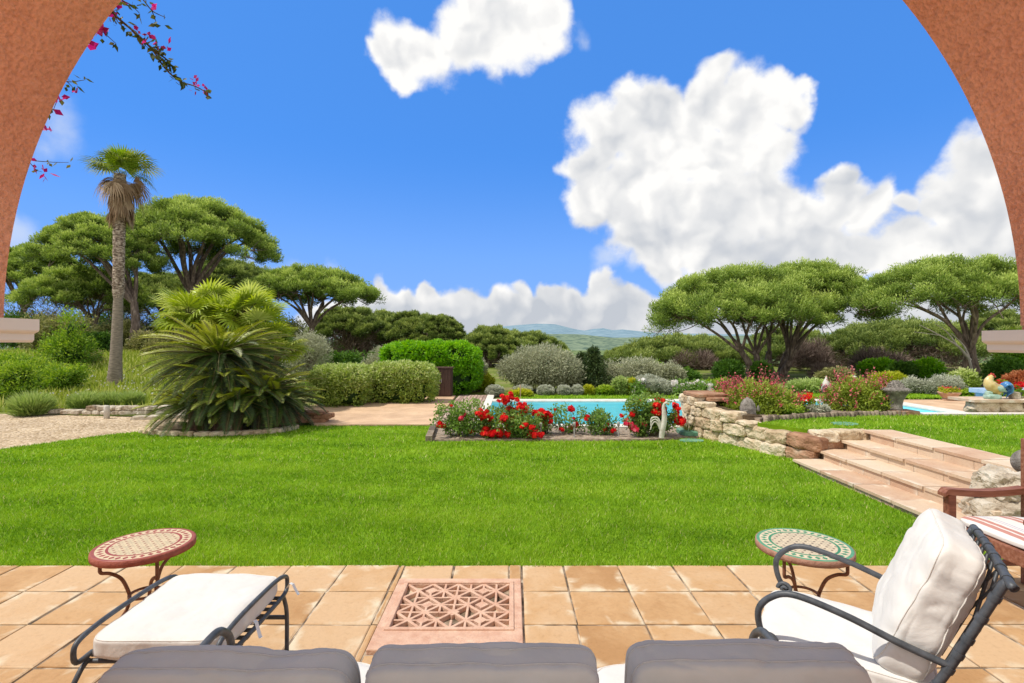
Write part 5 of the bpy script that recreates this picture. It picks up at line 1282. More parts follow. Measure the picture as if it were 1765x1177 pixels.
def tall_palm():
    Z = 17.6; X = X_at(197, Z); bz = H_at(672, Z)
    t = thing('fan_palm', 'tall slender fan palm with shaggy skirt of dead leaves on a bare trunk', 'palm tree', (X, Z, bz))
    h = H_at(300, Z) - bz; tx = (208 - 197) / FPX * Z
    s_ = FPX / Z
    zz = np.linspace(0, 1, 60); z = zz * h
    pts = np.stack([tx * zz ** 1.3 + .03 * np.sin(zz * 5), .05 * np.sin(zz * 3), z], 1)
    wpx = np.interp(zz, [0, .04, .15, .35, .43, .45, .6, .75, .85, 1], [14, 11.5, 9.2, 7.8, 7, 8.8, 8.8, 9, 11, 9])
    k = int(60 * .44)
    rad = wpx / s_; rad[k:] *= 1 + .05 * np.sin(np.arange(60 - k) * 2.3)
    mb = MB(); tube(mb, pts[:k + 1], rad[:k + 1], 14); mb.build('lower_trunk', M['palm_lower'], t)
    mb = MB(); tube(mb, pts[k - 1:], rad[k - 1:], 14)
    for i in range(260):
        u = rng.uniform(.46, .93); a = rng.uniform(0, 6.28); c = np.array([np.interp(u, zz, pts[:, 0]), np.interp(u, zz, pts[:, 1]), u * h]); r = np.interp(u, zz, rad)
        e = np.array([math.cos(a), math.sin(a), 0]); p = np.array([-math.sin(a), math.cos(a), 0]); b = c + e * r * .93
        V = np.array([b - p * .05, b + p * .05, b + e * .035 + np.array([0, 0, .11])]); mb.add(V, np.array([[0, 1, 2]]), rng.uniform(.2, .9))
    mb.build('trunk', M['palm_trunk'], t)
    top = np.array([tx, 0.02, H_at(290, Z) - bz])
    g = MB(); o_ = MB(); dd = MB()
    for i in range(14):                                   # young upright fans
        a = i * 2.39996; e = np.array([math.cos(a) * .75, math.sin(a) * .75, 1.0]); fan_leaf(g, top + unit(e) * rng.uniform(.0, .25), e, rng.uniform(.6, .78), 26, R(95), .08, rng.uniform(.3, .9), roll=rng.normal() * .5, width=.05)
    for i in range(24):                                   # spreading, fading
        a = i * 2.39996; el = rng.uniform(-.3, .55); e = np.array([math.cos(a), math.sin(a), el]); fan_leaf(o_, top + unit(e) * rng.uniform(.4, .8) + np.array([0, 0, .0]), e + np.array([0, 0, rng.uniform(-.4, .2)]), rng.uniform(.5, .66), 20, R(105), rng.uniform(.1, .45), rng.uniform(.0, .9), roll=rng.normal() * .5, width=.034)
    for i in range(12):                                   # drooping dead ones
        a = i * 2.39996 + .5; e = np.array([math.cos(a), math.sin(a), -rng.uniform(.4, 1.8)]); fan_leaf(dd, top + unit(e * np.array([1, 1, .4])) * rng.uniform(.2, .55) + np.array([0, 0, -.3]), e, rng.uniform(.5, .72), 18, R(80), rng.uniform(.4, .9), rng.uniform(.1, .9), roll=rng.normal() * .6, width=.045)
    for i in range(26):                                   # skirt hugging the trunk
        a = i * 2.39996; zz_ = -rng.uniform(.6, 1.2); e = np.array([math.cos(a) * .22, math.sin(a) * .22, -1]); fan_leaf(dd, top + np.array([math.cos(a) * .16, math.sin(a) * .16, zz_]), e, rng.uniform(.55, .85), 12, R(32), .2, rng.uniform(.05, .8), width=.06)
    g.build('green_fan', M['fan'], t); o_.build('fading_fan', M['fan_side'], t); dd.build('dead_skirt', M['fan_dead'], t)
tall_palm()

def fan_palm_clump():
    Z = 12.2; X = X_at(385, Z); t = thing('shrubby_fan_palm', 'bushy yellow green fan palm clump towering behind the sago palm', 'palm tree', (X, Z, 0))
    heads = [(325, 552, 1.0), (345, 540, 1.0), (420, 545, 1.0), (385, 560, .9), (455, 580, .9), (480, 610, .8)]
    g = MB(); tb = MB()
    for px, py, s_ in heads:
        c = np.array(at(px, py, Z + rng.uniform(-.3, .4))) - np.array([X, Z, 0]); c[2] = max(c[2], .6)
        tube(tb, spline([(c[0] * .5, c[1], 0), (c[0] * .8, c[1], c[2] * .5), c], 8), np.linspace(.10, .08, 8), 8)
        for i in range(26):
            a = i * 2.39996 + rng.uniform(0, .5); el = rng.uniform(-.3, 1.5); e = unit(np.array([math.cos(a), math.sin(a), el])); base = c + e * rng.uniform(.28, .58) * s_
            if e[2] > .3: base[2] -= 0
            fan_leaf(g, base, e + np.array([0, 0, .05]), rng.uniform(.46, .62) * s_, 20, R(100), rng.uniform(.08, .3), np.clip(.35 + .4 * e[2] + rng.normal() * .28, 0, 1), width=.05, roll=rng.normal() * .4)
            tube(tb, [c, (c + base) / 2 + np.array([0, 0, .02]), base], [.012, .010, .008], 4)
    tb.build('stem', M['stem'], t); g.build('fan', M['chamae'], t)
fan_palm_clump()

def frond(mb, sm, c, az, el0, length, droop, nl=58, ll=.16, lw=.0135, rnd=.5):
    n = 12; p = np.array(c, float); el = el0; P = [p.copy()]
    for i in range(n):
        d = np.array([math.cos(az) * math.cos(el), math.sin(az) * math.cos(el), math.sin(el)]); p = p + d * length / n; P.append(p.copy()); el -= droop / n * (.35 + 1.3 * i / n)
    P = np.array(P); tube(sm, P, np.linspace(.011, .004, n + 1), 4, caps=False)
    ts = np.linspace(.10, 1, nl); ii = ts * n
    i0 = np.minimum(ii.astype(int), n - 1); f = (ii - i0)[:, None]
    Q = P[i0] * (1 - f) + P[i0 + 1] * f; T = unit(P[i0 + 1] - P[i0]); side = np.array([-math.sin(az), math.cos(az), 0.]); nr = np.cross(T, side); nr = nr * np.sign(nr[:, 2:3] + 1e-6)
    prof = np.sin(np.pi * np.clip(ts * .86 + .12, 0, 1)) ** .6
    for s_ in (1, -1):
        L_ = ll * prof * rng.uniform(.8, 1.15, nl)
        D = unit(side[None] * s_ * .9 + T * .45 + nr * .42)
        tip = Q + D * L_[:, None]; tip[:, 2] -= L_ * .06
        m = Q + D * (L_ * .5)[:, None]; wv = T * lw / 2
        V = np.stack([Q - wv * .6, m - wv, tip, m + wv], 1).reshape(-1, 3)
        mb.add(V, np.arange(4 * nl).reshape(nl, 4), np.clip(rnd + rng.normal(size=nl) * .08 + .3 * ts ** 2, 0, 1))
def sago():
    Z = 10.0; X = X_at(385, Z); t = thing('sago_palm', 'huge dark green sago palm with feathery fronds on the lawn edge', 'palm tree', (X, Z, 0))
    g = MB(); sm = MB(); tb = MB()
    def head(px, py, dz, n, ln, seed, elmin=-.75, elmax=1.0):
        c = np.array(at(px, py, Z + dz)) - np.array([X, Z, 0])
        tube(tb, spline([(c[0] * .9, c[1], -.05), (c[0] * .97, c[1], c[2] * .5), c], 6), [.17, .16, .16, .15, .14, .10], 10)
        for i in range(n):
            u = (i + .5) / n; el = elmax - (elmax - elmin) * u ** .8 + rng.normal() * .06; az = i * 2.39996 + seed
            frond(g, sm, c + np.array([math.cos(az), math.sin(az), 0]) * .07, az, el, ln * rng.uniform(.85, 1.08) * (.8 + .2 * min(1, u * 3)), rng.uniform(.35, .85), rnd=np.clip(.88 - .95 * u + rng.normal() * .12 - .16 * math.cos(az), 0, 1), nl=58)  # upper and left fronds yellower: sunlight put into the leaflet colour
    head(380, 612, 0, 130, 1.38, 0, -.5, .82)
    head(385, 650, -.2, 50, 1.1, 1.0, -.9, .6)
    head(455, 672, .1, 55, 1.15, 2.0, -.7, .9)
    head(405, 690, -.45, 30, .75, 3.0, -.6, .9)
    head(340, 695, -.2, 36, .9, 4.0, -.6, .7)
    head(478, 690, .2, 36, .9, 5.0, -.6, .8)
    tb.build('trunk', M['sago_stem'], t); sm.build('frond_stalk', M['stem'], t); g.build('frond', M['sago'], t)
    s_ = sheet('sago_bed', [(X + 1.35 * math.cos(a) * (1 + .1 * math.sin(3 * a)) - .05, Z - .1 + .62 * math.sin(a)) for a in np.linspace(0, 6.28, 26)[:-1]], .012, M['bank'], .06); struct(s_)
    tt = thing('bed_stones', 'rough stones edging the bed under the sago palm', 'stone edging', (X, Z, 0)); mb = MB()
    for k in range(16):
        a = -2.9 + k * .17 * 1.15; rock(mb, (1.38 * math.cos(a), -.1 + .66 * math.sin(a), .015), (.26, .16, .09), a + 1.57, 700 + k * 3, rng.uniform(), rough=.15)
    rock(mb, (-.95, -.15, .06), (.6, .3, .14), .1, 800, .5); mb.build('stonework', M['stone'], tt)
    tt = thing('slate_ledge', 'low dark stone ledge between the sago palm and the terracotta paving', 'stone wall', (X_at(505, 10.7), 10.7, 0)); mb = MB()
    for k in range(4):
        for r_ in range(2): rock(mb, (-.55 + .36 * k + .1 * r_, 0, .05 + .085 * r_), (.38, .3, .1), 0, 820 + k * 7 + r_, rng.uniform(), n=8, rough=.1)
    for k in range(2): rock(mb, (-.3 + .62 * k, .02, .20), (.7, .42, .045), 0, 860 + k, rng.uniform(), n=10, rough=.06)
    mb.build('stonework', M['stone_brown'], tt)
sago()

# ------------------------------------------------------------------ roses
def bloom_mesh(r, mat, seed):
    mb = MB(); rs = np.random.default_rng(seed); n = 26; V = []
    for k in range(n):
        u = k / n; a = k * 2.4; el = 1.35 - 1.7 * u; d = np.array([math.cos(a) * math.cos(el), math.sin(a) * math.cos(el), math.sin(el)])
        c = d * r * (.35 + .6 * u); s_ = np.array([-math.sin(a), math.cos(a), 0]); upv = np.cross(d, s_); q = r * (.42 + .25 * u)
        j = rs.normal(size=(4, 3)) * r * .08
        V += [c - s_ * q + j[0], c + upv * q * .8 + d * q * .3 + j[1], c + s_ * q + j[2], c - upv * q + j[3]]
    mb.add(np.array(V), np.arange(4 * n).reshape(n, 4), rs.uniform(0, 1, n)); me = mb.mesh('bloom'); me.materials.append(mat); return me
BLM = [bloom_mesh(.052, M['rose_red'], i) for i in range(4)]; PNK = [bloom_mesh(.050, M['rose_pink'], 20 + i) for i in range(2)]; WHT = [bloom_mesh(.05, M['white_petal'], 30 + i) for i in range(2)]
def add_bloom(t, pos, me, sc):
    o = bpy.data.objects.new('bloom', me); COL.objects.link(o); o.parent = t; o.location = pos; o.scale = (sc, sc, sc); o.rotation_euler = (rng.normal() * .5, rng.normal() * .5, rng.uniform(0, 6.28)); return o
def rose(label, px, py, Z, wpx, hpx, dens, spots, pink=(), basez=.02, group='rose bushes along the pool', leafhi=.72, stems=6):
    X = X_at(px, Z); t = thing('rose_bush', label, 'rose bush', (X, Z, basez), 0, group); s_ = Z / FPX; w2 = wpx * s_ / 2; h = hpx * s_
    sb = MB(); lb = MB(); tips = []
    allp = [(a, b, c, 0) for a, b, c in spots] + [(a, b, c, 1) for a, b, c in pink]
    for (fx, fy, sc, isp) in allp:
        q = np.array([(fx - px) * s_, rng.uniform(-.26, .0), max(H_at(fy, Z) - basez, .07)])
        me = (PNK if isp else BLM); add_bloom(t, q, me[rng.integers(len(me))], sc * 1.15); tips.append(q)
    ext = [np.array([rng.uniform(-1, 1) * w2 * .85, rng.uniform(-.2, .2), h * leafhi * rng.uniform(.5, 1)]) for _ in range(stems)]
    for q in tips + ext:
        b = np.array([q[0] * .25 + rng.normal() * .03, q[1] * .3, -.03]); m_ = np.array([q[0] * .65, q[1] * .7, q[2] * .5])
        pts = spline([b, m_, q], 9); tube(sb, pts, np.linspace(.007, .003, 9), 4, caps=False)
        k = max(int(dens * 3.2), 6); tt = rng.uniform(.25, .98, k); P = pts[np.minimum((tt * 8).astype(int), 8)] + rng.normal(size=(k, 3)) * .03
        leaves(lb, P, .052, .032, up=.1)
    C = np.array(ext); nC = int(dens * 4)
    if nC:
        P = np.stack([rng.normal(size=nC) * w2 * .45, rng.normal(size=nC) * .13, rng.uniform(.15, leafhi, nC) * h], 1); P[:, 0] = np.clip(P[:, 0], -w2 * .95, w2 * .95)
        clump_leaves(lb, P, 34, .085, .052, .032, up=.15, crnd=np.clip(P[:, 2] / h * .8 + rng.uniform(0, .3, nC), 0, 1))
    sb.build('stem', M['stem'], t); lb.build('foliage', M['rose_leaf'], t)
    return t
def cl(cx_, cy_, n, sx, sy, sc=1.0): return [(cx_ + rng.normal() * sx, cy_ + rng.normal() * sy, sc * rng.uniform(.8, 1.2)) for _ in range(n)]
rose('leafy rose bush with one red and one pink bloom, first from the left', 790, 757, 9.15, 74, 58, 15, [(762, 728, 1.0), (766, 732, .9), (778, 699, .5), (815, 745, .7), (812, 741, .8)], [(797, 717, .9), (800, 714, .8)], leafhi=.95)
rose('rose bush with the thickest cluster of red blooms near the ground', 838, 757, 9.1, 66, 60, 9, cl(830, 712, 7, 5, 4, .9) + cl(838, 738, 7, 5, 4, .95) + cl(848, 747, 7, 5, 4) + cl(860, 752, 5, 5, 2.5, 1.1) + cl(845, 722, 3, 4, 4, .9))
rose('tallest rose with red blooms on long bare canes above the others', 888, 755, 9.35, 56, 76, 6, cl(880, 684, 7, 7, 3, 1.0) + cl(900, 700, 6, 5, 4, 1.0) + cl(864, 691, 3, 3, 3, .7) + cl(880, 716, 6, 6, 5, .9), leafhi=.55)
rose('compact rose bush with red blooms low on its right side', 895, 757, 9.0, 74, 46, 10, cl(875, 739, 3, 3, 3, .9) + cl(922, 750, 8, 6, 4, 1.05) + cl(866, 720, 4, 4, 4, .9) + cl(905, 730, 4, 6, 3, .8), leafhi=.9)
rose('arching rose with a bow of red blooms over the pool edge', 938, 756, 9.4, 60, 56, 4, cl(930, 708, 5, 4, 2.5, .95) + cl(945, 716, 6, 4, 4, .95) + cl(934, 727, 4, 4, 4, .8), leafhi=.6)
rose('thin sparse rose with a single high red bloom', 978, 756, 9.45, 60, 62, 3, [(981, 701, 1.0), (984, 703, .8), (955, 703, .4), (986, 717, .5), (1010, 718, .6), (990, 729, .9), (994, 731, .7), (967, 750, .9), (984, 750, .9), (983, 757, .7)], leafhi=.65)
rose('small low rose bush with few red blooms left of the stone goose', 1032, 757, 9.3, 62, 44, 9, [(1040, 738, .8), (1054, 740, .9), (1047, 731, .6), (1012, 717, .8), (1008, 720, .6), (1070, 715, .7)], leafhi=.9)
rose('largest dark green rose bush with big red and pink blooms behind the stone goose', 1118, 756, 9.2, 84, 70, 20, cl(1125, 695, 5, 7, 5, .9) + cl(1132, 708, 7, 6, 5, 1.2) + cl(1158, 700, 4, 5, 5, .9) + [(1163, 721, 1.5), (1167, 722, 1.3), (1160, 718, 1.3), (1090, 712, 1.1), (1086, 713, .9), (1100, 692, .7)], cl(1090, 733, 8, 6, 5, 1.15) + [(1074, 727, .8), (1100, 723, 1.0)], leafhi=.95)
# white roses beyond the pool
def white_roses(label, px, Z, wpx, hpx):
    X = X_at(px, Z); t = thing('rose_bush', label, 'rose bush', (X, Z, .0), 0, 'white rose bushes beyond the pool'); s_ = Z / FPX; w2 = wpx * s_ / 2; h = hpx * s_
    lb = MB(); P = np.stack([rng.uniform(-1, 1, 50) * w2, rng.normal(size=50) * .3, rng.uniform(.1, .8, 50) * h], 1); clump_leaves(lb, P, 40, .16, .09, .05); lb.build('foliage', M['rose_leaf'], t)
    for k in range(int(wpx * .55)): add_bloom(t, (rng.uniform(-1, 1) * w2, -.15 - rng.uniform(0, .3), h * rng.uniform(.3, 1.0)), WHT[k % 2], rng.uniform(1.3, 2.0))
white_roses('wide white rose bush right of the clipped silver mound', 1180, 16.3, 52, 24)
white_roses('small white rose bush at the left foot of the silver mound', 1095, 16.2, 18, 26)
white_roses('white flowering bush just left of the salvia, above the wall', 1206, 16.0, 26, 22)
# salvia mounds on the upper bed
def salvia(label, px, Z, wpx, hpx, nb=150):
    X = X_at(px, Z); s_ = Z / FPX; w2 = wpx * s_ / 2; h = hpx * s_
    t = thing('salvia_bush', label, 'flowering shrub', (X, Z, .45), 0, 'red salvia bushes on the upper bed'); lb = MB(); fb = MB(); sb = MB()
    d = unit(rng.normal(size=(nb, 3))); d[:, 2] = np.abs(d[:, 2]); P = d * np.array([w2 * .9, w2 * .7, h * .78]) * (rng.uniform(.25, 1, nb) ** .5)[:, None]
    clump_leaves(lb, P, 75, .11, .055, .024, up=.5, out=d, crnd=np.clip(.2 + .7 * P[:, 2] / h + rng.uniform(-.2, .2, nb), 0, 1))
    n = 140; d = unit(rng.normal(size=(n, 3))); d[:, 2] = np.abs(d[:, 2]) * 1.2 + .05; d = unit(d)
    for k in range(n):
        b = d[k] * np.array([w2, w2 * .75, h * .72]) * rng.uniform(.75, 1.0); e = b + (d[k] + np.array([0, 0, .8])) * rng.uniform(.08, .20)
        tube(sb, [b * .8, b, e], .003, 3, caps=False)
        m = 7; Q = b + (e - b) * np.linspace(.35, 1, m)[:, None] + rng.normal(size=(m, 3)) * .012
        leaves(fb, Q, .036, .026, up=.2)
    lb.build('foliage', M['salvia_leaf'], t); sb.build('stem', M['stem'], t); tag(fb.build('blossom', M['salvia_flower'], t), kind='stuff')
salvia('big red flowered salvia mound behind the stone finial', 1310, 9.15, 128, 62, 190)
salvia('red flowered salvia mound left of the stone urn', 1478, 9.35, 112, 66, 190)
salvia('small pinkish salvia above the left end of the stone wall', 1262, 9.6, 46, 40, 60)
shrub('bedding_plant', 'low green filler plant with dusty leaves in front of the salvia', 'plant', 1365, 716, 8.75, 40, 18, 'shrub', k=40, m=50, L=.05, rcf=.2, core=None)
shrub('bedding_plant', 'dusty miller foliage between the white ornament and the second salvia', 'plant', 1410, 713, 9.0, 34, 16, 'silver', k=30, m=40, L=.05, rcf=.2, core=None)
shrub('bedding_plant', 'leafy green plant above the pillar end of the stone wall', 'plant', 1243, 694, 9.6, 30, 22, 'salvia_leaf', k=40, m=50, L=.05, rcf=.2, core=None)
shrub('bedding_plant', 'grey green plant at the foot of the stone urn', 'plant', 1512, 712, 9.2, 30, 18, 'silver', k=30, m=40, L=.05, rcf=.2, core=None)
def geranium(label, px, py, Z, w_, n, basez=.45):
    X = X_at(px, Z); t = thing('geranium', label, 'flower', (X, Z, basez)); lb = MB(); fb = MB(); z0 = H_at(py, Z) - basez
    P = np.stack([rng.normal(size=20) * w_ * .45, rng.normal(size=20) * .08, rng.uniform(.0, max(z0 - .02, .05), 20)], 1); clump_leaves(lb, P, 18, .06, .05, .045); lb.build('foliage', M['shrub'], t)
    for k in range(n): clump_leaves(fb, np.array([[rng.normal() * w_ * .4, rng.normal() * .06, z0 + rng.normal() * .03]]), 30, .055, .035, .03)
    tag(fb.build('blossom', M['rose_red'], t), kind='stuff')
geranium('bright red geranium between the two salvia mounds', 1383, 686, 9.1, .26, 9)
geranium('red geranium hiding behind the neck of the rooster', 1722, 658, 10.4, .11, 3, .5)
geranium('red geranium on the blue bench at the right edge', 1753, 664, 9.6, .12, 5, .62)
# yucca-like plant by the wall
X = X_at(1186, 9.3); mb = MB(); n = 34; a = rng.uniform(0, 6.28, n); D_ = np.stack([np.cos(a), np.sin(a), rng.uniform(.4, 1.6, n)], 1)
leaves(mb, np.zeros((n, 3)), .30, .03, D=unit(D_) * 6, up=0, spread=.3); tag(mb.build('spiky_plant', M['maquis'], loc=(X, 9.3, .03)), 'spiky leaved plant beside the green lid, against the stone wall', 'plant')

# ------------------------------------------------------------------ lids, ornaments
for lab, px, py, z, sx, sy, hgt in (('squarish green plastic lid in the flowerbed by the wall', 1196, 745, .03, .27, .25, .05), ('round green lid set in the lower lawn by the wall', 1192, 760, -.015, .21, .12, .02), ('round green lid set in the upper lawn', 1456, 731, UPZ, .20, .15, .016)):
    Z = (CAMH - z) * FPX / (py - CY); mb = MB(); V = []; n = 40; e = 6 if sx == .27 else 2
    prof = [(1, -.02), (1, hgt * .7), (.95, hgt), (0, hgt)]; a = np.linspace(0, 2 * np.pi, n, endpoint=False)
    rr = (np.abs(np.cos(a)) ** e + np.abs(np.sin(a)) ** e) ** (-1 / e)
    for r, h_ in prof: V.append(np.stack([np.cos(a) * rr * r * sx, np.sin(a) * rr * r * sy, np.full(n, h_)], 1))
    V = np.concatenate(V); idx = np.arange(4 * n).reshape(4, n); mb.add(V, np.stack([idx[:-1], np.roll(idx[:-1], -1, 1), np.roll(idx[1:], -1, 1), idx[1:]], -1).reshape(-1, 4))
    tag(mb.build('ground_lid', M['green_lid'], loc=(X_at(px, Z), Z, z)), lab, 'lid')

def goose():
    Z = 8.84; X = X_at(1140, Z); s_ = Z / FPX
    t = thing('stone_bird', 'slender white stone bird with long upright neck and curled tail plumes among the roses', 'bird statue', (X, Z, .02))
    p = lambda px, py: ((px - 1140) * s_, 0, (752 - py) * s_ + .0)
    mb = MB(); tube(mb, spline([p(1140, 752), p(1142, 738), p(1145, 722), p(1144.5, 708), p(1143.5, 700), p(1144.5, 694), p(1148, 691.5), p(1152, 693)], 40), np.interp(np.linspace(0, 1, 40), [0, .1, .3, .5, .68, .82, .9, 1], [.044, .048, .046, .031, .020, .017, .024, .004]), 14, ratio=.8); mb.build('body', M['ceramic_white'], t)
    mb = MB()
    for dz, e in ((0, 1.0), (-6, .8), (7, 1.05)):
        tube(mb, spline([p(1140, 736 + dz), p(1134, 723 + dz * .8), p(1128, 720 + dz * .6), p(1123, 724 + dz), p(1121.5, 731 + dz)], 20), np.linspace(.018, .008, 20), 8)
    mb.build('tail_plume', M['ceramic_white'], t)
    mb = MB(); tube(mb, [p(1151, 692.5), p(1156, 694.5)], [.012, .002], 8); mb.build('beak', M['beak'], t)
goose()
def finial():
    Z = 8.75; t = thing('stone_finial', 'grey faceted stone finial standing on the dry stone wall', 'ornament', (X_at(1288, Z), Z - .02, H_at(712, Z))); s_ = Z / FPX
    mb = MB(); lathe(mb, [(0, 0), (13.2 * s_, 0), (13.8 * s_, 9 * s_), (12 * s_, 17 * s_), (7.5 * s_, 23.5 * s_), (2 * s_, 27.5 * s_), (0, 28 * s_)], 8, smooth=False); mb.build('dome', M['stone_grey'], t)
    mb = MB(); lathe(mb, [(0, -.02), (14.5 * s_, -.02), (14.5 * s_, .004), (0, .004)], 8, smooth=False); mb.build('base', M['stone_grey'], t)
finial()
Z = 8.3; mb = MB(); lathe(mb, [(0, 0), (.02, 0), (.024, .03), (.018, .06), (.012, .085), (.0, .10)], 12); tag(mb.build('small_ornament', M['stone_grey'], loc=(X_at(1307, Z), Z, .55)), 'tiny grey stone peg on the end of the upper wall', 'ornament')
def teardrop():
    Z = 9.9; s_ = Z / FPX; t = thing('teardrop_ornament', 'white teardrop garden ornament with plum coloured lower half', 'ornament', (X_at(1424, Z), Z, H_at(690, Z)))
    mb = MB(); lathe(mb, [(2.2 * s_, 10 * s_), (5 * s_, 13 * s_), (7.2 * s_, 19 * s_), (7.0 * s_, 25 * s_), (4.6 * s_, 32 * s_), (2 * s_, 38 * s_), (0, 43 * s_)], 20); mb.build('upper_body', M['ceramic_white'], t)
    V = []; mb = MB(); lathe(mb, [(.8 * s_, 8 * s_), (3.4 * s_, 11 * s_), (5.4 * s_, 16 * s_), (5.4 * s_, 22 * s_), (3.2 * s_, 27 * s_), (0, 29 * s_)], 16, c=(-2.4 * s_, -2.6 * s_, 0)); mb.build('lower_body', M['plum'], t)
    mb = MB(); tube(mb, [(0, 0, -.28), (0, 0, 11 * s_)], .012, 8); mb.build('rod', M['spike'], t)
teardrop()
Z = 9.9; mb = MB(); V, F = cubegrid(6); U = V / np.linalg.norm(V, axis=1)[:, None]; mb.add(U * np.array([.045, .045, .03]), F, smooth=True); tube(mb, [(0, 0, -.4), (0, 0, 0)], .008, 6); tag(mb.build('white_garden_light', M['ceramic_white'], loc=(X_at(1472, Z), Z, H_at(650, Z))), 'small round white lamp head rising over the second salvia', 'garden light')
def urn():
    Z = 9.0; s_ = Z / FPX; t = thing('stone_urn', 'grey stone basket urn heaped with a woven dome at the end of the flowerbed', 'urn', (X_at(1544, Z), Z, UPZ + .02))
    b = 711
    def P(l): return [(r * s_, (b - y) * s_) for r, y in l]
    mb = MB(); lathe(mb, P([(0, 705), (11.5, 705), (10, 702), (9.5, 696), (11, 688), (15, 680), (18.5, 675)]), 28); mb.build('stem', M['stone_grey'], t)
    mb = MB(); lathe(mb, P([(18.5, 675.3), (20.6, 672), (20.8, 669), (18, 667.3), (12, 667)]), 28)
    for k in range(26):
        a = k * 6.283 / 26; V, F = cubegrid(3); U = V / np.linalg.norm(V, axis=1)[:, None]; mb.add(U * .019 + np.array([math.cos(a) * 20.2 * s_, math.sin(a) * 20.2 * s_, (b - 671) * s_]), F, rng.uniform(), smooth=True)
    mb.build('basket', M['stone_grey'], t)
    mb = MB(); lathe(mb, P([(14, 668.2), (12, 666.5), (9.8, 662), (6, 657), (2.5, 655), (0, 654.6)]), 24)
    for r_ in range(5):
        for k in range(14 - 2 * r_):
            a = (k + .5 * (r_ % 2)) * 6.283 / (14 - 2 * r_); rr, y = ((12, 666.5), (11, 664), (9.4, 661), (7, 658), (4, 656))[r_]; V, F = cubegrid(2); U = V / np.linalg.norm(V, axis=1)[:, None]; mb.add(U * .017 + np.array([math.cos(a) * rr * s_, math.sin(a) * rr * s_, (b - y) * s_]), F, rng.uniform(), smooth=True)
    mb.build('fruit_dome', M['stone_grey'], t)
    mb = MB(); bbox_bev(mb, (-15 * s_, -.16, -.02), (30 * s_, .16, 5.6 * s_), .01); mb.build('plinth', M['stone_brown'], t)
urn()
def bowl():
    Z = 14.6; s_ = Z / FPX; t = thing('terracotta_bowl', 'wide terracotta bowl of yellow flowers beyond the right end of the pool', 'planter', (X_at(1636, Z), Z, H_at(690.5, Z)))
    mb = MB(); lathe(mb, [(r * s_, z * s_) for r, z in ((0, 0), (10, 0), (10, 3.5), (8, 4), (11, 6.5), (15.5, 12.5), (16.5, 15), (15.2, 15.2), (14.6, 13.6), (0, 13.4))], 28); mb.build('pot', M['terracotta_pot'], t)
    lb = MB(); P = np.stack([rng.normal(size=26) * .11, rng.normal(size=26) * .09, np.full(26, 15.5 * s_) + rng.uniform(0, .06, 26)], 1); clump_leaves(lb, P, 26, .06, .06, .035); lb.build('flower_foliage', M['shrub_yellow'], t)
    fb = MB(); P = P[:10] + np.array([0, 0, .06]); clump_leaves(fb, P, 8, .05, .04, .03); tag(fb.build('blossom', M['rose_pink'], t), kind='stuff')
bowl()
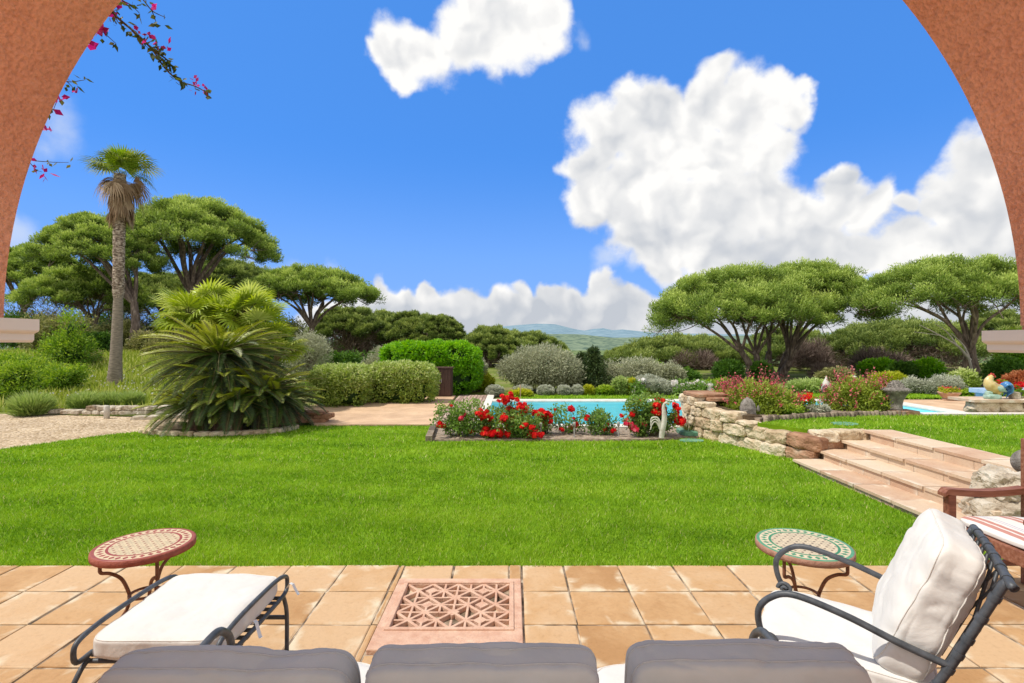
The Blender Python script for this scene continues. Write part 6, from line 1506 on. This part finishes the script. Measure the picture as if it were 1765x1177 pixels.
def rooster():
    Z = 9.3; s_ = Z / FPX; t = thing('ceramic_rooster', 'yellow ceramic rooster with red comb and blue tail standing on the low wall', 'rooster statue', (X_at(1715, Z), Z, .637))
    q = lambda px, py, d=0: np.array([(px - 1715) * s_, d, (690 - py) * s_])
    mb = MB(); tube(mb, spline([q(1733, 670), q(1725, 671), q(1715, 671), q(1706, 664), q(1703, 656), q(1707, 649), q(1710, 646.5)], 40), np.interp(np.linspace(0, 1, 40), [0, .15, .35, .55, .72, .88, .96, 1], [.035, .085, .115, .105, .072, .05, .045, .01]), 18, ratio=.85); mb.build('body', M['rooster_body'], t)
    mb = MB(); tube(mb, spline([q(1712, 668, -.085), q(1722, 672, -.095), q(1732, 676, -.06)], 14), np.interp(np.linspace(0, 1, 14), [0, .3, 1], [.03, .055, .012]), 10, ratio=.5); tube(mb, spline([q(1712, 668, .085), q(1722, 672, .095), q(1732, 676, .06)], 14), np.interp(np.linspace(0, 1, 14), [0, .3, 1], [.03, .055, .012]), 10, ratio=.5); mb.build('wing', M['rooster_green'], t)
    mb = MB()
    for k, (a, b, c, d_) in enumerate(((-.06, 660, 664, 682), (-.02, 658, 662, 688), (.03, 660, 663, 684), (.07, 664, 668, 678), (0, 666, 672, 680))):
        tube(mb, spline([q(1727, 671, a * .3), q(1733, b + 2, a), q(1740, c, a), q(1741 - k, 676, a), q(1736 - k, d_, a)], 18), np.interp(np.linspace(0, 1, 18), [0, .35, .7, 1], [.03, .06, .05, .008]), 10, ratio=.5, up=(0, 1, 0))
    mb.build('tail', M['rooster_blue'], t)
    mb = MB()
    for px, py, r in ((1704, 645, .018), (1708, 643, .024), (1712, 644, .022), (1715, 647.5, .018)):
        V, F = cubegrid(4); U = V / np.linalg.norm(V, axis=1)[:, None]; mb.add(U * np.array([r, r * .5, r * 1.25]) + q(px, py), F, smooth=True)
    mb.build('comb', M['rooster_red'], t)
    mb = MB()
    for d_ in (-.018, .018): V, F = cubegrid(4); U = V / np.linalg.norm(V, axis=1)[:, None]; mb.add(U * np.array([.022, .014, .034]) + q(1704, 655.5, d_), F, smooth=True)
    mb.build('wattle', M['rooster_red'], t)
    mb = MB(); tube(mb, [q(1704.5, 650), q(1699, 652)], [.018, .002], 8); mb.build('beak', M['beak'], t)
    for d_ in (-.044, .044): e = MB(); V, F = cubegrid(3); U = V / np.linalg.norm(V, axis=1)[:, None]; e.add(U * .009 + q(1707.5, 649.5, d_), F, smooth=True); e.build('eye', M['black'], t)
    for d_ in (-.04, .04): e = MB(); tube(e, [q(1717, 676, d_), q(1716, 688, d_)], [.05, .026], 10); e.build('leg', M['rooster_body'], t)
    mb = MB(); rock(mb, q(1710, 686), (.29, .2, .12), 0, 41, .5, rough=.12, n=3, cuts=9); rock(mb, q(1703, 681), (.12, .12, .14), 0, 45, .5, rough=.1, n=3, cuts=8); mb.build('base', M['rooster_green'], t); t.scale = (.9, .9, .9)
rooster()
for lab, px, Z, w_, h_, d_ in (('dark stone block standing on the lawn behind the rooster', 1690, 10.6, .14, .14, .5),):
    mb = MB(); rock(mb, (0, 0, h_ / 2), (w_, w_, h_), .2, 51, .5, n=8, rough=.05); tag(mb.build('stone_block', M['stone_grey'], loc=(X_at(px, Z), Z, H_at(688, Z))), lab, 'ornament')
t = thing('blue_bench', 'pale blue painted bench behind the rooster', 'bench', (9.9, 10.2, 0)); mb = MB(); bbox_bev(mb, (-.55, 0, H_at(679, 10.2)), (2.0, .4, H_at(671, 10.2)), .01); mb.build('seat', M['bench_blue'], t)
for x in (-.45, 1.0, 1.85):
    mb = MB(); bbox_bev(mb, (x, .05, 0), (x + .1, .35, H_at(679.3, 10.2)), .006); mb.build('leg', M['bench_blue'], t)
mb = MB(); rock(mb, (0, 0, .06), (.16, .12, .13), 0, 61, .3, n=4, rough=.12, cuts=8); tag(mb.build('stone_ornament', M['boulder'], loc=(X_at(1749, 9.3), 9.3, .635)), 'small pale carved stone on the low wall right of the rooster', 'ornament')
mb = MB(); lathe(mb, [(0, 0), (.05, 0), (.07, .09), (.075, .11), (0, .10)], 16); tag(mb.build('flower_pot', M['black'], loc=(X_at(1757, 9.35), 9.4, .635)), 'small black pot beside the carved stone on the low wall', 'flower pot')
for lab, px, Z in (('slim grey spike lamp among the thin roses', 990, 9.0), ('grey spike lamp in the left half of the rose bed', 932, 8.95), ('grey spike lamp right of the small low rose', 1066, 9.05)):
    t = thing('spike_lamp', lab, 'garden light', (X_at(px, Z), Z, .02)); mb = MB(); tube(mb, [(0, 0, -.05), (0, 0, .17)], .012, 8); mb.build('post', M['spike'], t); mb = MB(); lathe(mb, [(.0, .17), (.022, .17), (.026, .23), (.02, .245), (0, .247)], 12); mb.build('lamp_head', M['spike'], t)
mb = MB(); tube(mb, [(0, 0, 0), (0, 0, .42)], .012, 6); tag(mb.build('pool_pole', M['terracotta_pot'], loc=(X_at(897, 15), 15, 0)), 'thin upright stick on the strip of lawn beyond the pool', 'stick')
V, F = cubegrid(10); U = V / np.linalg.norm(V, axis=1)[:, None]; mb = MB(); mb.add(U * .125, F, smooth=True); tag(mb.build('stone_ball', M['stone_grey'], loc=(X_at(1772, 4.95), 4.95, UPZ + .11)), 'grey stone ball behind the back post of the teak chair', 'ornament')

# ------------------------------------------------------------------ bougainvillea hanging over the arch
def bougain():
    Z = 1.58; t = thing('bougainvillea', 'bougainvillea sprays with magenta bracts hanging past the left of the arch', 'climbing plant', at(60, -60, Z)); O = np.array(at(60, -60, Z))
    sb = MB(); lb = MB(); bb = MB()
    def spray(pts, r, nl, lsize, dz=0):
        P = np.array([np.array(at(px, py, Z + dz)) - O for px, py in pts]); S = spline(P, 30); tube(sb, S, np.linspace(r, r * .35, 30), 6)
        if nl:
            Q = S[rng.integers(4, 30, nl)] + rng.normal(size=(nl, 3)) * .008; leaves(lb, Q, lsize, lsize * .55, D=np.array([.1, -.2, -.5]), up=0, spread=.9)
    def bract(px, py, n, sz, dz=0):
        c = np.array(at(px, py, Z + dz)) - O; leaves(bb, c + rng.normal(size=(n, 3)) * sz * .35, sz, sz * .72, spread=1.0)
    spray([(150, -60), (175, -20), (195, 22), (232, 55), (262, 85), (285, 118), (310, 140), (335, 148), (358, 160)], .0042, 58, .024)
    spray([(262, 85), (290, 105), (300, 125)], .003, 26, .022)
    spray([(232, 55), (250, 72), (280, 95)], .002, 26, .022, .02)
    spray([(190, -40), (205, -5), (225, 8), (240, 22)], .0026, 16, .024)
    spray([(200, -40), (240, -8), (262, 18), (285, 30)], .0026, 10, .024); spray([(262, 18), (268, 35), (270, 42)], .0015, 4, .026)
    spray([(100, -40), (140, 20), (172, 50), (200, 75)], .0024, 12, .02)
    spray([(195, 22), (205, 40), (218, 50)], .0016, 8, .018)
    spray([(50, 60), (85, 120), (115, 140), (145, 138)], .0024, 16, .022); spray([(115, 140), (125, 150), (132, 160)], .0014, 5, .018)
    spray([(40, 110), (70, 160), (100, 160), (92, 190)], .002, 12, .022)
    spray([(10, 255), (48, 274), (85, 279), (118, 280)], .0018, 10, .017); spray([(48, 276), (62, 292), (72, 296)], .0012, 2, .014)
    for px, py, n, sz in ((192, 15, 9, .026), (200, 5, 7, .024), (170, 45, 9, .024), (174, 58, 6, .022), (152, 78, 6, .028), (185, 30, 5, .018), (268, 73, 6, .020), (288, 85, 6, .019), (333, 136, 5, .017), (352, 160, 5, .018), (345, 148, 4, .013), (88, 178, 8, .026), (104, 168, 6, .022), (82, 192, 6, .024), (75, 217, 5, .024), (262, 12, 4, .016), (62, 278, 5, .016), (76, 296, 10, .022), (130, 158, 4, .014), (335, 157, 3, .012), (260, 60, 4, .016), (235, 52, 4, .015)): bract(px, py, n, sz)
    sb.build('stem', M['stem'], t); lb.build('foliage', M['bract_leaf'], t); bb.build('blossom', M['bract'], t)
bougain()

# ------------------------------------------------------------------ furniture
def standing(lean, z0, y0):            # cushion lying in x,y (y = height) -> standing up, leaning back by lean
    def f(W):
        c, s_ = math.cos(lean), math.sin(lean); h = W[:, 1] + 0; th = W[:, 2]
        return np.stack([W[:, 0], y0 + th * c - h * s_, z0 + h * c + th * s_], 1)
    return f
def piping(mb, w_, d_, t_, fit, n, r, zz, bulge, wr, seed):
    a = np.linspace(0, 2 * np.pi, 150); c, s_ = np.cos(a), np.sin(a)
    k = (1 - zz ** n) ** (1 / n)
    rr = (np.abs(c) ** n + np.abs(s_) ** n) ** (-1 / n) * k
    for sg in (1, -1):
        x = c * rr; y = s_ * rr
        z = sg * zz * (1 + bulge * (1 - x ** 2) * (1 - y ** 2)) * (1 - .12 * x ** 8 - .12 * y ** 8)
        W = cdisp(np.stack([x * w_ / 2, y * d_ / 2, z * t_ / 2], 1), (w_, d_, t_), wr, seed)
        if fit is not None: W = fit(W)
        tube(mb, W, r, 6, caps=False)
def make_cushion(name, parent, w_, d_, t_, fit, mat, pmat, seed, wr=.010, bulge=.25, label=None, n=6.0, zz=.82):
    mb = MB(); cushion(mb, w_, d_, t_, n=n, bulge=bulge, wr=wr, seed=seed, fit=fit, cuts=44); o = mb.build(name, mat, parent)
    pb = MB(); piping(pb, w_, d_, t_, fit, n, .003, zz, bulge, wr, seed); pb.build('piping', pmat, o)
    if label: o['label'] = label
    return o
def flat(z0, x0=0, y0=0): return lambda W: W + np.array([x0, y0, z0])
def bands(mb, P, r, every):               # wrapped iron collars along a bar
    P = np.asarray(P); ds = np.concatenate([[0], np.cumsum(np.linalg.norm(np.diff(P, axis=0), axis=1))]); s_ = every * .6
    while s_ < ds[-1] - .01:
        a = np.array([np.interp(s_, ds, P[:, i]) for i in range(3)]); b = np.array([np.interp(s_ + .022, ds, P[:, i]) for i in range(3)]); tube(mb, [a, (a + b) / 2, b], [r, r * 1.04, r], 10); s_ += every * rng.uniform(.8, 1.2)
def arm_pts(x, yb, zb, yf):
    return spline([(x, yb, zb), (x, yb + .14, zb + .035), (x, yb + .30, zb + .085), (x, yf - .08, zb + .115), (x, yf + .0, zb + .085), (x, yf + .045, zb + .02), (x, yf + .03, zb - .07), (x, yf - .03, zb - .13), (x, yf - .10, zb - .15)], 48)
def scroll(c, r, x, turns=1.4, flip=1):
    a = np.linspace(0, turns * 2 * np.pi, 40); rr = r * (1 - .75 * a / a[-1]); return np.stack([np.full(40, x), c[0] + flip * rr * np.cos(a), c[1] + rr * np.sin(a)], 1)

def armchair():
    t = thing('iron_armchair', 'dark iron armchair with thick cream cushions facing left', 'armchair', (1.45, 2.09, 0), math.atan2(.83, .55))
    hw = .28
    fr = MB(); col = MB()
    for s_ in (-1, 1):
        post = spline([(s_ * hw, -.10, .0), (s_ * hw, -.09, .2), (s_ * hw, -.115, .36), (s_ * hw, -.215, .58), (s_ * hw, -.33, .85), (s_ * hw * 1.0, -.355, .895)], 30)
        tube(fr, post, .0142, 10); bands(col, post[12:], .017, .075)
    top = spline([(-hw - .035, -.365, .888), (-hw, -.357, .897), (0, -.36, .902), (hw, -.357, .897), (hw + .02, -.355, .893)], 24); tube(fr, top, .0142, 10); bands(col, top, .017, .09)
    lowr = [(-hw, -.12, .37), (hw, -.12, .37)]; tube(fr, lowr, .012, 8)
    fr.v += col.v; fr.f += [f + fr.n for f in col.f]; fr.r += col.r; fr.uv += col.uv; fr.sm += col.sm; fr.n += col.n
    fr.build('back_frame', M['iron'], t)
    sl = MB()
    for k in range(7):
        x = -hw + .08 * k + .04
        for q in (-1, 1): tube(sl, [(x, -.352, .89), (np.clip(x + q * .12, -hw, hw), -.285, .72), (np.clip(x + q * .16, -hw, hw), -.20, .55)], .006, 6)
    sl.build('back_lattice', M['iron'], t)
    for s_ in (-1, 1):
        mb = MB(); tube(mb, arm_pts(s_ * hw, -.215, .575, .33), .0125, 12); mb.build('arm', M['iron'], t)
        mb = MB(); tube(mb, spline([(s_ * hw, .30, .36), (s_ * hw, .335, .26), (s_ * hw, .31, .12), (s_ * hw, .34, 0)], 16), .0145, 10); mb.build('leg', M['iron'], t)
        mb = MB(); tube(mb, scroll((.335, .475), .032, s_ * hw * .93), .0085, 8); tube(mb, [(s_ * hw * .93, .305, .455), (s_ * hw * .95, .30, .41), (s_ * hw, .28, .355)], .0085, 8); mb.build('scroll', M['iron'], t)
    mb = MB(); tube(mb, [(-hw, -.12, .355), (-hw, .33, .355), (hw, .33, .355), (hw, -.12, .355), (-hw, -.12, .355)], .012, 8)
    for k in range(6): tube(mb, [(-hw + .09 * k + .05, -.12, .355), (-hw + .09 * k + .05, .33, .355)], .005, 5)
    mb.build('seat_frame', M['iron'], t)
    make_cushion('seat_cushion', t, .53, .60, .115, lambda W: W + np.array([0, .10, .428]), M['cream'], M['cream_side'], 3, bulge=.16, n=8.0)
    make_cushion('back_cushion', t, .52, .54, .16, lambda W: standing(.38, .715, -.165)(W), M['cream'], M['cream_side'], 8, wr=.018, bulge=.36, n=7.0)
armchair()

def ottoman():
    cx_, cy_ = -1.488, 2.435; t = thing('footstool', 'dark iron footstool with a flat cream cushion and white care labels', 'footstool', (cx_, cy_, 0))
    hx = .292
    for s_ in (-1, 1):
        loop = spline([(s_ * hx, -.24, .352), (s_ * hx, -.315, .352), (s_ * hx, -.335, .39), (s_ * hx, -.315, .435), (s_ * hx, -.2, .455), (s_ * hx, 0, .458), (s_ * hx, .2, .45), (s_ * hx, .30, .425), (s_ * hx, .318, .385), (s_ * hx, .30, .345), (s_ * hx, .2, .335), (s_ * hx, 0, .335), (s_ * hx, -.24, .34)], 72)
        mb = MB(); tube(mb, loop, .0108, 10); mb.build('side_loop', M['iron'], t)
        for y, yo in ((-.26, -.345), (.27, .30)):
            mb = MB(); tube(mb, spline([(s_ * hx, y, .335), (s_ * hx * 1.0, y + (yo - y) * .6, .30), (s_ * hx * 1.02, yo, .22), (s_ * hx * 1.02, yo, 0)], 16), .0108, 10); mb.build('leg', M['iron'], t)
    mb = MB()
    for y, z, r in ((-.345, .255, .0115), (.30, .21, .0115), (-.26, .325, .01), (.27, .325, .01)):
        mb = MB(); tube(mb, [(-hx * 1.02, y, z), (hx * 1.02, y, z)], r, 8); mb.build('stretcher', M['iron'], t)
    mb = MB()
    for k in range(8): box(mb, (-hx, -.22 + k * .062, .318), (hx, -.22 + k * .062 + .028, .323))
    mb.build('webbing', M['iron'], t)
    c = make_cushion('cushion', t, .555, .62, .105, lambda W: W + np.array([0, 0, .395]), M['cream'], M['cream_side'], 21, bulge=.14, wr=.012, n=9.0)
    for x0, y0, ro in ((.315, .25, .3), (.31, -.10, -.5)):
        mb = MB(); x = np.linspace(0, .07, 6); V = []
        for q in x: V += [(x0 + q * math.cos(ro), y0 + q * math.sin(ro), .385 - .25 * q + .03 * math.sin(q * 80)), (x0 + q * math.cos(ro), y0 + q * math.sin(ro) + .03, .378 - .25 * q + .03 * math.sin(q * 80))]
        F = [(2 * i, 2 * i + 2, 2 * i + 3, 2 * i + 1) for i in range(5)]; mb.add(np.array(V), F); mb.build('care_label', M['label_white'], c)
ottoman()

def sofa():
    t = thing('iron_sofa', 'three seat iron sofa seen from behind, its cushion backs grey in shade', 'sofa', (-.08, 1.62, 0))
    hw = 1.02
    fr = MB()
    for s_ in (-1, 1): tube(fr, spline([(s_ * hw, -.10, 0), (s_ * hw, -.12, .38), (s_ * hw, -.22, .6), (s_ * hw, -.30, .735)], 20), .016, 10)
    tube(fr, [(-hw, -.30, .735), (hw, -.30, .735)], .016, 10); tube(fr, [(-hw, -.12, .37), (hw, -.12, .37)], .012, 8)
    fr.build('back_frame', M['iron'], t)
    sl = MB()
    for k in range(25): x = -hw + .085 * k; tube(sl, [(x, -.30, .735), (min(x + .1, hw), -.12, .37)], .006, 5)
    sl.build('back_lattice', M['iron'], t)
    mb = MB(); tube(mb, [(-hw, -.12, .355), (-hw, .32, .355), (hw, .32, .355), (hw, -.12, .355)], .012, 8); mb.build('seat_frame', M['iron'], t)
    for s_ in (-1, 1):
        mb = MB(); tube(mb, arm_pts(s_ * hw, -.22, .47, .36), .0145, 12); mb.build('arm', M['iron'], t)
        mb = MB(); tube(mb, spline([(s_ * hw, .30, .36), (s_ * hw, .335, .26), (s_ * hw, .31, .12), (s_ * hw, .34, 0)], 14), .0145, 10); mb.build('leg', M['iron'], t)
    for k, (x, dz, w_) in enumerate(((-.70, -.088, .69), (.004, -.075, .635), (.725, -.068, .645))):
        make_cushion('seat_cushion', t, .665, .56, .11, flat(.42, (k - 1) * .675, .05), M['cream'], M['cream_side'], 40 + k, bulge=.2)
        make_cushion('back_cushion', t, w_, .46, .15, (lambda W, x=x, dz=dz: standing(.10, .645 + dz, -.165)(W) + np.array([x, 0, 0])), M['shaded_cream'], M['shaded_pipe'], 50 + 7 * k, wr=.016, bulge=.22, n=10.0, zz=.45)
sofa()

def mosaic_table(label, x, y, top, legs_rot, mat, rim, leg):
    z = .505; t = thing('mosaic_table', label, 'side table', (x, y, 0), 0, 'round mosaic side tables'); r = .25
    mb = MB(); lathe(mb, [(0, z - .034), (r - .006, z - .034), (r - .001, z - .028), (r, z - .004), (r - .006, z), (0, z)], 64, smooth=False)
    o = mb.build('tabletop', mat, t)
    mb = MB(); lathe(mb, [(r - .004, z - .036), (r + .002, z - .036), (r + .0035, z - .02), (r + .002, z - .003), (r - .004, z - .001)], 64); mb.build('rim', rim, o)
    for k in range(3):
        a = legs_rot + k * 2.0944; e = np.array([math.cos(a), math.sin(a)])
        prof = [(.215, z - .034), (.215, z - .13), (.205, z - .142), (.165, z - .15), (.115, z - .185), (.085, z - .25), (.075, z - .30), (.09, z - .37), (.14, z - .44), (.205, 0.008)]
        P = np.array([(p * e[0], p * e[1], q) for p, q in prof]); mb = MB(); tube(mb, np.vstack([P[:2], spline(P[1:], 36)[1:]]), .0095, 8); mb.build('leg', leg, t)
    mb = MB(); a = np.linspace(0, 6.2832, 32); tube(mb, np.stack([np.cos(a) * .075, np.sin(a) * .075, np.full(32, z - .285)], 1), .008, 8, caps=False)
    mb.build('ring', leg, t)
    return t
mosaic_table('red bordered mosaic side table on brown iron legs, behind the footstool', X_at(250, 2.98), 2.98, .5, R(200), M['mosaic_red'], M['rim_red'], M['rust'])
mosaic_table('green bordered mosaic side table behind the armchair', X_at(1385, 2.98), 2.98, .5, R(215), M['mosaic_green'], M['rim_brown'], M['rust'])

def teak_chair():
    t = thing('teak_armchair', 'reddish teak armchair with red striped white seat cushion at the right edge', 'armchair', (3.27, 3.25, 0))
    fx, bx, ny, fy = -.27, .27, -.30, .30
    def part(name, boxes, b=.006):
        mb = MB()
        for lo, hi in boxes: bbox_bev(mb, lo, hi, b, rng.uniform())
        return mb.build(name, M['teak'], t)
    for y in (ny, fy):
        part('leg', [((fx - .025, y - .025, 0), (fx + .03, y + .025, .625))]); part('leg', [((bx - .03, y - .025, 0), (bx + .03, y + .025, 1.0))])
    part('seat_frame', [((fx - .02, ny + .026, .345), (fx + .015, fy - .026, .435)), ((bx - .015, ny + .026, .345), (bx + .015, fy - .026, .42)), ((fx + .031, ny - .015, .345), (bx - .031, ny + .015, .42)), ((fx + .031, fy - .015, .345), (bx - .031, fy + .015, .42))])
    part('seat_slat', [((fx + .02 + k * .085, ny + .03, .405), (fx + .085 + k * .085, fy - .03, .425)) for k in range(6)], .003)
    for y in (ny, fy): part('stretcher', [((fx + .031, y - .012, .13), (bx - .031, y + .012, .17))])
    part('back_rail', [((bx - .014, ny + .026, .93), (bx + .014, fy - .026, .99)), ((bx - .014, ny + .026, .5), (bx + .014, fy - .026, .55))])
    part('back_slat', [((bx - .008, ny + .06 + k * .07, .551), (bx + .008, ny + .10 + k * .07, .929)) for k in range(7)], .003)
    for y in (ny, fy):
        xs_ = np.linspace(fx - .055, bx - .035, 24); mb = MB(); V = []
        for i, x in enumerate(xs_):
            u = i / 23; zt = .668 - .020 * math.sin(u * math.pi) + .004 * u - (.035 * max(0, 1 - u * 14) ** 2); th = .042
            for (dy, zz) in ((-.032, zt), (.032, zt), (.032, zt - th + .0 + (.02 * max(0, 1 - u * 14))), (-.032, zt - th + (.02 * max(0, 1 - u * 14)))): V.append((x, y + dy, zz))
        idx = np.arange(96).reshape(24, 4); F = [tuple(int(v) for v in q) for q in np.stack([idx[:-1], np.roll(idx[:-1], -1, 1), np.roll(idx[1:], -1, 1), idx[1:]], -1).reshape(-1, 4)] + [(3, 2, 1, 0), (92, 93, 94, 95)]
        mb.add(np.array(V), F, rng.uniform()); mb.build('arm', M['teak'], t)
    mb = MB(); cushion(mb, .53, .60, .055, wr=.006, seed=70, bulge=.25, fit=lambda W: W + np.array([0, 0, .455])); 
    o = mb.build('seat_cushion', M['striped'], t)
teak_chair()
